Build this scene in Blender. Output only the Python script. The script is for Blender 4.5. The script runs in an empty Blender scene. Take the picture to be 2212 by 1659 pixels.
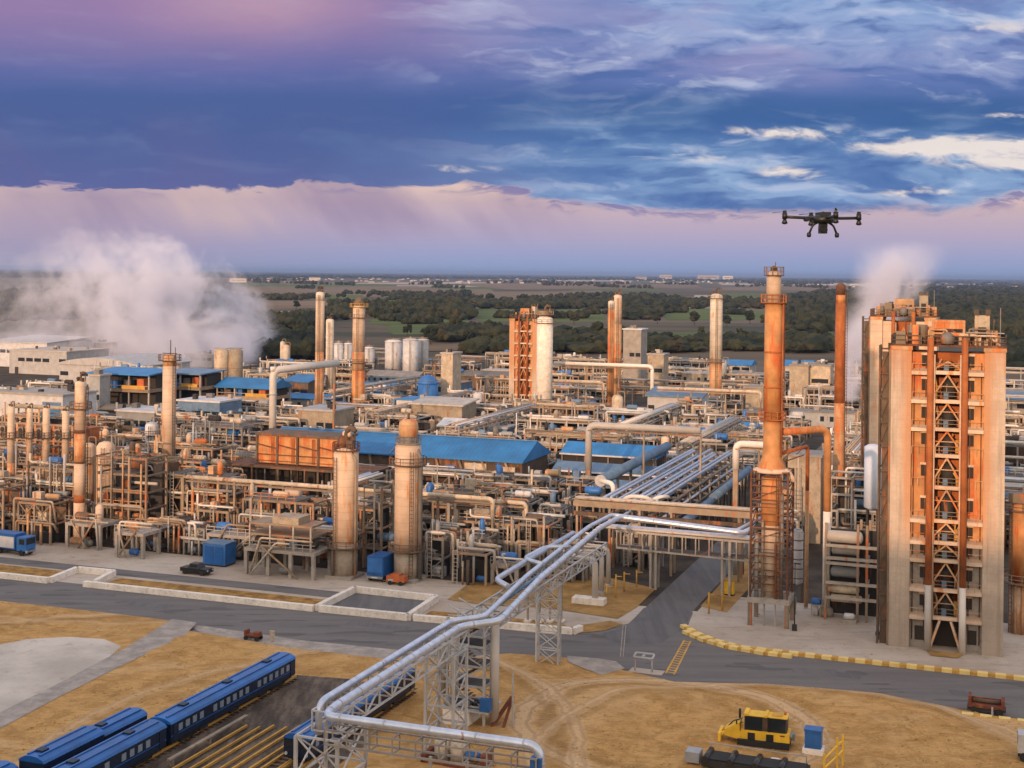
import bpy, math, random
from mathutils import Vector, Matrix
random.seed(7)
R_=random.Random(11)
sc=bpy.context.scene
COL=sc.collection
# ---------------------------------------------------------------- camera model (photo measured on a 2212 x 1659 view of it)
FL,CX,HY,HC,ROLL=2900.,1106.,590.,48.,.0105
TH=math.radians(20.25); CT,ST=math.cos(TH),math.sin(TH)
def W(s,t,z=0.): return Vector((s*CT+t*ST,-s*ST+t*CT,z))      # plant grid -> world
def G(u,v,z=0.):                                               # point of the photo on a level plane
    du,dv=u-CX,v-HY; dv2=dv-ROLL*du; du2=du+ROLL*dv
    d=(HC-z)*FL/dv2; return Vector((du2/FL*d,d,z))
def D(u,v,d):                                                  # point of the photo at a known distance
    du,dv=u-CX,v-HY; return Vector(((du+ROLL*dv)/FL*d,d,HC-(dv-ROLL*du)/FL*d))
def S(p): return (p.x*CT-p.y*ST, p.x*ST+p.y*CT)                # world -> plant grid
def GS(u,v,z=0.): return S(G(u,v,z))
def PX(p):
    du2=p.x/p.y*FL; dv2=(HC-p.z)/p.y*FL; return (CX+du2-ROLL*dv2, HY+dv2+ROLL*du2)
# ---------------------------------------------------------------- mesh builder
class M:
    def __init__(s): s.v=[];s.f=[];s.sm=[]
    def add(s,vs,fs,smooth=False):
        o=len(s.v); s.v+=[tuple(p) for p in vs]; s.f+=[tuple(i+o for i in f) for f in fs]; s.sm+=[smooth]*len(fs); return s
    def box(s,x0,x1,y0,y1,z0,z1):
        return s.add([(x0,y0,z0),(x1,y0,z0),(x1,y1,z0),(x0,y1,z0),(x0,y0,z1),(x1,y0,z1),(x1,y1,z1),(x0,y1,z1)],
            [(3,2,1,0),(4,5,6,7),(0,1,5,4),(1,2,6,5),(2,3,7,6),(3,0,4,7)])
    def cbox(s,cx,cy,z0,sx,sy,sz): return s.box(cx-sx/2,cx+sx/2,cy-sy/2,cy+sy/2,z0,z0+sz)
    def beam(s,p,q,w,h=None):
        h=h or w; p=Vector(p);q=Vector(q);d=(q-p)
        if d.length<1e-6: return s
        d.normalize(); up=Vector((0,0,1)) if abs(d.z)<.95 else Vector((0,1,0))
        a=d.cross(up).normalized()*w/2; b=a.cross(d).normalized()*h/2
        vs=[p-a-b,p+a-b,p+a+b,p-a+b,q-a-b,q+a-b,q+a+b,q-a+b]
        return s.add(vs,[(0,1,2,3),(7,6,5,4),(0,4,5,1),(1,5,6,2),(2,6,7,3),(3,7,4,0)])
    def cyl(s,p,q,r0,r1=None,n=12):
        r1=r0 if r1 is None else r1; p=Vector(p);q=Vector(q);d=(q-p).normalized()
        up=Vector((0,0,1)) if abs(d.z)<.95 else Vector((1,0,0)); a=d.cross(up).normalized(); b=d.cross(a)
        c=[(math.cos(6.2831853*i/n),math.sin(6.2831853*i/n)) for i in range(n)]
        vs=[p+(a*x+b*y)*r0 for x,y in c]+[q+(a*x+b*y)*r1 for x,y in c]
        s.add(vs,[(i,i+n,(i+1)%n+n,(i+1)%n) for i in range(n)],True)
        s.f.append(tuple(len(s.v)-2*n+i for i in range(n))); s.sm.append(False)
        s.f.append(tuple(len(s.v)-1-i for i in range(n))); s.sm.append(False); return s
    def lathe(s,prof,n=20,x=0,y=0,cap=True):
        vs=[(x+r*math.cos(6.2831853*i/n),y+r*math.sin(6.2831853*i/n),z) for r,z in prof for i in range(n)]
        fs=[(k*n+i,k*n+(i+1)%n,(k+1)*n+(i+1)%n,(k+1)*n+i) for k in range(len(prof)-1) for i in range(n)]
        s.add(vs,fs,True)
        if cap:
            o=len(s.v)-len(vs); L=(len(prof)-1)*n
            s.f.append(tuple(o+n-1-i for i in range(n))); s.sm.append(False)
            s.f.append(tuple(o+L+i for i in range(n))); s.sm.append(False)
        return s
    def hdrum(s,c,L,r,ax='x',n=14):                            # lying drum with dished ends
        pr=[(r*.35,-L/2-r*.42),(r*.8,-L/2-r*.25),(r,-L/2),(r,L/2),(r*.8,L/2+r*.25),(r*.35,L/2+r*.42)]
        k=M().lathe(pr,n); 
        k.v=[(z+c[0],y+c[1],-x+c[2]) if ax=='x' else (x+c[0],z+c[1],-y+c[2]) for x,y,z in k.v]
        o=len(s.v); s.v+=k.v; s.f+=[tuple(i+o for i in f) for f in k.f]; s.sm+=k.sm; return s
    def prism(s,poly,z0,z1):
        n=len(poly); vs=[(x,y,z0) for x,y in poly]+[(x,y,z1) for x,y in poly]
        return s.add(vs,[tuple(range(n-1,-1,-1)),tuple(range(n,2*n))]+[(i,(i+1)%n,(i+1)%n+n,i+n) for i in range(n)])
    def extr(s,poly,x0,x1):                                    # profile (y,z) pushed along x
        n=len(poly); vs=[(x0,a,b) for a,b in poly]+[(x1,a,b) for a,b in poly]
        return s.add(vs,[tuple(range(n)),tuple(range(2*n-1,n-1,-1))]+[(i,i+n,(i+1)%n+n,(i+1)%n) for i in range(n)])
    def tube(s,pts,r,n=8,bend=0.,seg=5):
        P=[Vector(p) for p in pts]; path=[P[0]]
        for i in range(1,len(P)-1):
            a=(P[i-1]-P[i]);b=(P[i+1]-P[i]);k=min(bend,a.length*.48,b.length*.48)
            if k<1e-4: path.append(P[i]); continue
            A_=P[i]+a.normalized()*k;B_=P[i]+b.normalized()*k
            for j in range(seg+1):
                w=j/seg; path.append(A_*(1-w)**2+P[i]*2*w*(1-w)+B_*w*w)
        path.append(P[-1]); o=len(s.v); ref=None
        for i,p in enumerate(path):
            d=(path[min(i+1,len(path)-1)]-path[max(i-1,0)]).normalized()
            if ref is None:
                ref=d.cross(Vector((0,0,1)) if abs(d.z)<.9 else Vector((1,0,0))).normalized()
            else: ref=(ref-d*ref.dot(d)).normalized()
            b=d.cross(ref)
            for j in range(n):
                t=6.2831853*j/n; s.v.append(tuple(p+(ref*math.cos(t)+b*math.sin(t))*r))
        for i in range(len(path)-1):
            for j in range(n):
                s.f.append((o+i*n+j,o+i*n+(j+1)%n,o+(i+1)*n+(j+1)%n,o+(i+1)*n+j)); s.sm.append(True)
        s.f.append(tuple(o+n-1-j for j in range(n)));s.sm.append(False)
        e=o+(len(path)-1)*n; s.f.append(tuple(e+j for j in range(n)));s.sm.append(False)
        return s
    def mesh(s,name,mat):
        me=bpy.data.meshes.new(name); me.from_pydata(s.v,[],s.f); me.polygons.foreach_set('use_smooth',s.sm)
        me.materials.append(mat if not isinstance(mat,str) else MAT[mat]); me.update(); return me
# ---------------------------------------------------------------- objects
def props(o,label=None,cat=None,group=None,kind=None):
    if label: o['label']=label
    if cat: o['category']=cat
    if group: o['group']=group
    if kind: o['kind']=kind
    return o
LM=[]      # landmarks: (short phrase, world point)
OCC=[]     # taken footprints in the plant grid
def occ(s0,s1,t0,t1): OCC.append((s0,s1,t0,t1))
def thing(name,label,cat,loc,rot=-TH,group=None,lm=None,lmz=0):
    o=bpy.data.objects.new(name,None); COL.objects.link(o); o.empty_display_size=1
    o.location=loc; o.rotation_euler=(0,0,rot); props(o,label,cat,group)
    if lm: LM.append((lm,Vector(loc)+Vector((0,0,lmz))))
    return o
def part(par,name,mat,m,loc=None,rot=None,label=None):
    me=m.mesh(name,mat) if isinstance(m,M) else m
    o=bpy.data.objects.new(name,me); COL.objects.link(o); o.parent=par
    if loc is not None: o.location=loc
    if rot is not None: o.rotation_euler=rot
    if label: o['label']=label
    return o
def solo(name,label,cat,mat,m,loc,rot=-TH,group=None,lm=None):
    me=m.mesh(name,mat) if isinstance(m,M) else m
    o=bpy.data.objects.new(name,me); COL.objects.link(o); o.location=loc; o.rotation_euler=(0,0,rot)
    props(o,label,cat,group)
    if lm: LM.append((lm,Vector(loc)))
    return o
def struct(name,mat,m,kind='structure'):
    o=bpy.data.objects.new(name,m.mesh(name,mat)); COL.objects.link(o); o['kind']=kind; return o
def copy_tree(o,loc=None,rotz=None,label=None,par=None):
    c=o.copy(); COL.objects.link(c)
    if par is not None: c.parent=par
    if loc is not None: c.location=loc
    if rotz is not None: c.rotation_euler=(0,0,rotz)
    if label: c['label']=label
    for ch in list(o.children): copy_tree(ch,par=c)
    return c
# ---------------------------------------------------------------- materials
MAT={}
def srgb(c):
    return tuple(((x/255)/12.92 if x/255<=.04045 else ((x/255+.055)/1.055)**2.4) for x in c)+(1.,)
class N:
    def __init__(s,nt): s.nt=nt
    def n(s,t,**k):
        x=s.nt.nodes.new(t)
        for a,b in k.items(): setattr(x,a,b)
        return x
    def put(s,sock,v):
        if v is None: return
        if isinstance(v,(int,float)): sock.default_value=v
        elif isinstance(v,(tuple,list)): sock.default_value=v
        else: s.nt.links.new(v,sock)
    def m(s,op,a,b=None,c=None):
        x=s.n('ShaderNodeMath',operation=op); s.put(x.inputs[0],a); s.put(x.inputs[1],b); s.put(x.inputs[2],c); return x.outputs[0]
    def sm(s,x,a,b,lo=0.,hi=1.,kind='SMOOTHSTEP'):
        k=s.n('ShaderNodeMapRange',interpolation_type=kind); s.put(k.inputs[0],x)
        for i,v in enumerate((a,b,lo,hi)): s.put(k.inputs[i+1],v)
        return k.outputs[0]
    def mix(s,f,a,b,mode='MIX'):
        x=s.n('ShaderNodeMix',data_type='RGBA',blend_type=mode); s.put(x.inputs[0],f); s.put(x.inputs[6],a); s.put(x.inputs[7],b); return x.outputs[2]
    def noise(s,vec,scale,det=4.,rough=.55,dist=0.,dim='3D',w=None):
        x=s.n('ShaderNodeTexNoise',noise_dimensions=dim); s.put(x.inputs['Scale'],scale); s.put(x.inputs['Detail'],det); s.put(x.inputs['Roughness'],rough); s.put(x.inputs['Distortion'],dist)
        if vec is not None: s.put(x.inputs['Vector'],vec)
        if w is not None: s.put(x.inputs['W'],w)
        return x.outputs[0]
    def xyz(s,a,b,c=0.):
        x=s.n('ShaderNodeCombineXYZ'); s.put(x.inputs[0],a); s.put(x.inputs[1],b); s.put(x.inputs[2],c); return x.outputs[0]
    def ramp(s,f,pts,interp='LINEAR'):
        x=s.n('ShaderNodeValToRGB'); x.color_ramp.interpolation=interp; e=x.color_ramp.elements
        while len(e)>1: e.remove(e[-1])
        e[0].position=pts[0][0]; e[0].color=pts[0][1]
        for p,c in pts[1:]:
            k=e.new(p); k.color=c
        s.put(x.inputs[0],f); return x.outputs[0]
    def vm(s,op,a,b): 
        x=s.n('ShaderNodeVectorMath',operation=op); s.put(x.inputs[0],a); s.put(x.inputs[1],b); return x.outputs[0]
def c4(c): return tuple(c)+(1.,) if len(c)==3 else tuple(c)
def newmat(name):
    m=bpy.data.materials.new(name); m.use_nodes=True; MAT[name]=m; nt=m.node_tree; g=N(nt)
    return m,g,nt.nodes['Principled BSDF']
def pmat(name,col,rough=.7,metal=0.,var=.3,scale=.5,rust=0.,rcol=(.22,.075,.025),dirt=0.,stretch=.18,objvar=.12,bump=.0,seams=0.,bands=0.):
    """painted / weathered surface: tone patches, vertical streaks of rust, dirt, plate seams"""
    m,g,b=newmat(name)
    tc=g.n('ShaderNodeTexCoord').outputs['Object']; oi=g.n('ShaderNodeObjectInfo')
    v=g.vm('ADD',tc,g.xyz(g.m('MULTIPLY',oi.outputs['Random'],91.),g.m('MULTIPLY',oi.outputs['Random'],37.),0.))
    a=g.noise(v,scale,5,.6)
    c=g.mix(g.sm(a,.3,.7,0,1,'LINEAR'),c4([x*(1-var) for x in col]),c4([min(1,x*(1+var*.6)) for x in col]))
    hv=g.n('ShaderNodeHueSaturation'); g.put(hv.inputs['Value'],g.sm(oi.outputs['Random'],0,1,1-objvar,1+objvar,'LINEAR')); g.put(hv.inputs['Color'],c); c=hv.outputs[0]
    if rust>0:
        mp=g.n('ShaderNodeMapping'); g.put(mp.inputs['Vector'],v); mp.inputs['Scale'].default_value=(1.1,1.1,stretch)
        r1=g.noise(mp.outputs[0],1.0,6,.62,.4); r2=g.noise(v,.22,2,.5)
        f=g.sm(g.m('ADD',r1,g.m('MULTIPLY',g.m('SUBTRACT',r2,.5),.5)),.66-.36*rust,.82-.3*rust)
        rc=g.mix(g.noise(v,1.7,3),c4(rcol),c4([min(1,x*1.9) for x in rcol]))
        c=g.mix(f,c,rc)
    if dirt>0:
        d=g.noise(v,2.3,5,.65); c=g.mix(g.m('MULTIPLY',g.sm(d,.48,.7),dirt),c,(.05,.045,.04,1))
    if seams>0:
        sz=g.n('ShaderNodeSeparateXYZ'); g.put(sz.inputs[0],tc)
        k=g.m('FRACT',g.m('DIVIDE',sz.outputs[2],seams)); c=g.mix(g.m('MULTIPLY',g.m('LESS_THAN',k,.09),.30),c,c4([x*.5 for x in col]))
    if bands>0:
        sz=g.n('ShaderNodeSeparateXYZ'); g.put(sz.inputs[0],tc)
        w=g.m('SINE',g.m('MULTIPLY',sz.outputs[0],6.2831853/bands)); bp=g.n('ShaderNodeBump'); bp.inputs['Strength'].default_value=.3; bp.inputs['Distance'].default_value=.06; g.put(bp.inputs['Height'],w)
        g.nt.links.new(bp.outputs[0],b.inputs['Normal'])
        ss=g.n('ShaderNodeSeparateXYZ'); g.put(ss.inputs[0],tc)
    elif bump>0:
        bp=g.n('ShaderNodeBump'); bp.inputs['Strength'].default_value=bump; bp.inputs['Distance'].default_value=.1; g.put(bp.inputs['Height'],g.noise(v,scale*5,4)); g.nt.links.new(bp.outputs[0],b.inputs['Normal'])
    g.put(b.inputs['Base Color'],c); b.inputs['Roughness'].default_value=rough; b.inputs['Metallic'].default_value=metal
    return m
def pylon_mat():
    m,g,b=newmat('pylon_concrete'); tc=g.n('ShaderNodeTexCoord').outputs['Object']; s_=g.n('ShaderNodeSeparateXYZ'); g.put(s_.inputs[0],tc)
    mp=g.n('ShaderNodeMapping'); g.put(mp.inputs['Vector'],tc); mp.inputs['Scale'].default_value=(1.3,1.3,.07); st=g.noise(mp.outputs[0],1.,6,.6,.3); pa=g.noise(tc,.3,5,.65); fi=g.noise(tc,3.,4,.6)
    x=g.mix(g.sm(pa,.35,.65),(.44,.355,.285,1),(.55,.44,.35,1)); x=g.mix(g.m('MULTIPLY',g.sm(fi,.45,.7),.25),x,(.33,.27,.22,1))
    x=g.mix(g.m('MULTIPLY',g.sm(st,.5,.72),.55),x,(.25,.19,.14,1))
    ws_=g.m('MULTIPLY',g.sm(g.m('ADD',g.m('ABSOLUTE',s_.outputs[0]),g.m('MULTIPLY',g.m('SUBTRACT',st,.5),2.6)),6.3,4.5),g.sm(s_.outputs[2],10.,20.)); x=g.mix(g.m('MULTIPLY',ws_,.75),x,(.50,.22,.085,1))
    tp=g.sm(g.m('ADD',s_.outputs[2],g.m('MULTIPLY',g.m('SUBTRACT',st,.5),14.)),33.,39.); x=g.mix(g.m('MULTIPLY',tp,.5),x,(.42,.17,.07,1))
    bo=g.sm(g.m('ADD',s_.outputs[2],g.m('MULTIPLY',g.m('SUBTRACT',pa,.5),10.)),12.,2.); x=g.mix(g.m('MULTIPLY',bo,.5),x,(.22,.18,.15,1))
    for ax,per in ((2,.95),(0,1.25)):
        k=g.m('FRACT',g.m('DIVIDE',s_.outputs[ax],per)); x=g.mix(g.m('MULTIPLY',g.m('LESS_THAN',k,.07),.14),x,(.2,.15,.12,1))
    g.put(b.inputs['Base Color'],x); b.inputs['Roughness'].default_value=.9; bp=g.n('ShaderNodeBump'); bp.inputs['Strength'].default_value=.25; bp.inputs['Distance'].default_value=.08; g.put(bp.inputs['Height'],fi); g.nt.links.new(bp.outputs[0],b.inputs['Normal'])
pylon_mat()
RU=(.30,.085,.022)
pmat('cream_shell',(.62,.46,.34),.75,var=.2,rust=.30,rcol=(.40,.17,.06),seams=1.3)
pmat('cream_base',(.40,.33,.26),.8,var=.22,rust=.24,rcol=(.25,.11,.045),seams=1.3,dirt=.2)
pmat('pale_shell',(.6,.52,.43),.75,var=.2,rust=.24,rcol=(.38,.16,.06),seams=1.4)
pmat('rust_shell',(.50,.30,.16),.8,var=.3,rust=.55,rcol=(.36,.10,.022),seams=3.)
pmat('orange_shell',(.53,.25,.092),.7,var=.35,rust=.5,rcol=(.34,.08,.018),stretch=.1)
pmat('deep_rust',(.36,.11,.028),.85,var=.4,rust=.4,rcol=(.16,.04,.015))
pmat('dark_rust',(.13,.055,.028),.85,var=.4,rust=.3)
pmat('concrete',(.52,.395,.30),.9,var=.22,scale=.3,dirt=.3,rust=.16,rcol=(.22,.13,.075),stretch=.07,seams=.9,objvar=.05)
pmat('grey_concrete',(.36,.32,.28),.9,var=.2,dirt=.35,rust=.12)
pmat('white_concrete',(.80,.72,.64),.9,var=.18,dirt=.3,scale=.8)
pmat('steel_tan',(.25,.19,.132),.7,var=.3,rust=.34,rcol=RU,objvar=.32)
pmat('steel_grey',(.185,.17,.155),.65,var=.3,rust=.16,rcol=RU,objvar=.32)
pmat('steel_pale',(.34,.305,.27),.65,var=.25,rust=.14,rcol=RU,objvar=.32)
pmat('steel_brown',(.115,.078,.052),.8,var=.4,rust=.35,rcol=(.2,.07,.025),objvar=.32)
pmat('steel_dark',(.028,.025,.024),.8,var=.4,rust=.12)
pmat('galv_pipe',(.56,.60,.69),.40,.6,var=.2,scale=1.0,rust=.03,objvar=.06)
pmat('galv_steel',(.5,.5,.5),.55,.3,var=.22,rust=.12,rcol=RU)
pmat('white_paint',(.50,.49,.50),.6,var=.2,rust=.12,dirt=.12,objvar=.32)
pmat('white_pipe',(.58,.53,.48),.55,var=.12,rust=.07,rcol=RU,objvar=.32)
pmat('blue_white',(.47,.52,.62),.5,var=.08,dirt=.1)
pmat('cream_paint',(.44,.36,.265),.7,var=.3,rust=.28,dirt=.4,objvar=.32)
pmat('grey_paint',(.28,.285,.29),.6,var=.2,rust=.1,dirt=.2,objvar=.32)
pmat('blue_paint',(.025,.14,.42),.5,var=.3,dirt=.2,rust=.05)
pmat('blue_roof',(.020,.17,.42),.6,var=.3,scale=.2,dirt=.2,bands=1.)
pmat('blue_grey',(.11,.19,.30),.6,var=.3,dirt=.25)
pmat('rail_blue',(.009,.105,.36),.42,var=.28,scale=.4,dirt=.22)
pmat('rail_navy',(.0025,.013,.042),.5,var=.3,dirt=.3)  # coach blue with the shade on the sides put into the colour
pmat('yellow',(.85,.5,.03),.6,var=.2,dirt=.15,objvar=.05)
pmat('dull_yellow',(.55,.30,.05),.8,var=.25,dirt=.3)
pmat('pale_yellow',(.8,.58,.2),.7,var=.14,dirt=.12,objvar=.05)
pmat('rusty_red',(.17,.045,.02),.85,var=.4,rust=.2)
pmat('orange_paint',(.5,.12,.03),.6,var=.3,dirt=.3)
pmat('black_paint',(.02,.02,.022),.35,var=.2)
pmat('rubber',(.02,.019,.018),.85)
pmat('drone_black',(.014,.016,.018),.45,var=.2)
pmat('deck_grey',(.10,.087,.075),.8,var=.35,rust=.2,rcol=RU,objvar=.32)
pmat('trunk_bark',(.07,.05,.035),.9)
def glassm(name,c,r):
    m,g,b=newmat(name); g.put(b.inputs['Base Color'],c4(c)); b.inputs['Roughness'].default_value=r; return m
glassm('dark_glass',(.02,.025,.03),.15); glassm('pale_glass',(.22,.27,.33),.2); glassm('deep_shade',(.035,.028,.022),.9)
def gmat(name,fn,bump=0.,bs=1.,rough=.95):
    m,g,b=newmat(name); p=g.n('ShaderNodeNewGeometry').outputs['Position']
    c=fn(g,p); g.put(b.inputs['Base Color'],c); b.inputs['Roughness'].default_value=rough; b.inputs['Specular IOR Level'].default_value=.2
    if bump:
        bp=g.n('ShaderNodeBump'); bp.inputs['Strength'].default_value=bump; bp.inputs['Distance'].default_value=.3
        g.put(bp.inputs['Height'],g.m('ADD',g.noise(p,bs,6,.65),g.m('MULTIPLY',g.noise(p,bs*.25,3),2.))); g.nt.links.new(bp.outputs[0],b.inputs['Normal'])
    return m
def rotp(g,p,sx,sy,ang=-TH):
    mp=g.n('ShaderNodeMapping'); g.put(mp.inputs['Vector'],p); mp.inputs['Rotation'].default_value=(0,0,-ang); mp.inputs['Scale'].default_value=(sx,sy,1); return mp.outputs[0]
def f_grass(g,p):
    a=g.noise(p,.055,4,.6,.6); b=g.noise(p,.32,5,.65,.8); c=g.noise(rotp(g,p,.25,1.1,-.5),1.2,5,.7); d=g.noise(p,2.6,4,.7); e=g.noise(rotp(g,p,.5,3.,.35),1.5,4,.7)
    x=g.mix(g.sm(b,.33,.66),(.37,.195,.06,1),(.55,.315,.115,1))
    x=g.mix(g.m('MULTIPLY',g.sm(a,.5,.7),.75),x,(.60,.385,.19,1))
    x=g.mix(g.m('MULTIPLY',g.sm(c,.52,.66),.5),x,(.27,.145,.035,1))
    x=g.mix(g.m('MULTIPLY',g.sm(d,.52,.68),.5),x,(.64,.42,.15,1)); x=g.mix(g.m('MULTIPLY',g.sm(e,.52,.68),.45),x,(.24,.135,.04,1))
    x=g.mix(g.m('MULTIPLY',g.sm(g.noise(p,.13,5,.7,1.),.6,.68),.55),x,(.20,.115,.035,1))
    # wheel-worn tracks of bare soil: arcs on the ground
    wr=g.m('MULTIPLY',g.m('SUBTRACT',g.noise(p,.25,4,.6),.5),2.2); q=g.n('ShaderNodeSeparateXYZ'); g.put(q.inputs[0],p)
    for cx,cy,R,wd,k in TRACKS:
        dx=g.m('SUBTRACT',q.outputs[0],cx); dy=g.m('SUBTRACT',q.outputs[1],cy); rr=g.m('SUBTRACT',g.m('ADD',g.m('SQRT',g.m('ADD',g.m('MULTIPLY',dx,dx),g.m('MULTIPLY',dy,dy))),wr),R)
        ar=g.m('ABSOLUTE',rr); x=g.mix(g.m('MULTIPLY',g.sm(ar,wd,wd*.35),.75*k),x,(.62,.42,.24,1))
        x=g.mix(g.m('MULTIPLY',g.sm(g.m('ABSOLUTE',g.m('SUBTRACT',ar,wd*.42)),.34,.1),.45*k),x,(.26,.16,.07,1))
        x=g.mix(g.m('MULTIPLY',g.sm(g.m('ABSOLUTE',g.m('ADD',rr,wd*1.35)),1.0,.2),.5*k),x,(.24,.13,.04,1))
    return x
def circ(a,b,c):
    ax,ay,bx,by,cx,cy=a.x,a.y,b.x,b.y,c.x,c.y; d=2*(ax*(by-cy)+bx*(cy-ay)+cx*(ay-by))
    ux=((ax*ax+ay*ay)*(by-cy)+(bx*bx+by*by)*(cy-ay)+(cx*cx+cy*cy)*(ay-by))/d; uy=((ax*ax+ay*ay)*(cx-bx)+(bx*bx+by*by)*(ax-cx)+(cx*cx+cy*cy)*(bx-ax))/d
    return ux,uy,math.hypot(ax-ux,ay-uy)
TRACKS=[circ(G(1150,1530),G(1400,1478),G(1720,1545))+(1.9,1.),circ(G(1060,1430),G(1180,1500),G(1250,1640))+(1.3,.8),circ(G(1500,1490),G(1900,1510),G(2210,1600))+(1.1,.7),circ(G(60,1640),G(330,1500),G(640,1420))+(1.2,.6),circ(G(0,1340),G(200,1352),G(360,1350))+(.9,.5)]
gmat('dry_grass',f_grass,.5,1.4)
def f_straw(g,p):
    return g.mix(g.noise(p,.8,3),(.58,.36,.145,1),(.37,.22,.075,1))
gmat('straw',f_straw)
def f_strip(g,p):
    b=g.noise(p,.5,5,.65); c=g.noise(p,2.2,3); x=g.mix(g.sm(b,.35,.65),(0.204,0.108,0.030,1),(0.432,0.240,0.066,1)); return g.mix(g.m('MULTIPLY',g.sm(c,.5,.7),.4),x,(0.156,0.102,0.054,1))
gmat('verge_grass',f_strip,.5,1.6)
def f_asphalt(g,p):
    t=g.sm(g.noise(rotp(g,p,.12,.45),1.,3,.4),.60,.62); k=g.sm(g.noise(p,1.1,2,.5,2.),.49,.5)
    a=g.noise(rotp(g,p,.05,.55),1.,5,.6,.3); b=g.noise(p,.3,5,.7); c=g.noise(p,3.,3)
    x=g.mix(g.sm(a,.35,.65),(0.150,0.138,0.134,1),(0.186,0.170,0.162,1)); x=g.mix(g.m('MULTIPLY',g.sm(b,.5,.75),.35),x,(0.240,0.204,0.180,1)); x=g.mix(g.m('MULTIPLY',c,.25),x,(0.084,0.082,0.084,1))
    x=g.mix(g.m('MULTIPLY',t,.5),x,(.075,.072,.074,1)); return x
gmat('asphalt',f_asphalt,.15,3.)
def f_asph2(g,p):
    a=g.noise(rotp(g,p,.7,.05),1.,5,.6,.1); b=g.noise(p,.35,4,.6)
    x=g.mix(g.sm(a,.35,.65),(0.120,0.116,0.120,1),(0.156,0.148,0.146,1)); return g.mix(g.m('MULTIPLY',g.sm(b,.5,.75),.4),x,(0.090,0.088,0.094,1))
gmat('side_asphalt',f_asph2,.15,3.)
def f_gravel(g,p):
    a=g.noise(p,.09,4,.6); b=g.noise(p,.6,5,.7); x=g.mix(g.sm(a,.35,.65),(0.432,0.372,0.318,1),(0.600,0.528,0.456,1)); return g.mix(g.m('MULTIPLY',g.sm(b,.55,.7),.45),x,(0.300,0.228,0.168,1))
gmat('pale_gravel',f_gravel,.3,2.)
def f_path(g,p):
    b=g.noise(p,.5,5,.7); return g.mix(g.sm(b,.35,.7),(0.276,0.240,0.210,1),(0.432,0.372,0.324,1))
gmat('path_gravel',f_path,.3,2.)
def f_yard(g,p):
    a=g.noise(p,.06,4,.6); b=g.noise(p,.5,5,.7); c=g.noise(rotp(g,p,.1,.8),1.,4)
    x=g.mix(g.sm(a,.35,.65),(0.408,0.330,0.264,1),(0.516,0.444,0.372,1)); x=g.mix(g.m('MULTIPLY',g.sm(b,.5,.72),.5),x,(0.264,0.198,0.138,1)); return g.mix(g.m('MULTIPLY',g.sm(c,.55,.7),.35),x,(0.216,0.186,0.162,1))
gmat('yard_concrete',f_yard,.2,2.)
def f_inner(g,p):
    a=g.noise(p,.1,5,.65); b=g.noise(p,.7,4,.7); x=g.mix(g.sm(a,.35,.65),(0.034,0.026,0.020,1),(0.083,0.064,0.046,1)); return g.mix(g.m('MULTIPLY',g.sm(b,.5,.7),.5),x,(0.038,0.034,0.030,1))  # plant soil, with the shade between the frames put into its colour
gmat('plant_dirt',f_inner,.3,1.)
def f_soil(g,p):
    a=g.noise(p,.2,5,.65); return g.mix(g.sm(a,.35,.65),(0.240,0.132,0.042,1),(0.408,0.240,0.084,1))
gmat('brown_soil',f_soil,.4,1.)
def f_ballast(g,p):
    a=g.noise(rotp(g,p,.6,.12),1.,5,.65); b=g.noise(p,1.2,4,.7); x=g.mix(g.sm(a,.35,.65),(0.066,0.052,0.042,1),(0.192,0.144,0.108,1)); return g.mix(g.m('MULTIPLY',g.sm(b,.5,.7),.5),x,(0.048,0.042,0.036,1))
gmat('ballast',f_ballast,.5,2.)
def f_land(g,p):
    a=g.noise(rotp(g,p,.0012,.0045,-.12),1.,4,.55,.4); b=g.noise(p,.012,5,.65); c=g.noise(rotp(g,p,.0006,.004,.1),1.,2,.5)
    x=g.mix(g.sm(a,.35,.62),(.040,.045,.024,1),(.115,.085,.055,1)); x=g.mix(g.sm(c,.5,.58),x,(.13,.10,.07,1)); return g.mix(g.m('MULTIPLY',g.sm(b,.5,.66),.6),x,(.04,.042,.025,1))
gmat('farmland',f_land)
def f_green(g,p):
    a=g.noise(rotp(g,p,.004,.02,.1),1.,4,.6); return g.mix(g.sm(a,.35,.65),(.06,.085,.022,1),(.10,.125,.03,1))
gmat('green_field',f_green)
def f_brown(g,p):
    a=g.noise(rotp(g,p,.003,.02,.1),1.,4,.6); return g.mix(g.sm(a,.35,.65),(.13,.09,.055,1),(.2,.145,.09,1))
gmat('brown_field',f_brown)
def f_palef(g,p):
    a=g.noise(p,.02,4,.6); return g.mix(g.sm(a,.35,.65),(.3,.25,.2,1),(.42,.36,.3,1))
gmat('pale_field',f_palef)
def f_wood(g,p):
    a=g.noise(p,.035,3,.6); b=g.noise(p,.5,5,.75); x=g.mix(g.sm(a,.35,.65),(.010,.017,.011,1),(.040,.042,.018,1)); x=g.mix(g.m('MULTIPLY',g.sm(g.noise(p,.06,2,.5),.58,.66),.6),x,(.06,.045,.022,1)); return g.mix(g.m('MULTIPLY',g.sm(b,.5,.65),.6),x,(.012,.017,.012,1))
gmat('wood_leaf',f_wood,1.,.5)
def f_town(g,p):
    oi=g.n('ShaderNodeObjectInfo').outputs['Random']; return g.mix(oi,(.55,.5,.47,1),(.28,.24,.22,1))
gmat('town_wall',f_town); gmat('town_roof',lambda g,p:g.mix(g.n('ShaderNodeObjectInfo').outputs['Random'],(.5,.45,.45,1),(.2,.12,.1,1)))
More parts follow.
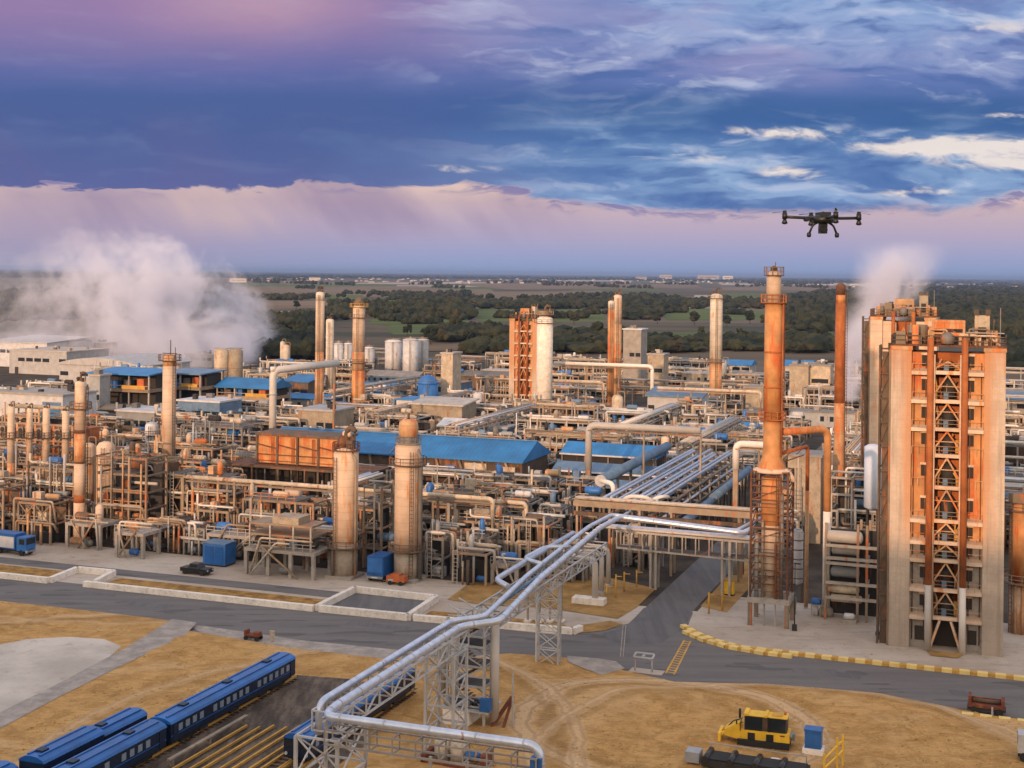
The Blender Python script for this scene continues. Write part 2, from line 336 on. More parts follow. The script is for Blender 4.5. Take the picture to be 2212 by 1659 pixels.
# ---------------------------------------------------------------- world, sun, camera
SUN_EL,SUN_AZ=math.radians(11.5),math.radians(25)              # sun behind the camera, a little to its left
SD=Vector((-math.sin(SUN_AZ)*math.cos(SUN_EL),-math.cos(SUN_AZ)*math.cos(SUN_EL),math.sin(SUN_EL)))
w=bpy.data.worlds.new("World"); sc.world=w; w.use_nodes=True; nt=w.node_tree; g=N(nt)
bg=nt.nodes['Background']
dr=g.n('ShaderNodeTexCoord').outputs['Generated']; sx=g.n('ShaderNodeSeparateXYZ'); g.put(sx.inputs[0],dr)
X,Y,Z=sx.outputs
yy=g.m('MAXIMUM',Y,.15); U=g.m('DIVIDE',X,yy); V=g.m('DIVIDE',Z,yy)
V=g.m('MAXIMUM',V,-.01)
def C(r,g_,b): return srgb((r,g_,b))
uv=g.xyz(U,V,0)
def wv(su,sv,k,det,rough,dist=0.,skew=0.):
    return g.noise(g.xyz(g.m('MULTIPLY',g.m('ADD',U,g.m('MULTIPLY',V,skew)),su),g.m('MULTIPLY',V,sv),k),1.,det,rough,dist)
n_w=wv(4.5,14.,.3,4,.55,.2)
n_big=wv(5.,24.,5.,4,.5,.3)
# billows: warped by a coarser noise so that they pile up and streak out
wx=g.m('MULTIPLY',g.m('SUBTRACT',wv(9.,26.,31.,3,.5),.5),.11); wz=g.m('MULTIPLY',g.m('SUBTRACT',wv(9.,26.,47.,4,.55),.5),.03)
Ub=g.m('ADD',U,wx); Vb=g.m('ADD',V,wz)
n_b=g.noise(g.xyz(g.m('MULTIPLY',Ub,10.),g.m('MULTIPLY',Vb,38.),2.),1.,7,.52,0.)
n_b2=g.noise(g.xyz(g.m('MULTIPLY',Ub,10.),g.m('MULTIPLY',g.m('ADD',Vb,.006),38.),2.),1.,7,.52,0.)
rim=g.m('SUBTRACT',n_b,n_b2)
n_e=g.noise(g.xyz(g.m('MULTIPLY',Ub,24.),g.m('MULTIPLY',Vb,70.),9.),1.,7,.62,0.)
n_s=wv(8.,4.,4.,4,.55,0.,.8)
Vw=g.m('ADD',V,g.m('MULTIPLY',g.m('SUBTRACT',n_w,.5),.03))
# low strip of clear sky under the cloud
low=g.ramp(g.m('DIVIDE',V,.075),[(0,C(142,164,206)),(.2,C(162,166,204)),(.45,C(188,172,196)),(.7,C(206,180,186)),(.92,C(238,206,188)),(1,C(242,212,192))])
low=g.mix(g.m('MULTIPLY',g.sm(U,.0,-.34),.6),low,C(172,152,174))
peach=g.m('MULTIPLY',g.sm(n_s,.5,.66),g.m('MULTIPLY',g.sm(V,.015,.05),g.sm(U,.16,-.05))); low=g.mix(g.m('MULTIPLY',peach,.55),low,C(228,198,186))
shaft=g.m('MULTIPLY',g.sm(n_s,.52,.36),g.m('MULTIPLY',g.sm(V,.012,.045),g.sm(U,.1,-.04))); low=g.mix(g.m('MULTIPLY',shaft,.6),low,C(146,130,166))
# the cloud deck
cl_l=g.ramp(g.m('DIVIDE',Vw,.22),[(.25,C(84,94,162)),(.36,C(72,92,158)),(.48,C(60,88,156)),(.58,C(56,90,158)),(.66,C(84,98,168)),(.76,C(124,112,172)),(.88,C(150,120,174)),(1,C(158,122,172))])
cl_r=g.ramp(g.m('DIVIDE',Vw,.22),[(.2,C(112,146,200)),(.34,C(108,148,200)),(.45,C(72,122,182)),(.52,C(26,92,158)),(.59,C(34,92,160)),(.67,C(80,112,182)),(.77,C(124,146,202)),(.9,C(128,164,216)),(1,C(138,174,220))])
lr=g.sm(g.m('ADD',U,g.m('MULTIPLY',g.m('SUBTRACT',n_w,.5),.3)),-.16,.14)
cl=g.mix(lr,cl_l,cl_r)
ln=g.m('MULTIPLY',g.sm(U,.0,-.3),g.m('MULTIPLY',g.sm(n_s,.42,.62),g.sm(V,.15,.08))); cl=g.mix(g.m('MULTIPLY',ln,.4),cl,C(96,92,152))
pink=g.m('MULTIPLY',g.sm(g.m('ABSOLUTE',g.m('ADD',U,.19)),.13,0.),g.sm(Vw,.165,.205)); cl=g.mix(g.m('MULTIPLY',pink,.8),cl,C(192,150,176))
amp=g.sm(g.m('ADD',U,g.m('MULTIPLY',g.m('SUBTRACT',V,.12),.6)),-.1,.1,.06,1.); band=g.sm(g.m('ABSOLUTE',g.m('SUBTRACT',Vw,.124)),.004,.022,.25,1.); ab=g.m('MULTIPLY',amp,band)
dk=g.mix(g.sm(V,.11,.16),C(44,100,174),C(96,120,186)); lt=g.mix(g.sm(V,.11,.16),C(150,184,226),C(176,184,220))
cl=g.mix(g.m('MULTIPLY',g.sm(n_b,.56,.34),g.m('MULTIPLY',ab,.8)),cl,dk)
cl=g.mix(g.m('MULTIPLY',g.sm(n_b,.46,.70),g.m('MULTIPLY',ab,.75)),cl,lt)
cl=g.mix(g.m('MULTIPLY',g.sm(rim,.02,.15),g.m('MULTIPLY',ab,.55)),cl,C(196,204,230))
cl=g.mix(g.m('MULTIPLY',g.sm(rim,-.01,-.13),g.m('MULTIPLY',ab,.55)),cl,C(40,92,166))
lav=g.m('MULTIPLY',g.sm(n_big,.5,.66),g.m('MULTIPLY',g.sm(V,.13,.16),g.sm(U,-.1,.05))); cl=g.mix(g.m('MULTIPLY',lav,.5),cl,C(158,152,200))
def gau(cu,cv,wu,wv_):
    a=g.m('DIVIDE',g.m('SUBTRACT',U,cu),wu); b=g.m('DIVIDE',g.m('SUBTRACT',V,cv),wv_)
    return g.m('EXPONENT',g.m('MULTIPLY',g.m('ADD',g.m('MULTIPLY',a,a),g.m('MULTIPLY',b,b)),-1.))
gp=None
for q,k in (((.325,.0985,.075,.008),.27),((.20,.1075,.05,.005),.17),((.385,.085,.06,.005),.27),((.215,.0765,.03,.006),.22),((.30,.064,.03,.005),.2),((.38,.121,.03,.003),.2),((.36,.185,.05,.012),.1),((-.05,.077,.05,.004),.12),((.13,.09,.06,.01),.1)):
    x=g.m('MULTIPLY',gau(*q),k); gp=x if gp is None else g.m('ADD',gp,x)
ne=g.m('ADD',g.m('MULTIPLY',n_e,.75),g.m('MULTIPLY',g.m('SUBTRACT',n_b,.111),.6))
gm=g.sm(g.m('ADD',ne,gp),.66,.84); cl=g.mix(g.m('MULTIPLY',g.m('MULTIPLY',gm,.95),g.sm(gp,.03,.13)),cl,C(244,230,222))
n_rg=g.noise(g.xyz(g.m('MULTIPLY',Ub,16.),g.m('MULTIPLY',Vb,75.),71.),1.,5,.6,.2)
hs=g.n('ShaderNodeHueSaturation'); hs.inputs['Saturation'].default_value=.88; hs.inputs['Value'].default_value=.97; g.put(hs.inputs['Color'],cl); cl=hs.outputs[0]
# cloud base line
fc=g.n('ShaderNodeFloatCurve'); cv=fc.mapping.curves[0]
pts=[(-.40,.062),(-.381,.0615),(-.24,.0622),(-.19,.0625),(-.168,.0662),(-.12,.0652),(-.03,.0655),(0,.0605),(.05,.0520),(.12,.0478),(.27,.0505),(.33,.053),(.38,.061),(.4,.063)]
pp=[((a+.4)/.8,b*5) for a,b in pts]; cv.points[0].location=pp[0]; cv.points[1].location=pp[-1]
for p in pp[1:-1]: cv.points.new(*p)
fc.mapping.update(); g.put(fc.inputs['Value'],g.m('DIVIDE',g.m('ADD',U,.4),.8)); edge=g.m('DIVIDE',fc.outputs[0],5.)
soft=g.sm(U,-.2,.2,.0012,.0045); ed=g.m('SUBTRACT',V,g.m('ADD',edge,g.m('ADD',g.m('MULTIPLY',g.m('SUBTRACT',n_rg,.5),.024),g.m('MULTIPLY',g.m('SUBTRACT',n_e,.5),.014))))
mask=g.sm(g.m('DIVIDE',ed,soft),-1.,1.); sky=g.mix(mask,low,cl)
wisp=g.m('MULTIPLY',g.sm(g.m('ADD',g.m('MULTIPLY',n_rg,.7),g.m('MULTIPLY',n_e,.3)),.52,.6),g.m('MULTIPLY',g.sm(ed,-.014,-.003),g.sm(ed,.001,-.001))); sky=g.mix(g.m('MULTIPLY',wisp,.8),sky,C(118,118,172))
# outside the frame: daylight of the Sky Texture seen through broken bright cloud
st=g.n('ShaderNodeTexSky',sky_type='NISHITA'); st.sun_disc=False; st.sun_elevation=SUN_EL; st.sun_rotation=math.radians(180)+SUN_AZ; st.altitude=50; st.air_density=1.2; st.dust_density=1.5
nis=g.mix(1.,st.outputs[0],(.10,.10,.10,1),'MULTIPLY')
n_o=g.noise(dr,2.2,5,.6,.5)
over=g.mix(g.sm(n_o,.35,.7),(.34,.37,.50,1),(.71,.65,.65,1))
over=g.mix(g.sm(Y,.1,-.6),over,(.86,.69,.56,1))
out=g.mix(1.,over,nis,'ADD')
front=g.m('MULTIPLY',g.sm(Y,.35,.7),g.sm(V,.36,.215)); fin=g.mix(front,out,g.mix(1.,sky,(.86,.86,.86,1),'MULTIPLY'))
g.put(bg.inputs['Color'],fin); bg.inputs['Strength'].default_value=1.0
sun=bpy.data.lights.new('sun','SUN'); sun.energy=2.95; sun.angle=math.radians(.8); sun.color=(1.,.60,.36)
so=bpy.data.objects.new('sun',sun); COL.objects.link(so); so.rotation_euler=SD.to_track_quat('Z','Y').to_euler(); so.location=(0,-60,200)
cam=bpy.data.cameras.new('camera'); co=bpy.data.objects.new('camera',cam); COL.objects.link(co); sc.camera=co
cam.lens=FL/2212*36; cam.sensor_width=36; cam.shift_y=-(829.5-HY)/2212; cam.clip_end=400000; cam.clip_start=.5
co.matrix_world=Matrix.Translation((0,0,HC))@Matrix.Rotation(math.radians(90),4,'X')@Matrix.Rotation(ROLL,4,'Z')
sc.view_settings.view_transform='Standard'; sc.view_settings.look='None'; sc.view_settings.exposure=.2; sc.view_settings.gamma=1
sc.cycles.use_denoising=True; sc.cycles.max_bounces=6; sc.cycles.diffuse_bounces=2; sc.cycles.volume_bounces=2
# ---------------------------------------------------------------- setting
def sheet(name,mat,pts,z,kind='structure'):
    m=M(); m.add([(x,y,z) for x,y in pts],[tuple(range(len(pts)))]); o=struct(name,mat,m,kind); 
    if o.data.polygons[0].normal.z<0: o.data.flip_normals()
    return o
def ws(pts): return [W(s,t).to_tuple()[:2] for s,t in pts]
def wp(pts): return [G(u,v).to_tuple()[:2] for u,v in pts]
m=M(); n=24; LIM=120000
m.add([(-LIM,-600,0),(LIM,-600,0),(LIM,LIM,0),(-LIM,LIM,0)],[(0,1,2,3)]); struct('ground','farmland',m)
sheet('plant_ground','plant_dirt',ws([(-420,188),(-48.8,188),(-41,188),(200,188),(330,560),(-60,640),(-360,690),(-520,560)]),.02)
sheet('yard','yard_concrete',ws([(-420,166),(200,166),(200,192),(60,198),(-41,200),(-41,189),(-49,189),(-62,186),(-77,193),(-420,193)]),.035)
sheet('main_road','asphalt',ws([(-420,156),(-135,155.7),(-106,156),(-101,152.4),(-85,150.4),(-72,150.6),(-64,154),(-57.9,158.7),(-50,159.7),(-44,157.5),(-36,155),(-25.8,158.3),(-13.3,159.6),(2.2,155.3),(60,156),(200,156),(200,171.6),(-31.5,171.6),(-36,174),(-40.2,178.5),(-41.4,188),(-48.6,188),(-48.2,179),(-51,173.5),(-56,169.4),(-420,167.4)]),.05)
sheet('side_road','side_asphalt',ws([(-50.2,172.6),(-48.3,176),(-48.4,188),(-49.2,420),(-42.2,420),(-41.6,188),(-40.6,179),(-42,170),(-48,168.5)]),.062)
sheet('road_shoulder','path_gravel',ws([(-104,155.6),(-99,152),(-85,150.2),(-72,150.4),(-63,154.5),(-68,155.2),(-85,154.2)]),.066)
sheet('concrete_apron','path_gravel',wp([(1225,1424),(1290,1430),(1330,1436),(1350,1452),(1300,1466),(1262,1452),(1228,1438)]),.45)
sheet('gravel_area','pale_gravel',wp([(-60,1412),(0,1400),(60,1388),(150,1383),(225,1388),(262,1404),(230,1432),(120,1488),(0,1548),(-60,1572)]),.45)
sheet('path','path_gravel',wp([(372,1344),(425,1352),(400,1380),(250,1452),(120,1518),(0,1583),(-60,1612),(-60,1574),(0,1548),(120,1488),(270,1408)]),.462)
# golden grass with real relief in front of the road
def lower(s):
    k=[(-420,155.6),(-135,155.3),(-106,155.6),(-101,152),(-85,150),(-72,150.2),(-64,153.6),(-57.9,158.3),(-50,159.3),(-44,157.1),(-36,154.6),(-25.8,157.9),(-13.3,159.2),(2.2,154.9),(60,155.6),(220,155.6)]
    for a,b in zip(k,k[1:]):
        if a[0]<=s<=b[0]: return a[1]+(b[1]-a[1])*(s-a[0])/(b[0]-a[0])
    return 155.
from mathutils import noise as mn
def relief(s,t):
    e=lower(s)-t; f=min(1,max(0,e/5)); 
    h=.45+.0*f
    h+= f*(.35*mn.noise((s*.06,t*.06,1))+.18*mn.noise((s*.2,t*.2,4))+.07*mn.noise((s*.7,t*.7,8)))
    d=math.hypot((s+40)/9,(t-146)/5); h+=f*.9*math.exp(-d*d)
    return h
def flat_at(s,t):                                              # levelled rail yard, gravel and path
    if -84<s<-58 and t<141: return 1.
    if s<-84:
        u,v=PX(W(s,t)); ln=1344+(390-u)*239/390
        if u<440 and v<ln+34 and (v>1374 or v>ln-34): return 1.
    return 0.
m=M(); ss=[-420+i*10 for i in range(26)]+[-160+i*1.0 for i in range(200)]+[42+i*8 for i in range(22)]; rows=60
for s in ss:
    top=lower(s)
    for j in range(rows):
        t=top-(top-60)*(j/(rows-1))**1.25; z=relief(s,t)
        k=flat_at(s,t); z=z*(1-k)+.42*k
        if j==0: z=.04
        m.v.append(tuple(W(s,t,z)))
for i in range(len(ss)-1):
    for j in range(rows-1): m.f.append((i*rows+j,i*rows+j+1,(i+1)*rows+j+1,(i+1)*rows+j)); m.sm.append(True)
struct('grass_field','dry_grass',m)
sheet('grass_verge','verge_grass',ws([(-420,168.6),(-137.6,168.6),(-137.6,175),(-420,175)]),.09)
sheet('grass_verge','verge_grass',ws([(-128.6,168.6),(-91.2,168.9),(-91.2,174.5),(-128.6,174.5)]),.09)
sheet('service_lane','asphalt',ws([(-420,176),(-92,176),(-92,179.6),(-420,179.6)]),.075)
sheet('grass_verge','verge_grass',ws([(-76,169.6),(-56.5,170.6),(-54.5,172.6),(-57,175.5),(-76,174.5)]),.09)
sheet('grass_patch','brown_soil',ws([(-76.5,181.5),(-70,180.5),(-62,182.5),(-50.4,180.5),(-49.6,188),(-49.8,200),(-60,205),(-70,196),(-77.5,193)]),.1)
sheet('asphalt_patch','side_asphalt',ws([(-90.6,169.4),(-77.2,169.4),(-77.6,179.8),(-90.6,179.8)]),.09)
sheet('dirt_corner','brown_soil',ws([(-54,170.2),(-50.2,174),(-48.9,178),(-51,179),(-56,173)]),.11)
sheet('roadside_soil','brown_soil',ws([(-41.2,192),(-37,190),(-36,240),(-41.6,240)]),.08)
sheet('grass_patch','brown_soil',ws([(-8.6,178.2),(-5.4,178.2),(-4.6,180.6),(-9.4,180.6)]),.12)
# kerb of the right-hand road
def kerbrun(pts,n_per):
    m=M()
    for a,b in zip(pts,pts[1:]): m.beam(W(*a,.22),W(*b,.22),.8,.44)
    return m
KR=[(-40.6,179.2),(-38.2,176.2),(-35,173.6),(-31.5,172.0),(-20,171.75),(0,171.75),(60,171.8)]
KR2=[(-39.6,176.4),(-37,174),(-33.5,171.9),(-29,170.8),(-25.5,170.6)]
struct('kerb','dull_yellow',kerbrun(KR,0)); struct('kerb_spur','dull_yellow',kerbrun(KR2,0))
kb=M().box(-.6,.6,-.43,.43,0,.475).mesh('kerb_block','pale_yellow')
def blocks(pts,step,label,grp):
    d=0.
    for a,b in zip(pts,pts[1:]):
        L=math.hypot(b[0]-a[0],b[1]-a[1])
        while d<L:
            s=a[0]+(b[0]-a[0])*d/L; t=a[1]+(b[1]-a[1])*d/L
            if s<6: solo('kerb_block',label,'kerb block','',kb,W(s,t,0.0),-TH+math.atan2(b[1]-a[1],b[0]-a[0]),grp)
            d+=step
        d-=L
blocks(KR,2.05,'pale yellow block of the kerb in front of the orange coker tower','pale blocks of the long kerb')
blocks(KR2,1.75,'pale yellow block of the short kerb spur at the road junction','pale blocks of the kerb spur')
KR3=[(-4.2,154.9),(8,154.6)]
struct('kerb_near','dull_yellow',kerbrun([(-4.6,154.9),(14,154.4)],0)); 
for i in range(4): solo('kerb_block','pale yellow block of the kerb beside the rusty trailer','kerb block','',kb,W(-3.6+i*1.9,154.88-.03*i,.02),-TH,'pale blocks of the kerb by the trailer')
# painted road marks: two dotted ladder lines
m=M()
a0,a1=GS(1438,1455),GS(1478,1384); b0,b1=GS(1456,1458),GS(1492,1386)
for (p,q) in ((a0,a1),(b0,b1)): m.beam(W(*p,.072),W(*q,.072),.22,.01)
for i in range(15):
    k=(i+.5)/15; m.beam(W(a0[0]+(a1[0]-a0[0])*k,a0[1]+(a1[1]-a0[1])*k,.075),W(b0[0]+(b1[0]-b0[0])*k,b0[1]+(b1[1]-b0[1])*k,.075),.3,.012)
struct('road_marking','dull_yellow',m)
m=M()
for u in (1346,1352): p=GS(u,1350 if u<1350 else 1350); m.beam(W(*GS(u,1352),.072),W(*GS(u-6,1420),.072),.12,.01)
struct('road_marking','path_gravel',m)
for i,(s_,t_,a,b,mt) in enumerate(((-118,161,7,2.4,'side_asphalt'),(-84,163.5,9,2.,'side_asphalt'),(-66,164,5,2.6,'side_asphalt'),(-24,164.5,8,2.2,'side_asphalt'),(-6,162.5,4,2.,'side_asphalt'),(-128,164,6,1.6,'side_asphalt'))): sheet('road_patch',mt,ws([(s_,t_),(s_+a,t_+.1),(s_+a+.1,t_+b),(s_+.1,t_+b)]),.056+.0005*i)
# unseen ridge added behind the camera, shaped to keep the low ground in shade
m=M(); pr=[]
Lx,Ly=math.sin(SUN_AZ),math.cos(SUN_AZ)
for i in range(60):
    p=-700+i*22.
    base=15.5+(181+150)*math.tan(SUN_EL)+ (p*.085 if p<0 else p*.02)+3*mn.noise((p*.02,0,3))
    for (wv,hh) in ((-105,0.),(-125,base*.5),(-150,base),(-190,base*.96),(-330,0.)):
        m.v.append((p*Ly+wv*Lx, -p*Lx+wv*Ly, hh-.3 if hh==0 else hh))
for i in range(59):
    for j in range(4): m.f.append((i*5+j,(i+1)*5+j,(i+1)*5+j+1,i*5+j+1)); m.sm.append(True)
struct('hill','brown_soil',m)
# ---------------------------------------------------------------- rail yard
RZ=.42
sheet('rail_bed','ballast',ws([(-84.5,60),(-84.5,116),(-79.5,122),(-79,139.5),(-62.5,142),(-64.5,128),(-60,122),(-60,60)]),.44)
rail=M(); rail.beam((0,-45,0),(0,29,0),.16,.2)
tie=M().box(-1.25,1.25,-.13,.13,0,.1)
def track(s,t0,t1,label,sleepers=True,mat='dull_yellow'):
    o=thing('railway_track',label,'railway track',W(s,0,RZ))
    for x in (-.75,.75): part(o,'rail',mat,M().beam((x,t0,.28),(x,t1,.28),.2,.24))
    if sleepers:
        me=tie.mesh('sleeper','steel_brown'); n=min(60,int((t1-t0)/.75))
        for i in range(n): part(o,'sleeper','',me,(0,t0+(i+.5)*(t1-t0)/n,.06))
    return o
track(-78.2,88,138.5,'railway track beneath the long blue passenger coaches')
track(-72.9,92,121.5,'short yellow-railed stub track closest to the passenger coaches',False)
track(-70.3,92,122.5,'short yellow-railed stub track in the middle of the dark ballast yard',False)
track(-67.7,92,123.5,'yellow-railed stub track next to the long open track',False)
track(-65.2,92,146.5,'long open yellow track running up to the road bank')
track(-63.4,96,139,'railway track beneath the lone blue coach under the silver pipes')
track(-82.,92,116,'railway track beneath the blue freight wagons')
p=solo('loading_bench','long narrow pale loading bench beside the passenger coach','bench','cream_paint',M().box(-.22,.22,0,14,.7,.85).box(-.15,.15,.4,.7,0,.7).box(-.15,.15,6.8,7.1,0,.7).box(-.15,.15,13.3,13.6,0,.7),W(-74.6,109,RZ))
def coach(label,s,t,L,h=2.95,wd=2.75,windows=True,body='rail_navy',roof='rail_blue',groups=None,endwin=True,lm=None):
    o=thing('passenger_coach' if windows else 'freight_wagon',label,'railway coach' if windows else 'freight wagon',W(s,t,RZ+.2),lm=lm)
    z0=.75; z1=z0+h-1.15
    b=M(); b.box(-wd/2,wd/2,0,L,z0,z1); part(o,'body',body,b)
    pr=[(-wd/2-.06,z1),(-wd/2+.12,z1+.24),(-wd/4,z1+.5),(0,z1+.58),(wd/4,z1+.5),(wd/2-.12,z1+.24),(wd/2+.06,z1)]
    r=M(); n=len(pr); r.add([(x,-.08,z) for x,z in pr]+[(x,L+.08,z) for x,z in pr],[(i,i+1,i+1+n,i+n) for i in range(n-1)]+[tuple(range(n-1,-1,-1)),tuple(range(n,2*n)),(0,n,2*n-1,n-1)]); rf=part(o,'roof',roof,r)
    v=M()
    for k in (-.62,.62): v.box(k-.12,k+.12,.3,L-.3,z1+.46,z1+.62)
    for i in range(int(L/.5)): v.box(-wd/2-.07,wd/2+.07,i*.5,i*.5+.06,z1+.02,z1+.06)
    part(rf,'roof_rib',roof,v)
    for i in range(3 if windows else 1): part(rf,'roof_vent','rail_navy',M().cbox(0,L*(i+.5)/3,z1+.56,.8,.9,.18))
    if windows:
        for y in (.75,L-.75):
            for sx in (-1,1): part(o,'side_door','rail_navy',M().box(sx*(wd/2+.03)-.03,sx*(wd/2+.03)+.03,y-.4,y+.4,z0+.05,z1-.12))
        part(o,'waist_stripe','rail_blue',M().box(-wd/2-.02,wd/2+.02,.02,L-.02,z0+.55,z0+.66))
        for k in range(5): part(o,'underfloor_box','steel_dark',M().cbox(-.8 if k%2 else .8,L*(.25+.12*k),.2,.7,1.6,.4))
    part(o,'underframe','steel_dark',M().box(-wd/2+.25,wd/2-.25,.4,L-.4,.45,z0))
    for q in (.14,.86):
        bo=part(o,'bogie','black_paint',M().box(-1.15,1.15,L*q-1.5,L*q+1.5,.2,.5))
        for x in (-.85,.85):
            for y in (-.95,.95): part(bo,'wheel','steel_brown',M().cyl((x-.08,L*q+y,.3),(x+.08,L*q+y,.3),.34,n=14))
    if windows:
        wm=M().box(-.04,.04,-.33,.33,-.34,.34).mesh('window','pale_glass'); wf=M().box(-.05,.03,-.5,.5,-.57,.57).mesh('window','rail_navy')
        i=0; y=1.6
        while y<L-1.2:
            if groups is None or i%7 not in groups:
                for sx in (-1,1): part(o,'window','',wm,(sx*(wd/2+.0),y,z0+1.15))
            i+=1; y+=1.25
    if endwin:
        for x in (-.75,.75): part(o,'end_window','dark_glass',M().box(x-.35,x+.35,-.06,.0,z0+.95,z0+1.6))
        part(o,'end_door','rail_navy',M().box(-.38,.38,-.09,.0,z0+.05,z0+1.75))
        for x in (-1.1,1.1): part(o,'headlamp','white_paint',M().cyl((x,-.12,z0+.35),(x,0,z0+.35),.16,n=10))
    part(o,'coupler','black_paint',M().box(-.16,.16,-.55,0,.75,1.0))
    return o
coach('blue passenger coach with white curtained windows, standing farthest up the long track',-78.2,112.6,24.6,groups=(4,),endwin=False,lm='the long blue coach')
coach('blue passenger coach cut by the picture edge, coupled behind the long coach',-78.2,87.2,24.6,groups=(3,5))
coach('lone blue coach with few windows under the silver pipeline',-63.4,113.6,24.4,groups=(1,2,3,5,6),lm='the lone blue coach')
coach('tall blue freight wagon with a flat side in front of the lower wagon',-82.0,98.6,8.6,h=3.3,windows=False,endwin=False)
coach('lower blue freight wagon at the far end of the short wagon string',-82.3,107.8,6.8,h=2.8,wd=2.5,windows=False,endwin=False)
coach('small blue freight wagon half hidden at the picture edge',-84.0,88,9.6,h=2.9,windows=False,endwin=False)
# ---------------------------------------------------------------- silver pipeline on its trestles
PZ=12.0
o=thing('elevated_pipeline','twin silver pipeline on a lattice trestle crossing the road and turning at the coaches','pipeline',W(-52.6,97,0),lm='the silver twin pipeline',lmz=12)
def lp(s,t,z): return (s+52.6,t-97,z)
def parrun(name,pts,r,mat='galv_pipe',bend=1.2):
    q=part(o,name,mat,M().tube([lp(*p) for p in pts],r,12,bend,6))
    if r>.34:
        b=M()
        for a,c in zip(pts,pts[1:]):
            a=Vector(lp(*a)); c=Vector(lp(*c)); L=(c-a).length; d=(c-a).normalized(); n=int((L-2.4)/3.4)
            for i in range(n+1):
                k=1.3+i*(L-2.6)/max(1,n) if n>=0 else 0
                if n>=0: b.cyl(a+d*(k-.06),a+d*(k+.06),r+.035,n=12)
        if b.v: part(q,'cladding_rib','galv_steel',b)
    return q
r=.37
parrun('pipe',[(-53.5,99.6,9.4),(-53.5,99.6,PZ),(-53.5,128.2,PZ),(-51.0,131.0,PZ),(-53.2,150,PZ),(-55.2,178,PZ),(-56.6,187,PZ-.7),(-57.0,200.2,PZ-1.2),(-37.6,200.2,PZ-2.2),(-36.6,214,PZ-2.6)],r-.06)
parrun('pipe',[(-33.0,96.8,5.),(-33.0,96.8,PZ),(-51.3,96.8,PZ),(-51.8,98.6,PZ),(-51.8,126.6,PZ),(-48.9,130.0,PZ),(-51.4,150,PZ),(-53.4,177,PZ),(-54.9,186.4,PZ-.7),(-55.4,198.9,PZ-1.2),(-36.4,198.9,PZ-2.2),(-35.2,214,PZ-2.6)],r)
parrun('branch_pipe',[(-56.2,178,PZ),(-56.0,147.4,PZ),(-53.4,144.6,PZ)],r-.04)
parrun('loop_pipe',[(-53.6,168,PZ+.2),(-56.4,166.6,PZ+.2),(-56.6,158.6,PZ+.2),(-53.2,156.6,PZ+.2)],r-.1,bend=1.6)
parrun('inner_pipe',[(-52.65,100.5,PZ-.45),(-52.65,127,PZ-.45)],.22,'blue_grey'); parrun('inner_pipe',[(-51.9,131.6,PZ-.45),(-53.5,180,PZ-.45)],.22,'blue_grey')
def truss(x0,x1,pts_y,z0,z1,mat='galv_steel',w=.16):
    m=M()
    ys=pts_y
    for x in (x0,x1):
        m.beam((x,ys[0],z1),(x,ys[-1],z1),w); m.beam((x,ys[0],z0),(x,ys[-1],z0),w)
        for i,y in enumerate(ys):
            m.beam((x,y,z0),(x,y,z1),w*.8)
            if i: m.beam((x,ys[i-1],z0 if i%2 else z1),(x,y,z1 if i%2 else z0),w*.8)
    for y in ys: m.beam((x0,y,z1),(x1,y,z1),w*.8); m.beam((x0,y,z0),(x1,y,z0),w*.7)
    return m
part(o,'lattice_girder','galv_steel',truss(-1.2,1.2,[2+2.6*i for i in range(12)],9.9,11.5))
part(o,'lattice_girder','galv_steel',truss(-1.5,1.9,[33+2.7*i for i in range(18)],10.1,11.5))
m=M()
for x in (2,): pass
gx=[1.5+2.0*i for i in range(10)]
for y in (-.9,.5):
    m.beam((gx[0],y,10.0),(gx[-1],y,10.0),.16); m.beam((gx[0],y,11.2),(gx[-1],y,11.2),.12)
    for i,x in enumerate(gx):
        m.beam((x,y,10.0),(x,y,11.2),.1)
for x in gx: m.beam((x,-.9,10.0),(x,.5,10.0),.12); m.beam((x,-.9,11.2),(x,.5,11.2),.12)
part(o,'lattice_girder','steel_pale',m)
def tower(cx,cy,wx,wy,h,n,mat='galv_steel',w=.2,z0=0.):
    for dx in (-wx/2,wx/2):
        for dy in (-wy/2,wy/2): part(o,'leg',mat,M().beam((cx+dx,cy+dy,z0),(cx+dx,cy+dy,h),w+.06))
    m=M()
    for i in range(n):
        a,b=z0+(h-z0)*i/n,z0+(h-z0)*(i+1)/n
        for dx in (-wx/2,wx/2):
            m.beam((cx+dx,cy-wy/2,a),(cx+dx,cy+wy/2,b),w*.6); m.beam((cx+dx,cy+wy/2,a),(cx+dx,cy-wy/2,b),w*.6); m.beam((cx+dx,cy-wy/2,b),(cx+dx,cy+wy/2,b),w*.8)
        for dy in (-wy/2,wy/2):
            m.beam((cx-wx/2,cy+dy,a),(cx+wx/2,cy+dy,b),w*.6); m.beam((cx+wx/2,cy+dy,a),(cx-wx/2,cy+dy,b),w*.6); m.beam((cx-wx/2,cy+dy,b),(cx+wx/2,cy+dy,b),w*.8)
    part(o,'lattice_bracing',mat,m)
tower(.3,2.6,3.8,5.2,10.,3)
tower(.2,27.2,3.0,3.4,10.0,4)
tower(.3,59.,2.8,.9,10.1,5,w=.14)
part(o,'leg','steel_pale',M().beam((10.5,-.2,0),(10.5,-.2,10),.22)); part(o,'leg','steel_pale',M().beam((13.6,-.2,0),(13.6,-.2,10),.22)); part(o,'leg','steel_pale',M().beam((18.8,-.2,0),(18.8,-.2,10),.3)); part(o,'leg','steel_pale',M().beam((20.3,-.2,0),(20.3,-.2,10),.3))
part(o,'junction_box','blue_paint',M().cbox(19.4,-.4,10.2,.9,.7,1.0))
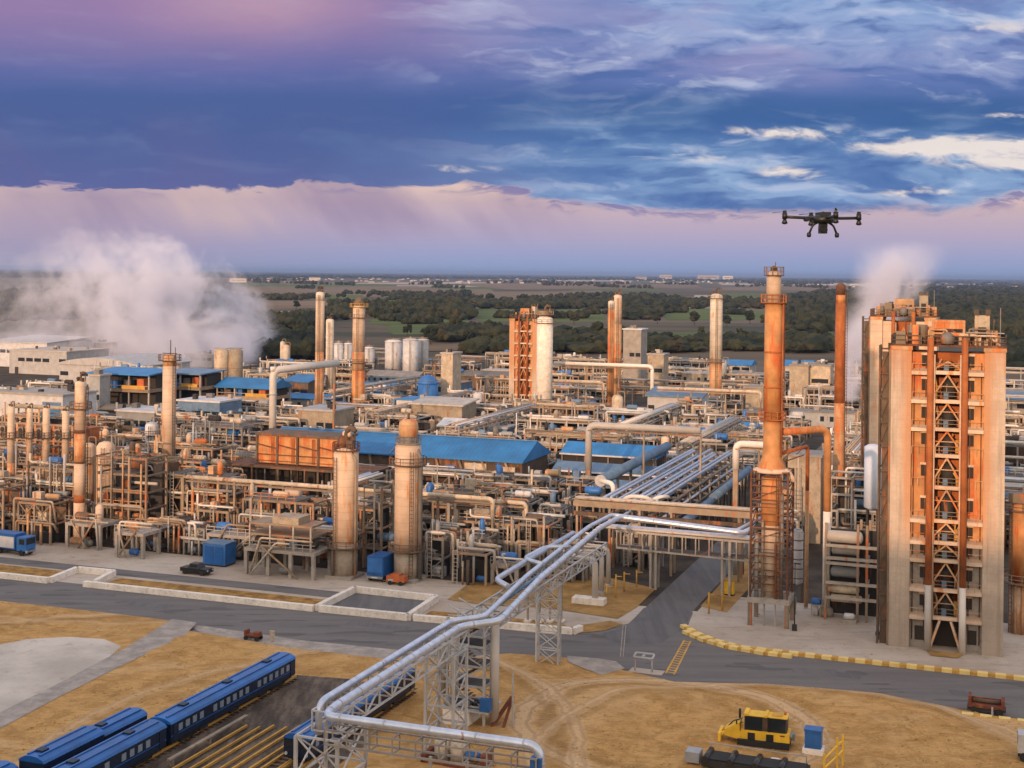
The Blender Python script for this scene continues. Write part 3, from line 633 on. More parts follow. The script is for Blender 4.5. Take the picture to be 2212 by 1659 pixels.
for i,u in enumerate((1140,1165,1188,1212)):
    q=GS(u,1345); part(o,'leg','steel_tan',M().beam(lp(q[0],q[1],.1),lp(q[0],q[1],11.2),.26)); part(o,'footing','white_concrete',M().cbox(*lp(q[0],q[1],.1),.9,.9,.3))
occ(-57,-48,60,188)
# vessel and stair tower standing under the pipeline knee
o=thing('stair_tower','grey stair tower with pale tubes and a red base under the pipeline knee','stair tower',W(-53.2,132.9,.3),lm='the grey stair tower')
for dx in (-2.1,2.1):
    for dy in (-1.5,1.5): part(o,'post','galv_steel',M().beam((dx,dy,0),(dx,dy,11.2),.26))
m=M()
for k in range(5):
    z=2.+k*2.1
    for dy in (-1.5,1.5):
        m.beam((-2.1,dy,z),(2.1,dy,z),.2); m.beam((-2.1,dy,z+1.),(2.1,dy,z+1.),.08)
        m.beam((-2.1 if k%2 else 2.1,dy,z),(2.1 if k%2 else -2.1,dy,z+2.1),.12)
    for dx in (-2.1,2.1): m.beam((dx,-1.5,z),(dx,1.5,z),.2)
part(o,'lattice_frame','galv_steel',m)
for k in range(5):
    part(o,'landing','deck_grey',M().box(-2,2,-1.4,1.4,2.02+k*2.1,2.1+k*2.1)); 
    st_=M()
    for i in range(9):
        x=-1.5+i*.34 if k%2 else 1.5-i*.34; st_.cbox(x,-.6,2.1+k*2.1+i*.22,.32,1.1,.06)
    if k<4: part(o,'stair_flight','steel_tan',st_)
part(o,'riser_tube','white_pipe',M().cyl((-1.1,-1.9,3.),(-1.1,-1.9,10.4),.45)); part(o,'riser_tube','cream_paint',M().cyl((-2.9,-1.,2.6),(-2.9,-1.,9.8),.55)); part(o,'riser_tube','white_pipe',M().cyl((2.9,-.6,0),(2.9,-.6,11.),.5))
part(o,'spray_head','white_paint',M().lathe([(.1,9.9),(.5,10.3),(.45,10.9),(.1,11.3)],12,-1.1,-1.9))
part(o,'tank_deck','galv_steel',M().box(-2.6,2.8,-2.2,1.9,1.6,1.78)); 
for i in range(5): part(o,'drum','dark_glass' if i%2 else 'grey_paint',M().hdrum((-1.9+i*1.0,-1.6+.5*(i%2),2.3),.7,.42,'y'))
part(o,'electrical_box','blue_paint',M().cbox(2.4,-1.8,1.8,1.1,.8,1.3))
part(o,'footing','white_concrete',M().box(-2.3,.6,-2.2,1.2,-.4,1.6))
rs=o; o=thing('pump_skid','rust-red steel skid with two pale tubs under the silver pipe run',  'skid',G(985,1650,.45))
for x in (-1.6,.1): part(o,'tub','cream_paint',M().cyl((x,.3,0),(x,.3,2.1),.75,n=16))
part(o,'skid_frame','rusty_red',M().box(-3.2,3.4,-1.2,-.8,0,.5).box(-3.2,3.4,1.,1.4,0,.5).box(-3.2,-2.8,-1.2,1.4,0,.9).box(2.9,3.4,-1.2,1.4,0,1.5))
part(o,'pump','blue_paint',M().hdrum((1.7,.2,.9),1.2,.45)); part(o,'hose','dull_yellow',M().tube([(2.2,-.6,.5),(2.4,-.7,2.),(1.4,-.5,2.4)],.09,6,.4)); o=rs
part(o,'red_brace','rusty_red',M().beam((2.9,-1.4,0),(4.2,1.2,2.6),.3).beam((4.2,-1.4,0),(4.2,1.6,2.6),.26))
part(o,'side_pole','galv_steel',M().beam((4.9,-.4,0),(4.9,-.4,5.6),.16))
# ---------------------------------------------------------------- small things on the grass and the road
q=GS(1390,1452)
o=thing('barrier_gate','white tubular barrier frame with a rail panel at the road junction','barrier',W(q[0],q[1],.3))
for x in (-1.05,1.05): part(o,'leg','white_paint',M().cyl((x,0,-.3),(x,0,1.5),.11,n=8)); 
part(o,'rail_panel','white_paint',M().tube([(-1.15,-.3,1.5),(1.15,-.3,1.5),(1.15,.75,1.75),(-1.15,.75,1.75),(-1.15,-.3,1.5)],.14,8,.2).box(-.2,.1,-.25,.7,1.52,1.7))
part(o,'foot_slab','yard_concrete',M().box(-1.7,2.4,-.7,1.1,-.35,-.18))
o=thing('tanker_trailer','rust-brown open trailer parked at the road edge','trailer',G(2131,1540,.06)); 
part(o,'chassis','steel_dark',M().box(-2.,2.,-.8,.8,.45,.7)); part(o,'bed','rusty_red',M().box(-1.9,1.9,-.85,.85,.72,1.05).box(-1.9,-1.6,-.85,.85,1.05,1.9).box(1.5,1.9,-.85,.85,1.05,1.7).box(-1.6,1.5,.7,.85,1.05,1.45)); part(o,'jack_post','white_paint',M().cbox(.6,-1.0,0,.2,.2,1.0)); part(o,'load_pipe','steel_brown',M().cyl((-1.5,0,1.3),(1.45,0,1.3),.22))
for x in (-1.3,1.3):
    for y in (-.8,.8): part(o,'wheel','rubber',M().cyl((x,y-.14,.42),(x,y+.14,.42),.42))
o=thing('drain_cart','small rusty cart on the gravel shoulder','cart',G(547,1382,.1)); part(o,'tray','rusty_red',M().box(-1.1,1.1,-.5,.5,.55,.75).box(-1.1,-.8,-.5,.5,.75,1.25).box(.2,1.0,-.4,.4,.75,1.1)); part(o,'axle','steel_dark',M().box(-.8,.8,-.4,.4,.3,.55))
for x in (-.8,.8):
    for y in (-.5,.5): part(o,'wheel','rubber',M().cyl((x,y-.1,.3),(x,y+.1,.3),.3))
solo('marker_post','short pale post with a square head beside the rusty cart','marker post','cream_paint',M().cbox(0,0,0,.25,.25,1.1).cbox(0,0,.7,.7,.3,.7),G(588,1386,.1))
# yellow machine
q=GS(1640,1624); 
o=thing('road_machine','yellow tracked machine with two dark cab windows and a sloping nose','machine',W(q[0],q[1]-.2,.5),-TH+.06,lm='the yellow machine'); o.scale=(.92,.92,.95); o.location+=Vector((.3,.3,0))
bp=M().extr([(0,.5),(0,1.55),(2.3,1.55),(2.3,.5)],-2.4,3.0); part(o,'body','yellow',bp)
part(o,'nose','yellow',M().add([(-2.4,0,.5),(-2.4,2.3,.5),(-2.4,2.3,2.3),(-2.4,0,2.3),(-4.1,.3,.7),(-4.1,2.0,.7),(-4.1,2.0,1.3),(-4.1,.3,1.3)],[(0,3,7,4),(1,5,6,2),(3,2,6,7),(0,4,5,1),(4,7,6,5),(0,1,2,3)]))
part(o,'blade','yellow',M().beam((-4.6,-.2,.55),(-4.6,2.5,.55),.3,.9).beam((-4.1,.5,1.),(-4.6,.3,.7),.25).beam((-4.1,1.8,1.),(-4.6,2.,.7),.25))
cb=part(o,'cab','steel_brown',M().box(-1.9,2.7,.25,2.1,1.55,3.05)); part(cb,'cab_roof','yellow',M().box(-1.95,2.75,.18,2.15,3.05,3.13).box(-1.95,-1.5,.1,2.2,3.05,3.3).box(.3,.6,.1,2.2,3.05,3.28)); 
for x in (-.75,1.75): part(cb,'cab_window','dark_glass',M().box(x-.95,x+.8,.16,.26,1.5,2.98)); part(cb,'window_post','black_paint',M().box(x-1.12,x-.93,.12,.26,1.5,3.07))
part(o,'exhaust','steel_dark',M().cyl((-2.6,1.9,2.2),(-2.6,1.9,3.2),.13)); part(o,'side_vent','black_paint',M().box(-1.5,-.7,-.05,.03,.62,1.35)); part(o,'side_vent','black_paint',M().box(.5,1.3,-.05,.03,.62,1.35)); part(o,'warning_plate','rusty_red',M().box(2.,2.5,-.03,.02,1.25,1.4))
for y in (-.12,1.9): part(o,'track_belt','rubber',M().extr([(y-.25,0),(y+.35,0),(y+.35,.62),(y-.25,.62)],-2.6,3.0))
part(o,'grab_rail','dark_rust',M().tube([(-2.3,-.12,1.5),(-2.3,-.12,2.4),(-1.95,-.12,2.4)],.05,6,.1)); part(o,'sill_guard','rusty_red',M().box(-2.35,2.95,-.12,0,.42,.62)); part(o,'hydraulic_hose','black_paint',M().tube([(-2.5,1.2,2.3),(-3.2,1.1,2.1),(-3.9,1.2,1.3)],.07,6,.3)); part(o,'beacon','orange_paint',M().cyl((2.4,1.6,3.1),(2.4,1.6,3.45),.14)); part(o,'roof_hatch','dull_yellow',M().cbox(1.6,1.2,3.13,1.1,1.1,.1)); part(o,'mirror','black_paint',M().beam((-2.,-.1,2.9),(-2.6,-.5,2.7),.06).cbox(-2.65,-.55,2.3,.12,.3,.5)); part(o,'tool_box','grey_paint',M().cbox(3.25,1.5,.6,.5,.9,.7)); part(o,'rear_lamp','grey_paint',M().cyl((3.0,.6,1.2),(3.25,.6,1.2),.25))
o=thing('storage_bin','bright blue upright bin on a pale plinth near the yellow machine','bin',G(1757,1622,.5),-TH); part(o,'body','blue_paint',M().box(-.8,.8,-.6,.7,.4,2.1)); part(o,'lid','blue_paint',M().box(-.88,.88,-.68,.78,2.1,2.28)); part(o,'plinth','white_concrete',M().box(-1,1,-.8,.9,-.2,.4))
o=thing('conveyor_bed','dark flat conveyor bed at the bottom edge below the yellow machine','conveyor',G(1622,1664,.5),-TH-.02); part(o,'frame','steel_dark',M().box(-4.6,5.4,-1.2,1.6,.2,.75)); part(o,'belt','rubber',M().box(-4.4,5.2,-1.,1.4,.75,.92)); 
for x in (-4.2,-1.8,.6,3.): part(o,'roller','black_paint',M().cyl((x,-1.3,.9),(x,1.6,.9),.3))
part(o,'hopper','grey_paint',M().cbox(-5.6,0,.2,1.4,1.6,1.0)); part(o,'guard_rail','steel_pale',M().beam((-4.4,1.7,1.5),(5,1.7,1.5),.1).beam((-4.4,1.7,.7),(-4.4,1.7,1.5),.1).beam((5,1.7,.7),(5,1.7,1.5),.1))
o=thing('safety_railing','yellow pipe railing by the bottom edge next to the blue bin','railing',G(1808,1665,.5),-TH)
for (x,y,h) in ((0,0,3.2),(-.9,-2.6,2.4),(.35,1.6,3.)): part(o,'post','yellow',M().beam((x,y,-.2),(x,y,h),.16)); 
part(o,'rail','yellow',M().beam((0,0,2.4),(-.9,-2.6,1.9),.13).beam((0,0,1.4),(-.9,-2.6,1.),.13)); part(o,'rail','yellow',M().beam((0,0,2.5),(.35,1.6,2.4),.13).beam((0,0,1.4),(.35,1.6,1.5),.13))
solo('valve_box','small white valve box in the grass at the bottom edge','valve box','white_concrete',M().cbox(0,0,-.2,.9,.9,.7).cbox(0,0,.5,.7,.7,.08),G(1674,1652,.5)+Vector((0,0,0)))
o=thing('service_truck','white truck cut off by the picture edge behind the kerb','truck',G(2224,1640,.5),-TH); part(o,'body','white_paint',M().box(-1.1,2.6,-1.,1.,.8,2.6)); part(o,'chassis','black_paint',M().box(-1.1,2.6,-.8,.8,.4,.8)); part(o,'lamp','pale_yellow',M().box(-1.18,-1.1,-.8,-.4,1.,1.3)); part(o,'windscreen','dark_glass',M().box(-1.14,-1.1,-.85,.85,1.7,2.4))
for x in (-.5,1.8):
    for y in (-.9,.9): part(o,'wheel','rubber',M().cyl((x,y-.15,.45),(x,y+.15,.45),.45))
# ---------------------------------------------------------------- white barrier walls
def bw(label,pts,h=.85,wd=.75,lm=None):
    c=pts[0]; o=None; m=M()
    for a,b in zip(pts,pts[1:]):
        L=math.hypot(b[0]-a[0],b[1]-a[1]); ex=wd/2/L
        m.beam((a[0]-c[0],a[1]-c[1],h/2),(b[0]-c[0],b[1]-c[1],h/2),wd,h)
    return solo('barrier_wall',label,'wall','white_concrete',m,W(c[0],c[1],.03),lm=lm)
bw('long low white wall along the main road, from the picture edge to the small pen',[(-300,167.6),(-136.6,167.6)])
bw('low white wall along the road between the small pen and the large pen',[(-130.2,167.9),(-91.3,168.1)])
bw('short low white wall along the road from the large pen to the pipeline',[(-76.2,168.9),(-53.8,170.6),(-53.2,172.4)])
bw('small white-walled pen beside the main road',[(-136.4,167.9),(-137.4,175.4),(-130.6,175.6),(-129.0,169.0)],.9)
bw('large white-walled pen of bare asphalt beside the main road',[(-90.8,168.3),(-91,180.2),(-77.6,179.9),(-76.9,168.6),(-90.4,168.2)],.95,lm='the large white pen')
# ---------------------------------------------------------------- vehicles in front of the plant
q=GS(30,1196)
o=thing('tanker_truck','blue tanker truck with a white tank side, parked at the picture edge','truck',W(q[0],q[1],.06),-TH-.05,lm='the blue tanker truck')
part(o,'chassis','black_paint',M().box(-4.4,3.8,-.9,.9,.55,.95)); part(o,'cargo_box','rail_blue',M().box(-4.4,1.4,-1.2,1.2,.95,3.5)); part(o,'side_panel','white_paint',M().box(-4.2,1.1,-1.25,-1.2,1.15,3.0)); cb=part(o,'cab','blue_paint',M().box(1.6,3.6,-1.15,1.15,.8,3.1)); part(cb,'windscreen','dark_glass',M().box(3.6,3.66,-1.,1.,1.9,2.9)); part(cb,'side_window','dark_glass',M().box(2.2,3.3,-1.2,-1.15,1.9,2.8)); part(cb,'bumper','white_paint',M().box(3.6,3.8,-1.15,1.15,.6,.95))
for x in (-3.4,-2.2,2.6):
    for y in (-1.,1.): part(o,'wheel','rubber',M().cyl((x,y-.2,.5),(x,y+.2,.5),.5))
q=GS(425,1240)
o=thing('pickup_truck','black pickup truck parked in front of the blue container','pickup',W(q[0],q[1],.06),-TH-.04)
part(o,'body','black_paint',M().extr([(-.95,.4),(-.95,1.0),(.95,1.0),(.95,.4)],-2.5,2.5)); cb=part(o,'cab','black_paint',M().add([(-1.2,-.85,1.0),(1.1,-.85,1.0),(1.1,.85,1.0),(-1.2,.85,1.0),(-.8,-.7,1.7),(.6,-.7,1.7),(.6,.7,1.7),(-.8,.7,1.7)],[(4,5,6,7),(0,1,5,4),(1,2,6,5),(2,3,7,6),(3,0,4,7)])); part(cb,'window','dark_glass',M().box(-.7,.6,-.82,-.78,1.1,1.6)); part(o,'headlight','white_paint',M().box(2.48,2.53,-.85,-.5,.7,.9)); part(o,'headlight','white_paint',M().box(2.48,2.53,.5,.85,.7,.9))
for x in (-1.6,1.6):
    for y in (-.9,.9): part(o,'wheel','rubber',M().cyl((x,y-.12,.4),(x,y+.12,.4),.4))
q=GS(462,1224); 
o=thing('site_container','big blue container standing behind the black pickup','container',W(q[0],q[1],.06),lm='the blue container')
part(o,'body','blue_paint',M().box(-2.1,2.1,0,3.2,.25,3.6)); part(o,'roof','blue_grey',M().box(-2.2,2.2,-.1,3.3,3.6,3.75)); part(o,'door','rail_blue',M().box(-1.7,-.1,-.06,0,.4,3.2)); part(o,'door','rail_blue',M().box(.1,1.7,-.06,0,.4,3.2)); part(o,'skid','black_paint',M().box(-2.1,2.1,.1,3.,0,.25)); occ(q[0]-3,q[0]+3,q[1]-2,q[1]+5)
q=GS(808,1259); 
o=thing('pump_truck','narrow blue truck seen from behind, parked between the two pale columns','truck',W(q[0],q[1],.06),lm='the narrow blue truck'); part(o,'body','rail_blue',M().box(-1.4,1.4,.3,4.5,.9,3.9)); part(o,'tail_door','blue_paint',M().box(-1.25,1.25,.22,.3,1.5,3.7)); part(o,'bumper','grey_paint',M().box(-1.35,1.35,.1,.4,.55,.9)); part(o,'plate','white_paint',M().box(-.5,.5,.06,.1,.65,.8)); part(o,'chassis','black_paint',M().box(-1.,1.,.4,4.6,.4,.9))
for x in (-1.15,1.15):
    for y in (1.1,3.6): part(o,'wheel','rubber',M().cyl((x-.2,y,.5),(x+.2,y,.5),.5))
occ(-93.5,-89,186,192)
q=GS(857,1263); 
o=thing('compressor','low orange compressor beside the narrow blue truck','compressor',W(q[0],q[1],.06)); part(o,'body','orange_paint',M().box(-1.5,1.5,-.6,.8,.45,1.35).box(-.9,.6,-.5,.7,1.35,1.6)); part(o,'panel','white_paint',M().box(-1.2,-.3,-.64,-.6,.6,.85)); part(o,'drawbar','rusty_red',M().beam((-1.5,0,.5),(-2.3,0,.35),.15))
for x in (-.9,.9): part(o,'wheel','rubber',M().cyl((x,-.75,.32),(x,-.5,.32),.32)); part(o,'wheel','rubber',M().cyl((x,.7,.32),(x,.95,.32),.32))
q=GS(1575,1286); 
o=thing('fuel_cabinet','yellow upright cabinet at the far side of the road junction','cabinet',W(q[0],q[1],.08)); part(o,'body','yellow',M().box(-.75,.75,-.5,.5,.2,2.1)); part(o,'top','dull_yellow',M().box(-.8,.8,-.55,.55,2.1,2.22)); part(o,'warning_sign','rusty_red',M().box(.0,.35,-.53,-.5,1.2,1.5)); part(o,'base','black_paint',M().box(-.75,.75,-.5,.5,0,.2))
# bent pipes coming down at the corner
for i,(u,v,v1,sx,h,r,lab) in enumerate(((1285,1305,1210,-4.2,6.6,.46,'thick white pipe bent down onto the pale concrete block'),(1299,1284,1196,-4.,6.2,.38,'middle white pipe of the three bent down at the corner'),(1314,1268,1184,-3.6,6.0,.36,'farther white pipe of the three bent down at the corner'))):
    q=GS(u,v); o=thing('bent_pipe',lab,'pipe',W(q[0],q[1],.05)); part(o,'pipe','white_pipe',M().tube([(sx-1,0,h),(0,0,h),(0,0,.4)],r,12,1.3)); part(o,'flange','grey_paint',M().cyl((0,0,.2),(0,0,.5),r+.2))
    if i==0: part(o,'concrete_block','white_concrete',M().box(-3.2,1.6,-1.1,.8,.0,.9))
    else: part(o,'footing','grey_concrete',M().cbox(0,0,0,1.2,1.2,.25))
for i,(u,v,h) in enumerate(((1310,1300,2.6),(1330,1290,3.4),(1348,1278,3.),(1375,1268,2.6))):
    solo('guard_post','yellow steel guard post in the dirt strip beside the side road','guard post','dull_yellow',M().cyl((0,0,0),(0,0,h),.12,n=8).beam((0,0,h-.3),(.9,.2,h-.3),.12),G(u,v,.1),group='yellow guard posts beside the side road')
for i,(u,v,h) in enumerate(((1531,1325,3.),(1560,1318,2.4))):
    solo('guard_post','rusty yellow guard post on the concrete edge below the big stack','guard post','dull_yellow',M().cyl((0,0,0),(0,0,h),.14,n=8).beam((0,0,h-.2),(.8,.3,h-.4),.12),G(u,v,.1),group='yellow guard posts below the big stack')

o=thing('pump','small pale pump on the concrete at the foot of the coker tower stair','pump',G(1903,1372,.05)); part(o,'motor','white_paint',M().hdrum((0,0,.8),.7,.38)); part(o,'base','steel_dark',M().cbox(0,0,0,1.4,.8,.45)); part(o,'valve_wheel','steel_brown',M().cyl((.2,-.2,1.2),(.2,-.2,1.5),.3,n=12))
# ---------------------------------------------------------------- stacks and columns
def zof(u,v,d): return HC-(v-HY-ROLL*(u-CX))*d/FL
def ring(r,z,w=.7,h=1.1):
    m=M().lathe([(r*.9,z-.12),(r+w,z-.12),(r+w,z),(r*.9,z)],20)
    return m
def platform(par,r,z,mat='steel_brown',w=.9):
    pl=part(par,'platform',mat,ring(r,z,w))
    m=M(); n=12
    for i in range(n):
        a=6.2831853*i/n; b=6.2831853*(i+1)/n; R=r+w-.05
        m.beam((R*math.cos(a),R*math.sin(a),z),(R*math.cos(a),R*math.sin(a),z+1.1),.09)
        m.beam((R*math.cos(a),R*math.sin(a),z+1.1),(R*math.cos(b),R*math.sin(b),z+1.1),.09); m.beam((R*math.cos(a),R*math.sin(a),z+.55),(R*math.cos(b),R*math.sin(b),z+.55),.07)
    part(pl,'railing',mat,m); return pl
def ladder(par,r,z0,z1,ang,mat='steel_brown',cage=True):
    m=M(); c,s_=math.cos(ang),math.sin(ang); R=r+.35
    def p(o,z): return (R*c-o*s_,R*s_+o*c,z)
    for o in (-.28,.28): m.beam(p(o,z0),p(o,z1),.1)
    z=z0
    while z<z1: m.beam(p(-.28,z),p(.28,z),.06); z+=.6
    return part(par,'ladder',mat,m)
def gear(par,r,z,k=1.,mat='steel_brown'):
    a=part(par,'vent_pipe',mat,M().tube([(0,0,z-.2),(0,0,z+1.7*k),(.5*k,0,z+2.3*k),(1.1*k,0,z+1.8*k)],.26*k,8,.5))
    part(par,'valve',mat,M().cyl((-r*.55,0,z),(-r*.55,0,z+1.1*k),.35*k,n=10).cyl((-r*.55,-.4,z+.7*k),(-r*.55,.5,z+.7*k),.22*k,n=8)); part(par,'valve',mat,M().cbox(r*.45,-.2,z,.7*k,.7*k,.9*k))
    part(par,'davit',mat,M().beam((r*.7,.3,z),(r*.7,.3,z+2.2*k),.14).beam((r*.7,.3,z+2.2*k),(r*.1,.3,z+2.5*k),.12))
def stack(name,label,cat,u,vb,vt,dia,mat,bands=(),rings=(),top=1.,lad=-1.3,lm=None,taper=1.,z0=None,group=None,skirt=None,cone=None):
    b=G(u,vb); d=b.y; r=dia/2*d/FL; h=zof(u,vt,d); o=thing(name,label,cat,(b.x,b.y,0),-TH,group,lm,h*.5)
    cuts=[z0 or 0.]+sorted(zof(u,v,d) for v,_ in bands)+[h]; mats=[mat]+[q for _,q in sorted(bands,key=lambda k:-k[0])]
    for i,(a,c) in enumerate(zip(cuts,cuts[1:])):
        f=lambda z:r*(1+(taper-1)*(z-cuts[0])/(h-cuts[0]))
        pr=[(f(a),a),(f(c),c)]
        if i==len(cuts)-2: pr+=[(f(c)*.86,c+r*.22),(f(c)*.4,c+r*.42)]
        part(o,'shell' if i==0 else 'upper_shell',mats[i],M().lathe(pr,24))
    if skirt: part(o,'skirt','grey_concrete',M().lathe([(r*1.12,0),(r*1.12,skirt)],24))
    for v in rings: platform(o,r*1.0,zof(u,v,d))
    if top: gear(o,r,h+r*.35,top)
    if lad is not None: ladder(o,r,1.,h-.5,lad)
    s,t=S(b); occ(s-r-1.2,s+r+1.2,t-r-1,t+r+1); return o,r,h,d
# two front columns
o,r,h,d=stack('distillation_column','pale rust-streaked column with a dark machinery head, in front of the orange furnace box','column',745,1246,978,54,'cream_base',bands=((1172,'cream_shell'),),rings=(1180,),top=1.5,lad=-1.9,lm='the column with the dark head')
part(o,'top_frame','dark_rust',M().beam((-1.6,-.9,h),(-1.0,0,h+2.6),.25).beam((1.6,-.9,h),(1.0,0,h+2.6),.25).beam((-1.2,-.4,h+1.7),(1.2,-.4,h+1.7),.25).lathe([(1.0,h+.4),(1.0,h+2.2),(.6,h+2.7)],14,-.5,.2))
platform(o,r*.75,h+.5,'dark_rust',.7)
part(o,'top_drum','cream_shell',M().hdrum((0,.3,h+2.9),1.1,.5)); part(o,'downcomer_pipe','steel_tan',M().tube([(1.5,-1.,h),(2.25,-1.,h-.8),(2.25,-1.,.3)],.2,8,.6)); part(o,'downcomer_pipe','steel_grey',M().tube([(-1.2,-2.,4.5),(-1.2,-2.0,.2)],.18,8))
part(o,'saddle_legs','grey_concrete',M().cbox(0,0,0,4.6,4.6,.5))
o,r,h,d=stack('distillation_column','tall pale column with a narrower rusty head and a ladder, beside the narrow blue truck','column',879,1252,966,57,'cream_base',bands=((1190,'cream_shell'),),rings=(1186,1002),top=0,lad=-.9,lm='the column with the narrow head')
part(o,'neck','steel_grey',M().lathe([(r*.72,h),(r*.72,h+1.6)],20)); part(o,'head','rust_shell',M().lathe([(r*.72,h+1.6),(r*.76,h+3.2),(r*.7,h+3.9),(r*.4,h+4.4)],20)); platform(o,r*.75,h+.7,'steel_grey',.5); part(o,'side_riser','steel_grey',M().tube([(r+.35,-.6,.4),(r+.35,-.6,h-1.5),(r*.6,-.3,h+.6)],.36,10,.8)); part(o,'handrail','steel_brown',M().beam((-r,-.9,h-2.5),(-r-.5,-.9,h-2.5),.2)); part(o,'saddle_legs','grey_concrete',M().cbox(0,0,0,4.8,4.8,.5))
part(o,'vent_pipe','steel_brown',M().cyl((0,0,h+4.3),(0,0,h+5.3),.2))
# left hand stacks
o,r,h,d=stack('smokestack','tall slim pale stack with a rust-red foot in front of the open blue-roofed hall','smokestack',363,1112,772,29,'deep_rust',bands=((1060,'rust_shell'),(1000,'cream_shell'),(790,'rust_shell')),rings=(778,),top=0,lad=-.4,lm='the tall slim stack')
part(o,'mast','steel_brown',M().beam((.2,0,h),(.2,0,h+3.4),.14).beam((-1.6,0,h+.8),(1.6,0,h+.8),.12).beam((1.3,0,h),(1.3,0,h+2.),.1))
o,r,h,d=stack('smokestack','slim orange and cream banded stack on a round pedestal behind the roadside yard','smokestack',171,1172,828,25,'cream_shell',bands=((1085,'deep_rust'),(1068,'cream_shell'),(1000,'rust_shell'),(930,'cream_shell')),rings=(882,),top=.7,lad=0.,lm='the banded slim stack')
part(o,'pedestal','rust_shell',M().lathe([(r*1.9,0),(r*1.9,.7),(r*1.15,1.)],20)); part(o,'clamp_band','dark_rust',M().lathe([(r*1.12,zof(171,935,d)),(r*1.12,zof(171,928,d))],20)); part(o,'clamp_band','dark_rust',M().lathe([(r*1.1,zof(171,1000,d)),(r*1.1,zof(171,996,d))],20))
# far stacks
stack('smokestack','slender rusty pale stack joined to a shorter grey flue, farthest over the brown fields','smokestack',689,902,634,19,'rust_shell',bands=((760,'cream_shell'),(650,'pale_shell')),rings=(790,),top=.8,lm='the slender twin stack')
stack('flue','shorter grey flue standing close against the slender rusty stack','flue',711,880,692,17,'pale_shell',top=.8)
o,r,h,d=stack('smokestack','stout rust-streaked stack with a wide railed top cage beside the white tanks','smokestack',773,905,664,29,'orange_shell',bands=((800,'rust_shell'),(760,'cream_shell')),rings=(783,),top=0,taper=.9,lm='the stout caged stack')
platform(o,r*1.0,h-3.2,'steel_brown',1.1); part(o,'cowl','steel_brown',M().lathe([(r*.75,h),(r*.8,h+1.4),(r*.45,h+3.),(r*.2,h+3.4)],16)); platform(o,r*.95,h+.2,'dull_yellow',.9)
o,r,h,d=stack('silo_column','smooth off-white column with a dark gear-laden head beside the far orange tower','column',1175,915,690,35,'white_concrete',top=1.6,lad=1.2,rings=(697,868),lm='the smooth white column')
platform(o,r*.9,h+1.6,'steel_tan',.5); part(o,'head_frame','steel_tan',M().cbox(-.6,0,h,2.2,2,2.6).beam((1.6,0,h),(1.6,0,h+3.6),.25))
o,r,h,d=stack('smokestack','slim orange half of the joined pair of stacks behind the pale gantry pipe','smokestack',1318,905,652,14,'deep_rust',bands=((868,'orange_shell'),(668,'pale_shell')),top=.6,lm='the joined orange stacks')
stack('smokestack','paler rust-spotted half of the joined pair of stacks behind the pale gantry pipe','smokestack',1332,885,640,18,'rust_shell',bands=((700,'cream_shell'),),rings=(780,),top=.9)
o,r,h,d=stack('smokestack','thick pale stack, orange-striped below its dark ring, beside the white blue-roofed house','smokestack',1545,898,640,27,'pale_shell',bands=((855,'rust_shell'),(783,'pale_shell')),rings=(782,644),top=1.,lm='the thick striped stack')
# thin orange stack on legs
b=G(1811,1142); d=b.y; r=12*d/FL; zb=zof(1811,1052,d); zt=zof(1811,630,d)
o=thing('smokestack','slender deep-orange stack standing on a round concrete table','smokestack',(b.x,b.y,0),lm='the slender orange stack',lmz=20); occ(*(lambda q:(q[0]-3.5,q[0]+3.5,q[1]-3,q[1]+3))(S(b)))
part(o,'shell','rust_shell',M().lathe([(r*1.35,zb+.3),(r*1.1,zb+4),(r,zb+9),(r*.98,zb+16)],22)); part(o,'upper_shell','deep_rust',M().lathe([(r*.98,zb+16),(r*.9,zt-2.2)],22)); part(o,'upper_shell','orange_shell',M().lathe([(r*.82,zt-2.2),(r*.82,zt-.6)],22)); part(o,'tip','dark_rust',M().lathe([(r*.85,zt-.6),(r*.85,zt+1.2),(r*.4,zt+1.6)],16)); ladder(o,r,zb+2,zt,-.6,'dark_rust'); 
part(o,'table','grey_concrete',M().lathe([(r*2.1,zb-.8),(r*2.1,zb)],24)); part(o,'gusset','rust_shell',M().beam((r*1.3,0,zb+.3),(r*1.9,-.4,zb+2.8),.5,.9))
for i in range(6): a=i*1.047+.3; part(o,'leg','grey_concrete',M().beam((r*1.7*math.cos(a),r*1.7*math.sin(a),0),(r*1.7*math.cos(a),r*1.7*math.sin(a),zb-.8),.6))
# the big stack with its scaffold
b=G(1664,1347); d=b.y; bs,bt=S(b)
Z=lambda v:zof(1664,v,d)
o=thing('smokestack','tallest orange stack with a flared collar, rising from a rusty scaffold beside the side road','smokestack',(b.x,b.y,0),lm='the big orange stack',lmz=30); occ(bs-4,bs+4,bt-3.5,bt+5)
r=1.2
part(o,'shell','orange_shell',M().lathe([(1.42,Z(1132)),(1.45,Z(1060)),(1.38,Z(1030))],28)); part(o,'flare','orange_shell',M().lathe([(2.0,Z(1018)),(2.05,Z(1013)),(1.75,Z(1003)),(1.34,Z(985)),(1.24,Z(965)),(1.24,Z(905))],28)); part(o,'collar','cream_shell',M().lathe([(2.1,Z(1020)),(2.6,Z(1018)),(2.6,Z(1014)),(2.0,Z(1010))],28)); part(o,'collar_hood','cream_shell',M().tube([(1.9,-.9,Z(1012)),(2.6,-.9,Z(1018)),(3.2,-.9,Z(1035))],.3,8,.5))
part(o,'upper_shell','orange_shell',M().lathe([(1.24,Z(905)),(1.2,Z(655))],28)); part(o,'upper_shell','cream_shell',M().lathe([(1.04,Z(655)),(1.0,Z(600)),(.9,Z(590)),(.5,Z(585))],28))
for v in (838,762): part(o,'band','deep_rust',M().lathe([(1.27,Z(v)),(1.27,Z(v-4))],28))
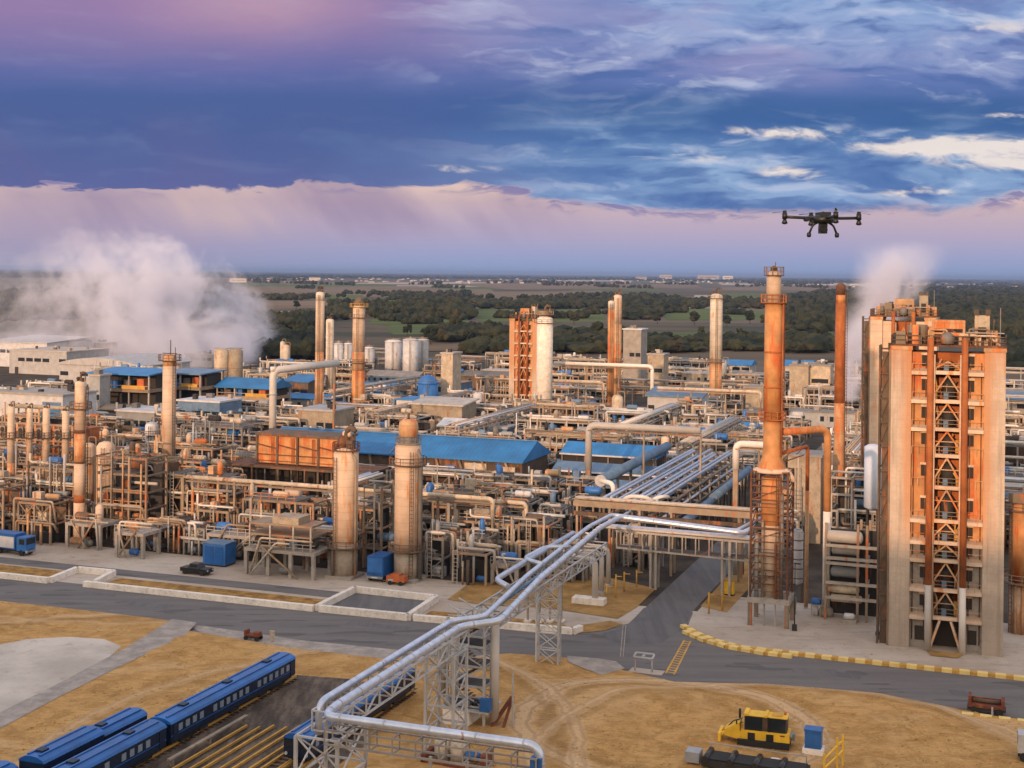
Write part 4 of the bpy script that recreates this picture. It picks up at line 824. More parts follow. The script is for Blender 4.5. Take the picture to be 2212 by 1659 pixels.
platform(o,1.22,Z(653),'deep_rust',.55); platform(o,1.3,Z(905),'deep_rust',.6); platform(o,1.0,Z(594),'steel_brown',.4)
part(o,'tip','steel_brown',M().lathe([(.45,Z(586)),(.45,Z(578)),(.2,Z(574))],12)); part(o,'lightning_rod','steel_brown',M().beam((.2,0,Z(580)),(.2,0,Z(566)),.1)); part(o,'side_pipe','deep_rust',M().tube([(1.35,-.5,Z(985)),(1.42,-.5,Z(650))],.16,8)); ladder(o,1.2,Z(900),Z(655),-.2,'dark_rust')
zt=Z(1286)
part(o,'table','grey_concrete',M().box(-2.9,2.9,-2.2,3.4,zt-.7,zt)); part(o,'lower_shell','cream_shell',M().lathe([(1.2,zt),(1.2,Z(1132))],24))
for dx in (-2.5,2.5):
    for dy in (-1.9,3.0): part(o,'leg','steel_tan',M().beam((dx,dy,0),(dx,dy,zt-.7),.55)); part(o,'scaffold_post','dark_rust',M().beam((dx,dy,zt),(dx,dy,Z(1016)),.26))
for x in (-.6,.9): part(o,'leg','steel_pale',M().beam((x,-1.6,0),(x,-1.6,zt-.7),.2))
m=M(); nl=9
for i in range(nl):
    z=zt+(Z(1016)-zt)*(i+1)/nl; zp=zt+(Z(1016)-zt)*i/nl
    for dy in (-1.9,3.0):
        m.beam((-2.5,dy,z),(2.5,dy,z),.16); m.beam((-2.5,dy,z-1.),(2.5,dy,z-1.),.08)
    for dx in (-2.5,2.5): m.beam((dx,-1.9,z),(dx,3.,z),.16); m.beam((dx,-1.9,zp),(dx,3.,z),.12)
    if i%3==1: m.beam((-2.5,-1.9,zp),(2.5,-1.9,z),.1)
part(o,'lattice_scaffold','dark_rust',m)
for i,v in enumerate((1240,1190,1140,1085)): part(o,'scaffold_deck','deck_grey',M().box(-2.4,-1.5,-1.8,2.9,Z(v),Z(v)+.1).box(1.5,2.4,-1.8,2.9,Z(v),Z(v)+.1).box(-1.5,1.5,-1.8,-1.5,Z(v),Z(v)+.1))
for x,rr,z1,mt in ((-1.7,.3,Z(1150),'steel_pale'),(-.9,.2,Z(1120),'steel_tan'),(1.7,.25,Z(1060),'steel_grey'),(.9,.2,Z(1170),'deep_rust')): part(o,'riser_pipe',mt,M().tube([(x,-1.6,zt),(x,-1.6,z1)],rr,8))
ladder(o,1.9,zt,Z(1016),-1.0,'dark_rust')
# pipes hanging off the big stack
q=G(1784,1330); dd=q.y; zt=zof(1784,926,dd); qs,qt=S(q)
o=thing('overhead_pipe','thick rusty pipe leaving the big stack and dropping down with a white painted foot','pipe',(q.x,q.y,.03),lm='the thick rusty drop pipe',lmz=10); zw=zof(1784,1105,dd)
part(o,'pipe','orange_shell',M().tube([(bs-qs+1.,bt-qt,zt),(0,0,zt),(0,0,zw)],.52,14,1.5)); part(o,'painted_foot','white_pipe',M().tube([(0,0,zw),(0,0,.9)],.53,14)); part(o,'footing','grey_concrete',M().lathe([(1.1,0),(1.,.9),(.6,1.3)],14))
q=G(1741,1315); dd=q.y; zt=zof(1741,964,dd); qs,qt=S(q)
o=thing('overhead_pipe','thinner dark rusty pipe next to the thick drop pipe of the big stack','pipe',(q.x,q.y,.03)); part(o,'pipe','deep_rust',M().tube([(bs-qs+1.,bt-qt,zt),(0,0,zt),(0,0,zof(1741,1060,dd))],.28,10,.8)); part(o,'lower_pipe','rust_shell',M().tube([(0,0,zof(1741,1060,dd)),(0,0,.2)],.29,10)); part(o,'truss_rail','deep_rust',M().beam((bs-qs+1,bt-qt,zt-1.3),(-.5,0,zt-1.3),.14).beam((bs-qs+1,bt-qt,zt-1.3),(-1.5,0,zt),.1).beam((-1.6,0,zt-1.3),(-.3,0,zt),.1))
# white vertical vessel in the rack between the pipes
q=G(1722,1300); dd=q.y; qs,qt=S(q); o=thing('vertical_vessel','white ring-banded vertical vessel between the scaffold and the drop pipes','vessel',(q.x,q.y,.03)); z1=zof(1722,1148,dd); z0=zof(1722,1258,dd)
part(o,'shell','white_paint',M().lathe([(.3,z0-.4),(.8,z0),(.8,z1),(.4,z1+.4)],18)); 
for k in range(5): part(o,'band','steel_brown',M().lathe([(.84,z0+.6+k*1.4),(.84,z0+.75+k*1.4)],18))
for x in (-.7,.7):
    for y in (-.6,.6): part(o,'leg','steel_brown',M().beam((x,y,0),(x,y,z0),.2))
z2=zof(1722,1050,dd); 
for x in (-.75,.75): part(o,'ladder_stile','steel_pale',M().beam((x,-.95,z1),(x,-.95,z2),.14))
m=M(); 
for k in range(10): m.beam((-.75,-.95,z1+.5+k*.62),(.75,-.95,z1+.5+k*.62),.1)
part(o,'rung_grid_lattice','steel_pale',m); occ(qs-2,qs+4,qt-1.5,qt+3)
# panelled pale building behind the pipes
b0=GS(1700,1170); o=thing('panel_building','pale ribbed-panel building behind the pipes of the big stack','building',W(b0[0],b0[1],0),lm='the pale ribbed building'); d=W(*b0).y; hh=zof(1733,985,d); wd=70*d/FL
part(o,'wall','cream_paint',M().box(0,wd,0,7,0,hh)); part(o,'roof','steel_grey',M().box(-.3,wd+.3,-.3,7.3,hh,hh+.4)); part(o,'cladding_rib','steel_pale',M().box(wd*.3,wd*.34,-.08,0,4,hh).box(wd*.62,wd*.66,-.08,0,4,hh)); part(o,'ladder','steel_pale',M().beam((1.6,-.4,3),(1.6,-.4,hh-2),.12).beam((2.4,-.4,3),(2.4,-.4,hh-2),.12)); occ(b0[0]-1,b0[0]+wd+1,b0[1]-1,b0[1]+8)
# white standing tank
q=G(1884,1215); d=q.y; o=thing('storage_tank','smooth white upright tank raised on dark legs next to the coker tower','tank',(q.x,q.y,0),lm='the white upright tank'); z1=zof(1884,965,d); z0=zof(1884,1095,d); r=19*d/FL
part(o,'shell','blue_white',M().lathe([(r*.5,z0-.5),(r,z0),(r,z1),(r*.6,z1+.35),(.1,z1+.5)],28)); 
for a in range(4): part(o,'leg','steel_dark',M().beam((r*.8*math.cos(a*1.57+.78),r*.8*math.sin(a*1.57+.78),0),(r*.8*math.cos(a*1.57+.78),r*.8*math.sin(a*1.57+.78),z0),.3))
s_,t_=S(q); occ(s_-3,s_+3,t_-3,t_+3)
# exchanger rack
b0=GS(1782,1338); o=thing('exchanger_rack','shelved exchanger rack topped by a white drum between drop pipe and coker tower','exchanger rack',W(b0[0],b0[1],0),lm='the exchanger rack'); d=W(*b0).y; wd=5.6; 
zz=lambda v:zof(1830,v,d)
for x in (0,wd*.78,wd,wd+1.6):
    for y in (.2,4.6): part(o,'post','steel_tan',M().beam((x,y,0),(x,y,zz(1130)),.34))
m=M()
for v in (1178,1205,1216,1258,1290): 
    for y in (.2,4.6): m.beam((0,y,zz(v)),(wd+1.6,y,zz(v)),.4)
    for x in (0,wd,wd+1.6): m.beam((x,.2,zz(v)),(x,4.6,zz(v)),.3)
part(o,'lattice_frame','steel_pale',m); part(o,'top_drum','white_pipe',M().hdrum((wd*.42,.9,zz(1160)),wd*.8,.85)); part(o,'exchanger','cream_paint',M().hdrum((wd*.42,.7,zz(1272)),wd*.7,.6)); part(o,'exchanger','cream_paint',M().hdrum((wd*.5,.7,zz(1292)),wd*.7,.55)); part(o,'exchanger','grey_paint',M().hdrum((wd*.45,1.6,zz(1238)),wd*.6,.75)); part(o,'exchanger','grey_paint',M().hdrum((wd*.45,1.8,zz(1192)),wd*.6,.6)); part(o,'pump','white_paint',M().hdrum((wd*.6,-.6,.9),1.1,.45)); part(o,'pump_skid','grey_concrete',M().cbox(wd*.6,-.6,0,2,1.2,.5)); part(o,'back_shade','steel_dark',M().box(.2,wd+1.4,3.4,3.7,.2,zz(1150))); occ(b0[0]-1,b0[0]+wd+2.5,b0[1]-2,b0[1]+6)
for i,(u,v,mt,lab) in enumerate(((1710,1325,'grey_paint','small grey pump on a frame at the foot of the big stack'),(1763,1330,'blue_paint','small blue-capped pump beside the white painted pipe foot'))):
    o=thing('pump',lab,'pump',G(u,v,.04)); part(o,'motor',mt,M().hdrum((0,0,2.),.9,.5)); part(o,'stand','steel_pale',M().beam((-.6,-.3,0),(-.6,-.3,1.6),.14).beam((.6,-.3,0),(.6,-.3,1.6),.14).box(-.7,.7,-.5,.5,1.5,1.65)); part(o,'barrel','white_paint',M().cyl((-.1,.3,0),(-.1,.3,1.5),.35))
# light mast in front of the rack
o=thing('lamp_post','thin dark lamp post standing on the concrete in front of the exchanger rack','lamp post',G(1716,1362,.05)); part(o,'pole','steel_dark',M().cyl((0,0,0),(0,0,9.),.09,.06,8)); part(o,'lamp_head','steel_dark',M().cbox(.3,0,9,.9,.3,.15)); part(o,'base','steel_dark',M().cbox(0,0,0,.6,.6,.8))
# ---------------------------------------------------------------- coker tower
def coker(label,s,t,wd,dp,ht,ledges,detail=True,lm=None,zoff=0.,side=True,flank='orange_shell',pyl='pylon_concrete'):
    k=wd/14.; o=thing('coker_tower',label,'tower',W(s,t,0),lm=lm,lmz=ht*.5); hw=wd/2
    PW=2.55*k; RW=2.3*k; cx=hw-PW; bx=cx-RW
    for sx in (-1,1):
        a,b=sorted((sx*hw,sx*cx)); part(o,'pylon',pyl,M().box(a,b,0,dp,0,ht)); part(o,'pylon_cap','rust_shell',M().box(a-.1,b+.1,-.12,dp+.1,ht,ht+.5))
        a,b=sorted((sx*cx,sx*bx)); zc=sorted(ledges)[3] if detail else 0
        part(o,'flank_wall',flank,M().box(a,b,.9*k,dp-.5,zc,ht-.3)); 
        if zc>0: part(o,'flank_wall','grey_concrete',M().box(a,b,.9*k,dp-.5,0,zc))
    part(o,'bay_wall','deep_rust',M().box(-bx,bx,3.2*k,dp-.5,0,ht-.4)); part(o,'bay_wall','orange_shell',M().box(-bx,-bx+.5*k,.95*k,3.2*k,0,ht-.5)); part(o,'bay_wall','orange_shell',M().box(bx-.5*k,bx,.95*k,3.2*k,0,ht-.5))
    zs=sorted(ledges); wm=M().box(-.42*k,.42*k,-.1,.1,0,1.4).mesh('window','deep_shade'); wl=M().box(-.5*k,.5*k,-.22,.0,1.45,1.75).mesh('window_hood','cream_shell')
    for i,z in enumerate(zs):
        top=zs[i+1] if i+1<len(zs) else ht-1.
        for sx in (-1,1):
            a,b=sorted((sx*(cx-.02),sx*(bx+.1))); 
            if i not in (5,6) or detail is False: part(o,'ledge','cream_shell',M().extr([(-.25,z-.45),(-.25,z),(.95*k,z+.35),(.95*k,z-.45)],a,b))
            w_=part(o,'window','',wm,(sx*(cx+bx)/2+(.5 if sx<0 else -.5)*k,.86*k,z+ (1.2 if top-z>3 else .6))); part(w_,'window_hood','',wl,(0,0,0))
        part(o,'floor_beam','cream_shell',M().box(-bx+.1,bx-.1,.05,.65*k,z-.35,z+.12)); part(o,'floor_slab','dark_rust',M().box(-bx+.5*k,bx-.5*k,.65*k,3.2*k,z-.25,z))
        hgt=top-z
        part(o,'brace','rust_shell',M().beam((-1.45*k,.3,z+hgt*.28),(0,.3,top-.4),.2).beam((1.45*k,.3,z+hgt*.28),(0,.3,top-.4),.2).beam((-1.45*k,.3,z+.1),(-1.45*k,.3,z+hgt*.28),.16).beam((1.45*k,.3,z+.1),(1.45*k,.3,z+hgt*.28),.16))
        if detail:
            part(o,'process_drum','steel_dark',M().lathe([(.35,z+.1),(.85,z+.4),(.85,z+hgt*.6),(.35,z+hgt*.75)],14,.1,1.5*k)); part(o,'valve','blue_grey',M().cbox(-.2,.9*k,z+.15,.6,.5,.9)); 
            if i%3==0: part(o,'side_gear','dull_yellow',M().cbox(1.2*k,1.2*k,z+.2,.4,.5,hgt*.5))
            part(o,'side_gear','dark_rust',M().cbox(-1.75*k,.9*k,z+.6,.45,.5,hgt*.4)); part(o,'side_gear','rust_shell',M().cbox(1.9*k,.9*k,z+1.,.4,.5,hgt*.35))
    for sx in (-1,1):
        part(o,'riser_pipe','deep_rust',M().cyl((sx*(bx-.05),-.45,8.5*k),(sx*(bx-.05),-.45,ht+1.6),.42*k,n=14)); part(o,'riser_pipe_foot','white_pipe',M().cyl((sx*(bx-.05),-.45,0),(sx*(bx-.05),-.45,8.5*k),.43*k,n=14))
        part(o,'guide_pipe','cream_shell',M().cyl((sx*1.62*k,-.1,4.),(sx*1.62*k,-.1,ht-.5),.13*k,n=8))
    part(o,'gate_leg','cream_shell',M().beam((-.7*k,.1,zs[0]-.4),(-2.*k,-.3,0),.28)); part(o,'gate_leg','cream_shell',M().beam((.7*k,.1,zs[0]-.4),(2.*k,-.3,0),.28))
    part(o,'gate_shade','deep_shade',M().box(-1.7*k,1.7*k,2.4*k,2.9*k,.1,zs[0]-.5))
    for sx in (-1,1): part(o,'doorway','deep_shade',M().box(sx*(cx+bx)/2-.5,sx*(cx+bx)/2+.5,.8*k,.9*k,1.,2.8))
    # roof deck and its machinery
    part(o,'roof_deck','dark_rust',M().box(-hw+.1,hw-.1,.2,dp-.2,ht+.5,ht+.75)); 
    m=M()
    for (a,b) in (((-hw,0),(hw,0)),((hw,0),(hw,dp)),((-hw,0),(-hw,dp))):
        n=8
        for zz in (ht+1.3,ht+1.9): m.beam((a[0],a[1],zz),(b[0],b[1],zz),.1)
        for i in range(n+1): x=a[0]+(b[0]-a[0])*i/n; y=a[1]+(b[1]-a[1])*i/n; m.beam((x,y,ht+.5),(x,y,ht+1.9),.12)
    part(o,'railing','steel_brown',m)
    rr=random.Random(int(s*7+t))
    if detail:
        for i,z in enumerate(zs):
            top=zs[i+1] if i+1<len(zs) else ht-1.
            for j in range(5):
                x=rr.uniform(-1.5,1.5)*k; y=rr.uniform(.7,2.6); hz=rr.uniform(.4,.95)*(top-z); part(o,'process_pipe',rr.choice(('dark_rust','steel_tan','rust_shell','steel_grey','dull_yellow','cream_shell')),M().tube([(x,y,z),(x,y,z+hz*.6),(x+rr.uniform(-.8,.8),y,z+hz)],rr.uniform(.08,.18),6,.2))
            zm=z+(top-z)*rr.uniform(.45,.6); part(o,'mid_rail','rust_shell',M().beam((-bx+.4,.35,zm),(bx-.4,.35,zm),.12)); 
            part(o,'handrail','steel_tan',M().beam((-bx+.4,0,z+1.1),(bx-.4,0,z+1.1),.08).beam((-bx+.4,0,z+.6),(bx-.4,0,z+.6),.06))
            for sx in (-1,1): part(o,'ledge_rail','rust_shell',M().beam((sx*(cx-.1),-.15,z+1.),(sx*(bx+.5),-.15,z+1.),.07).beam((sx*(cx-.1),-.15,z),(sx*(cx-.1),-.15,z+1.),.07).beam((sx*(cx-.9),-.15,z),(sx*(cx-.9),-.15,z+1.),.07))
        for x in (-bx-.55,bx+.6,-cx+.3,cx-.35): part(o,'cable_run','dark_rust',M().cyl((x,.78,1.),(x,.78,ht-1.5),.07,n=6))
        for i in range(14):
            x=rr.uniform(-hw+.5,hw-.5); hz=rr.uniform(1.5,3.6); part(o,'roof_pole',rr.choice(('steel_brown','steel_tan','dark_rust','steel_grey')),M().beam((x,rr.uniform(.4,5),ht+.7),(x+rr.uniform(-.1,.1),rr.uniform(.4,5),ht+.7+hz),rr.uniform(.1,.22)))
        for i in range(7):
            x=rr.uniform(-hw+.8,hw-2.5); z=ht+rr.uniform(1.2,3.2); part(o,'roof_pipe',rr.choice(('rust_shell','steel_tan','cream_shell')),M().tube([(x,.6,ht+.7),(x,.6,z),(x+rr.uniform(1,2.4),.7,z),(x+2.4,.9,ht+.8)],.14,6,.3))
    for i in range(26):
        x=rr.uniform(-hw+.9,hw-.9); y=rr.uniform(.8,dp-1); a=rr.uniform(.6,1.6)*k; hz=rr.uniform(1.0,2.5); mt=rr.choice(('steel_brown','dark_rust','rust_shell','steel_tan','steel_dark','orange_shell','steel_grey'))
        part(o,'roof_unit',mt,(M().cbox(x,y,ht+.75,a,a,hz) if i%2 else M().cyl((x,y,ht+.75),(x,y,ht+.75+hz),a*.45,n=12)))
    part(o,'roof_frame','rust_shell',M().box(-1.9*k,1.9*k,1.2,3.4,ht+2.8,ht+3.9).beam((-1.9*k,1.2,ht+.7),(-1.9*k,1.2,ht+3.9),.3).beam((1.9*k,1.2,ht+.7),(1.9*k,1.2,ht+3.9),.3).beam((-.6*k,1.1,ht+.7),(-.6*k,1.1,ht+3.6),.2).beam((-1.9*k,1.1,ht+2.2),(1.9*k,1.1,ht+2.2),.25)); part(o,'crown_valve','steel_grey',M().lathe([(.9*k,ht+.9),(.9*k,ht+1.9),(.3,ht+2.4)],14,-.1,.6))
    cb=part(o,'crane_cabin','cream_paint',M().box(3.2*k,5.0*k,1.2,3.2,ht+.75,ht+4.6)); part(cb,'cabin_window','deep_shade',M().box(3.6*k,4.6*k,1.1,1.2,ht+1.4,ht+3.1)); part(cb,'parapet','steel_brown',M().box(3.1*k,3.7*k,1.1,3.3,ht+4.6,ht+5.3).box(4.5*k,5.1*k,1.1,3.3,ht+4.6,ht+5.3))
    part(o,'mast','steel_grey',M().beam((6.3*k,1.,ht),(6.3*k,1.,ht+5.6),.1)); part(o,'boom','steel_pale',M().beam((2.2*k,.2,ht+2.4),(6.8*k,.2,ht+2.4),.14))
    if side:
        m=M(); n=12
        for y in (.6,2.4):
            for x in (-hw-1.5,-hw-.25): m.beam((x,y,0),(x,y,ht+.5),.22)
        for i in range(n):
            a,b=ht*i/n,ht*(i+1)/n
            m.beam((-hw-1.5,.6,b),(-hw,.6,b),.14); m.beam((-hw-1.5,.6,a),(-hw-.25,.6,b),.1); m.beam((-hw-1.5,2.4,b),(-hw-.2,2.4,b),.12)
        part(o,'lattice_stair','steel_brown',m); part(o,'stair_shaft','steel_brown',M().box(-hw-1.2,-hw-.1,.9,2.1,0,ht-.4)); part(o,'cable_tray','steel_tan',M().box(-hw-.28,-hw-.02,.2,.55,0,ht))
    occ(s-hw-2.5,s+hw+1,t-2,t+dp+1)
    return o
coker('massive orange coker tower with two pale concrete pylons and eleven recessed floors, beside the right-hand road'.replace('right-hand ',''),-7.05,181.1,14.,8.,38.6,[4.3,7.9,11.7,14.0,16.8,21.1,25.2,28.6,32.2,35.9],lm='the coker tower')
# second coker tower behind, and the far one
q=G(1905,1150); s_,t_=S(q); coker('pale brown coker tower rising behind the big coker tower, beneath the thin steam',s_+3.5,t_,12.,8.,zof(1900,690,q.y),[9,15,21,27,33],detail=False,side=True,flank='cream_shell',pyl='cream_shell')
q=G(1129,905); s_,t_=S(q); coker('distant orange-brown coker tower next to the smooth white column',s_,t_,65*q.y/FL,7.,zof(1129,692,q.y),[8,13,17,21,25,29],detail=False,lm='the far orange tower',side=False)
# orange vessel at the picture edge
q=G(2206,1365); d=q.y; o=thing('process_vessel','orange rust-streaked vessel with a dark ring at the picture edge behind the coker tower','vessel',(q.x,q.y,0)); z1=zof(2206,1095,d); zr=zof(2206,1170,d); zc=zof(2206,1255,d); r=26*d/FL
part(o,'shell','orange_shell',M().lathe([(r,zc),(r,z1),(r*.6,z1+.6)],28)); part(o,'lower_shell','cream_shell',M().lathe([(r*1.05,0),(r*1.05,zc)],28)); platform(o,r,z1-.3,'steel_brown',1.); platform(o,r,zc,'steel_tan',1.1); ladder(o,r,0,z1,-2.4)
for a in range(3): part(o,'riser_pipe','rust_shell',M().cyl((r*.6-a*.9,-r*1.05,0),(r*.6-a*.9,-r*1.05,zc),.2,n=8))
part(o,'top_skid','steel_tan',M().cbox(-.6,0,z1+.6,2.4,2,1.3)); s_,t_=S(q); occ(s_-4,s_+5,t_-4,t_+4)
# ---------------------------------------------------------------- truss bridge over the side road and the beam bridge behind
o=thing('pipe_bridge','pale truss pipe bridge crossing over the side road','pipe bridge',W(-60,200.2,0),lm='the truss pipe bridge',lmz=8)
xs=[i*2.05 for i in range(14)]
m=M()
for y in (-.9,1.4):
    m.beam((xs[2],y,8.6),(xs[-1]-1,y,8.4),.3); m.beam((xs[2],y,6.0),(xs[-1]-1,y,5.6),.26)
    for i,x in enumerate(xs[2:-1]): m.beam((x,y,5.9-.03*i),(x,y,8.6),.18)
for x in xs[2:-1]: m.beam((x,-.9,8.5),(x,1.4,8.5),.18); m.beam((x,-.9,5.9),(x,1.4,5.9),.16)
part(o,'lattice_truss','steel_pale',m)
for i,(y,r) in enumerate(((-.6,.2),(0.,.26),(.6,.2),(1.1,.24))): part(o,'pipe',('white_pipe','galv_pipe')[i%2],M().tube([(2,y,8.95),(25.5,y,8.8)],r,8))
part(o,'walk_deck','deck_grey',M().box(4,25,-.8,1.3,5.95,6.05))
for x in (9.4,10.2,20.4,21.5,24.5): part(o,'leg','steel_pale',M().beam((x,-.6,0),(x,-.6,8.4),.34)); part(o,'leg','steel_pale',M().beam((x,1.2,0),(x,1.2,8.4),.3))
occ(-60,-33,198.5,203)
o=thing('beam_bridge','long tan box-beam pipe bridge running just behind the truss bridge','pipe bridge',W(-66,209.5,0),lm='the tan beam bridge',lmz=10)
for y,z in ((0,10.6),(0,9.0),(2.4,10.6)): part(o,'girder','steel_tan' if z>10 else 'steel_brown',M().beam((0,y,z),(30,y,z),.5,.95 if z>10 else .6))
for i in range(5): part(o,'pipe',('cream_paint','white_pipe','steel_tan')[i%3],M().tube([(0,.4+i*.42,11.3),(30,.4+i*.42,11.3)],.17+.04*(i%2),8))
for x in (0.5,6,11,16.2,27): 
    for y in (0,2.4): part(o,'leg','steel_tan',M().beam((x,y,0),(x,y,10.4),.36))
occ(-67,-35,208,213)
# silver many-pipe rack along the side road
o=thing('pipe_rack','wide silver rack of eight parallel pipes with white end loops behind the beam bridge','pipe rack',W(-65.6,222.6,0),lm='the silver pipe rack',lmz=9)
for i in range(8):
    x=.6+i*1.35; L=70-4*(i%3); part(o,'pipe','galv_pipe',M().tube([(x,.2,8.4),(x,.2,9.3+.3*(i%2)),(x,L,9.3+.3*(i%2))],.26+.07*((i*3)%4==0),8,.8))
part(o,'header','white_paint',M().box(-.3,11.8,-.5,.4,8.3,8.9)); part(o,'loop','white_pipe',M().tube([(4,.3,9.2),(5.5,-.8,10.2),(8.5,-.8,10.2),(9.5,.5,9.2)],.35,8,1.)); part(o,'loop','white_pipe',M().tube([(8.8,1.2,9.4),(10.8,.4,10.3),(11.6,3.,9.9),(9.6,4.,9.4)],.3,8,.9))
m=M()
for k in range(9):
    y=1+k*8.6; m.beam((-.2,y,8.7),(11.8,y,8.7),.3); m.beam((-.2,y,5.6),(11.8,y,5.6),.3)
for x in (-.2,11.8):
    for z in (8.7,5.6): m.beam((x,0,z),(x,70,z),.26)
part(o,'lattice_frame','steel_grey',m)
for k in range(9):
    for x in (-.2,5.6,11.8): part(o,'post','steel_grey',M().beam((x,1+k*8.6,0),(x,1+k*8.6,8.7),.32))
for i in range(5): part(o,'lower_pipe',('steel_tan','galv_pipe','blue_grey')[i%3],M().tube([(1+i*2.3,0,6.0),(1+i*2.3,70,6.0)],.26,8))
occ(-67,-53,221,294)
o=thing('duct','big blue-grey duct on trestle legs beside the side road','duct',W(-51.6,226,0)); part(o,'duct_pipe','blue_grey',M().tube([(0,0,5.6),(0,22,5.8)],.75,14)); part(o,'duct_pipe','blue_grey',M().tube([(-.1,25,6.),(0,62,6.4)],.8,14))
for k in range(10):
    for x in (-.9,.9): part(o,'leg','steel_dark',M().beam((x,1+k*6.5,0),(x,1+k*6.5,5.4),.25))
occ(-53,-50,225,290)
o=thing('duct','dark duct with a pale rim between the silver pipe rack and blue roofs','duct',W(-70.5,240,0)); part(o,'duct_pipe','blue_grey',M().tube([(0,0,9.6),(0,52,9.9)],1.0,14)); part(o,'end_cap','white_paint',M().cyl((0,-.3,9.6),(0,0.02,9.6),1.12)); part(o,'bent_end','white_pipe',M().tube([(0,0,9.6),(2.8,-1.5,9.4),(2.9,-1.5,7)],.45,10,1.))
for k in range(6): part(o,'leg','steel_grey',M().beam((0,2+k*9.6,0),(0,2+k*9.6,9),.5))
occ(-72.5,-67.2,238,293)
# pale gantry pipe and elbow pipes
def gantry(label,u0,v0,u1,v1,dist,dia,drop,mat='white_pipe',right=False,lm=None,name='gantry_pipe',extra=0):
    a=D(u0,v0,dist); sa,ta=S(a); k=math.tan(0); 
    # runs along the plant grid: find the length whose end lands at u1
    L=1.
    for L in [x*.5 for x in range(2,400)]:
        p=W(sa+L,ta,a.z)
        if PX(p)[0]>=u1: break
    o=thing(name,label,'pipe',W(sa,ta,0),lm=lm,lmz=a.z); r=dia/2*dist/FL; z=a.z
    pts=[(0,0,z-drop),(0,0,z),(L,0,z)]
    if right: pts=[(0,0,z),(L,0,z),(L,0,z-drop)]
    part(o,'pipe',mat,M().tube(pts,r,12,r*2.2))
    n=max(2,int(L/9))
    for i in range(1,n+1): part(o,'leg','steel_tan',M().beam((L*i/n,.0,0),(L*i/n,0,z-r),.35))
    if not right: part(o,'leg','steel_tan',M().beam((0,.0,0),(0,0,z-drop),r*1.4))
    m=M().beam((0,-r,z-r-.3),(L,-r,z-r-.3),.22).beam((0,r,z-r-.3),(L,r,z-r-.3),.22); part(o,'lattice_girder','steel_tan',m)
    return o,L,z
gantry('pale horizontal gantry pipe turning down at one end above the blue roofs',1272,918,1512,936,272,15,9,'white_pipe',lm='the pale gantry pipe')
b=D(590,800,330); s_,t_=S(b); o=thing('elbow_pipe','big white elbow pipe standing behind the orange furnace box','pipe',W(s_,t_,0),lm='the white elbow pipe',lmz=15); z=b.z; part(o,'pipe','white_pipe',M().tube([(0,0,4),(0,0,z),(9.5,16,z+1.2)],.9,16,2.0)); part(o,'stub','white_pipe',M().cyl((0,0,z-.3),(0,0,z+.9),.7,n=14)); part(o,'leg','steel_tan',M().beam((9,15,0),(9,15,z),.5)); part(o,'flange','grey_paint',M().cyl((0,0,z-6.),(0,0,z-5.8),1.1)); part(o,'base','grey_concrete',M().cbox(0,0,0,3,3,4)); occ(s_-2.5,s_+2.5,t_-2.5,t_+2.5)
gantry('far pale pipe running behind the joined orange stacks and turning down past them',1197,784,1408,800,440,8,14,'white_pipe',right=True,name='gantry_pipe')
gantry('second far pale pipe low behind the joined orange stacks',1197,822,1300,828,420,7,3,'cream_paint',right=True)
gantry('long low cream pipe crossing behind the thick striped stack',1420,838,1640,842,410,7,3,'cream_paint',right=True)
gantry('grey-white pipe bank leading to the big stack from the silver pipe rack',1590,958,1690,966,262,15,5,'white_pipe')
# front long rust-stained header over the left process rows
gantry('long pale header pipe on rusty legs in front of the dark furnace structure',405,1030,1062,1068,236,9,3,'cream_paint',right=True,lm='the long pale header')
gantry('tan header pipe ending in a square drop beside the silver pipeline',925,1072,1135,1090,226,9,7,'cream_paint',right=True)
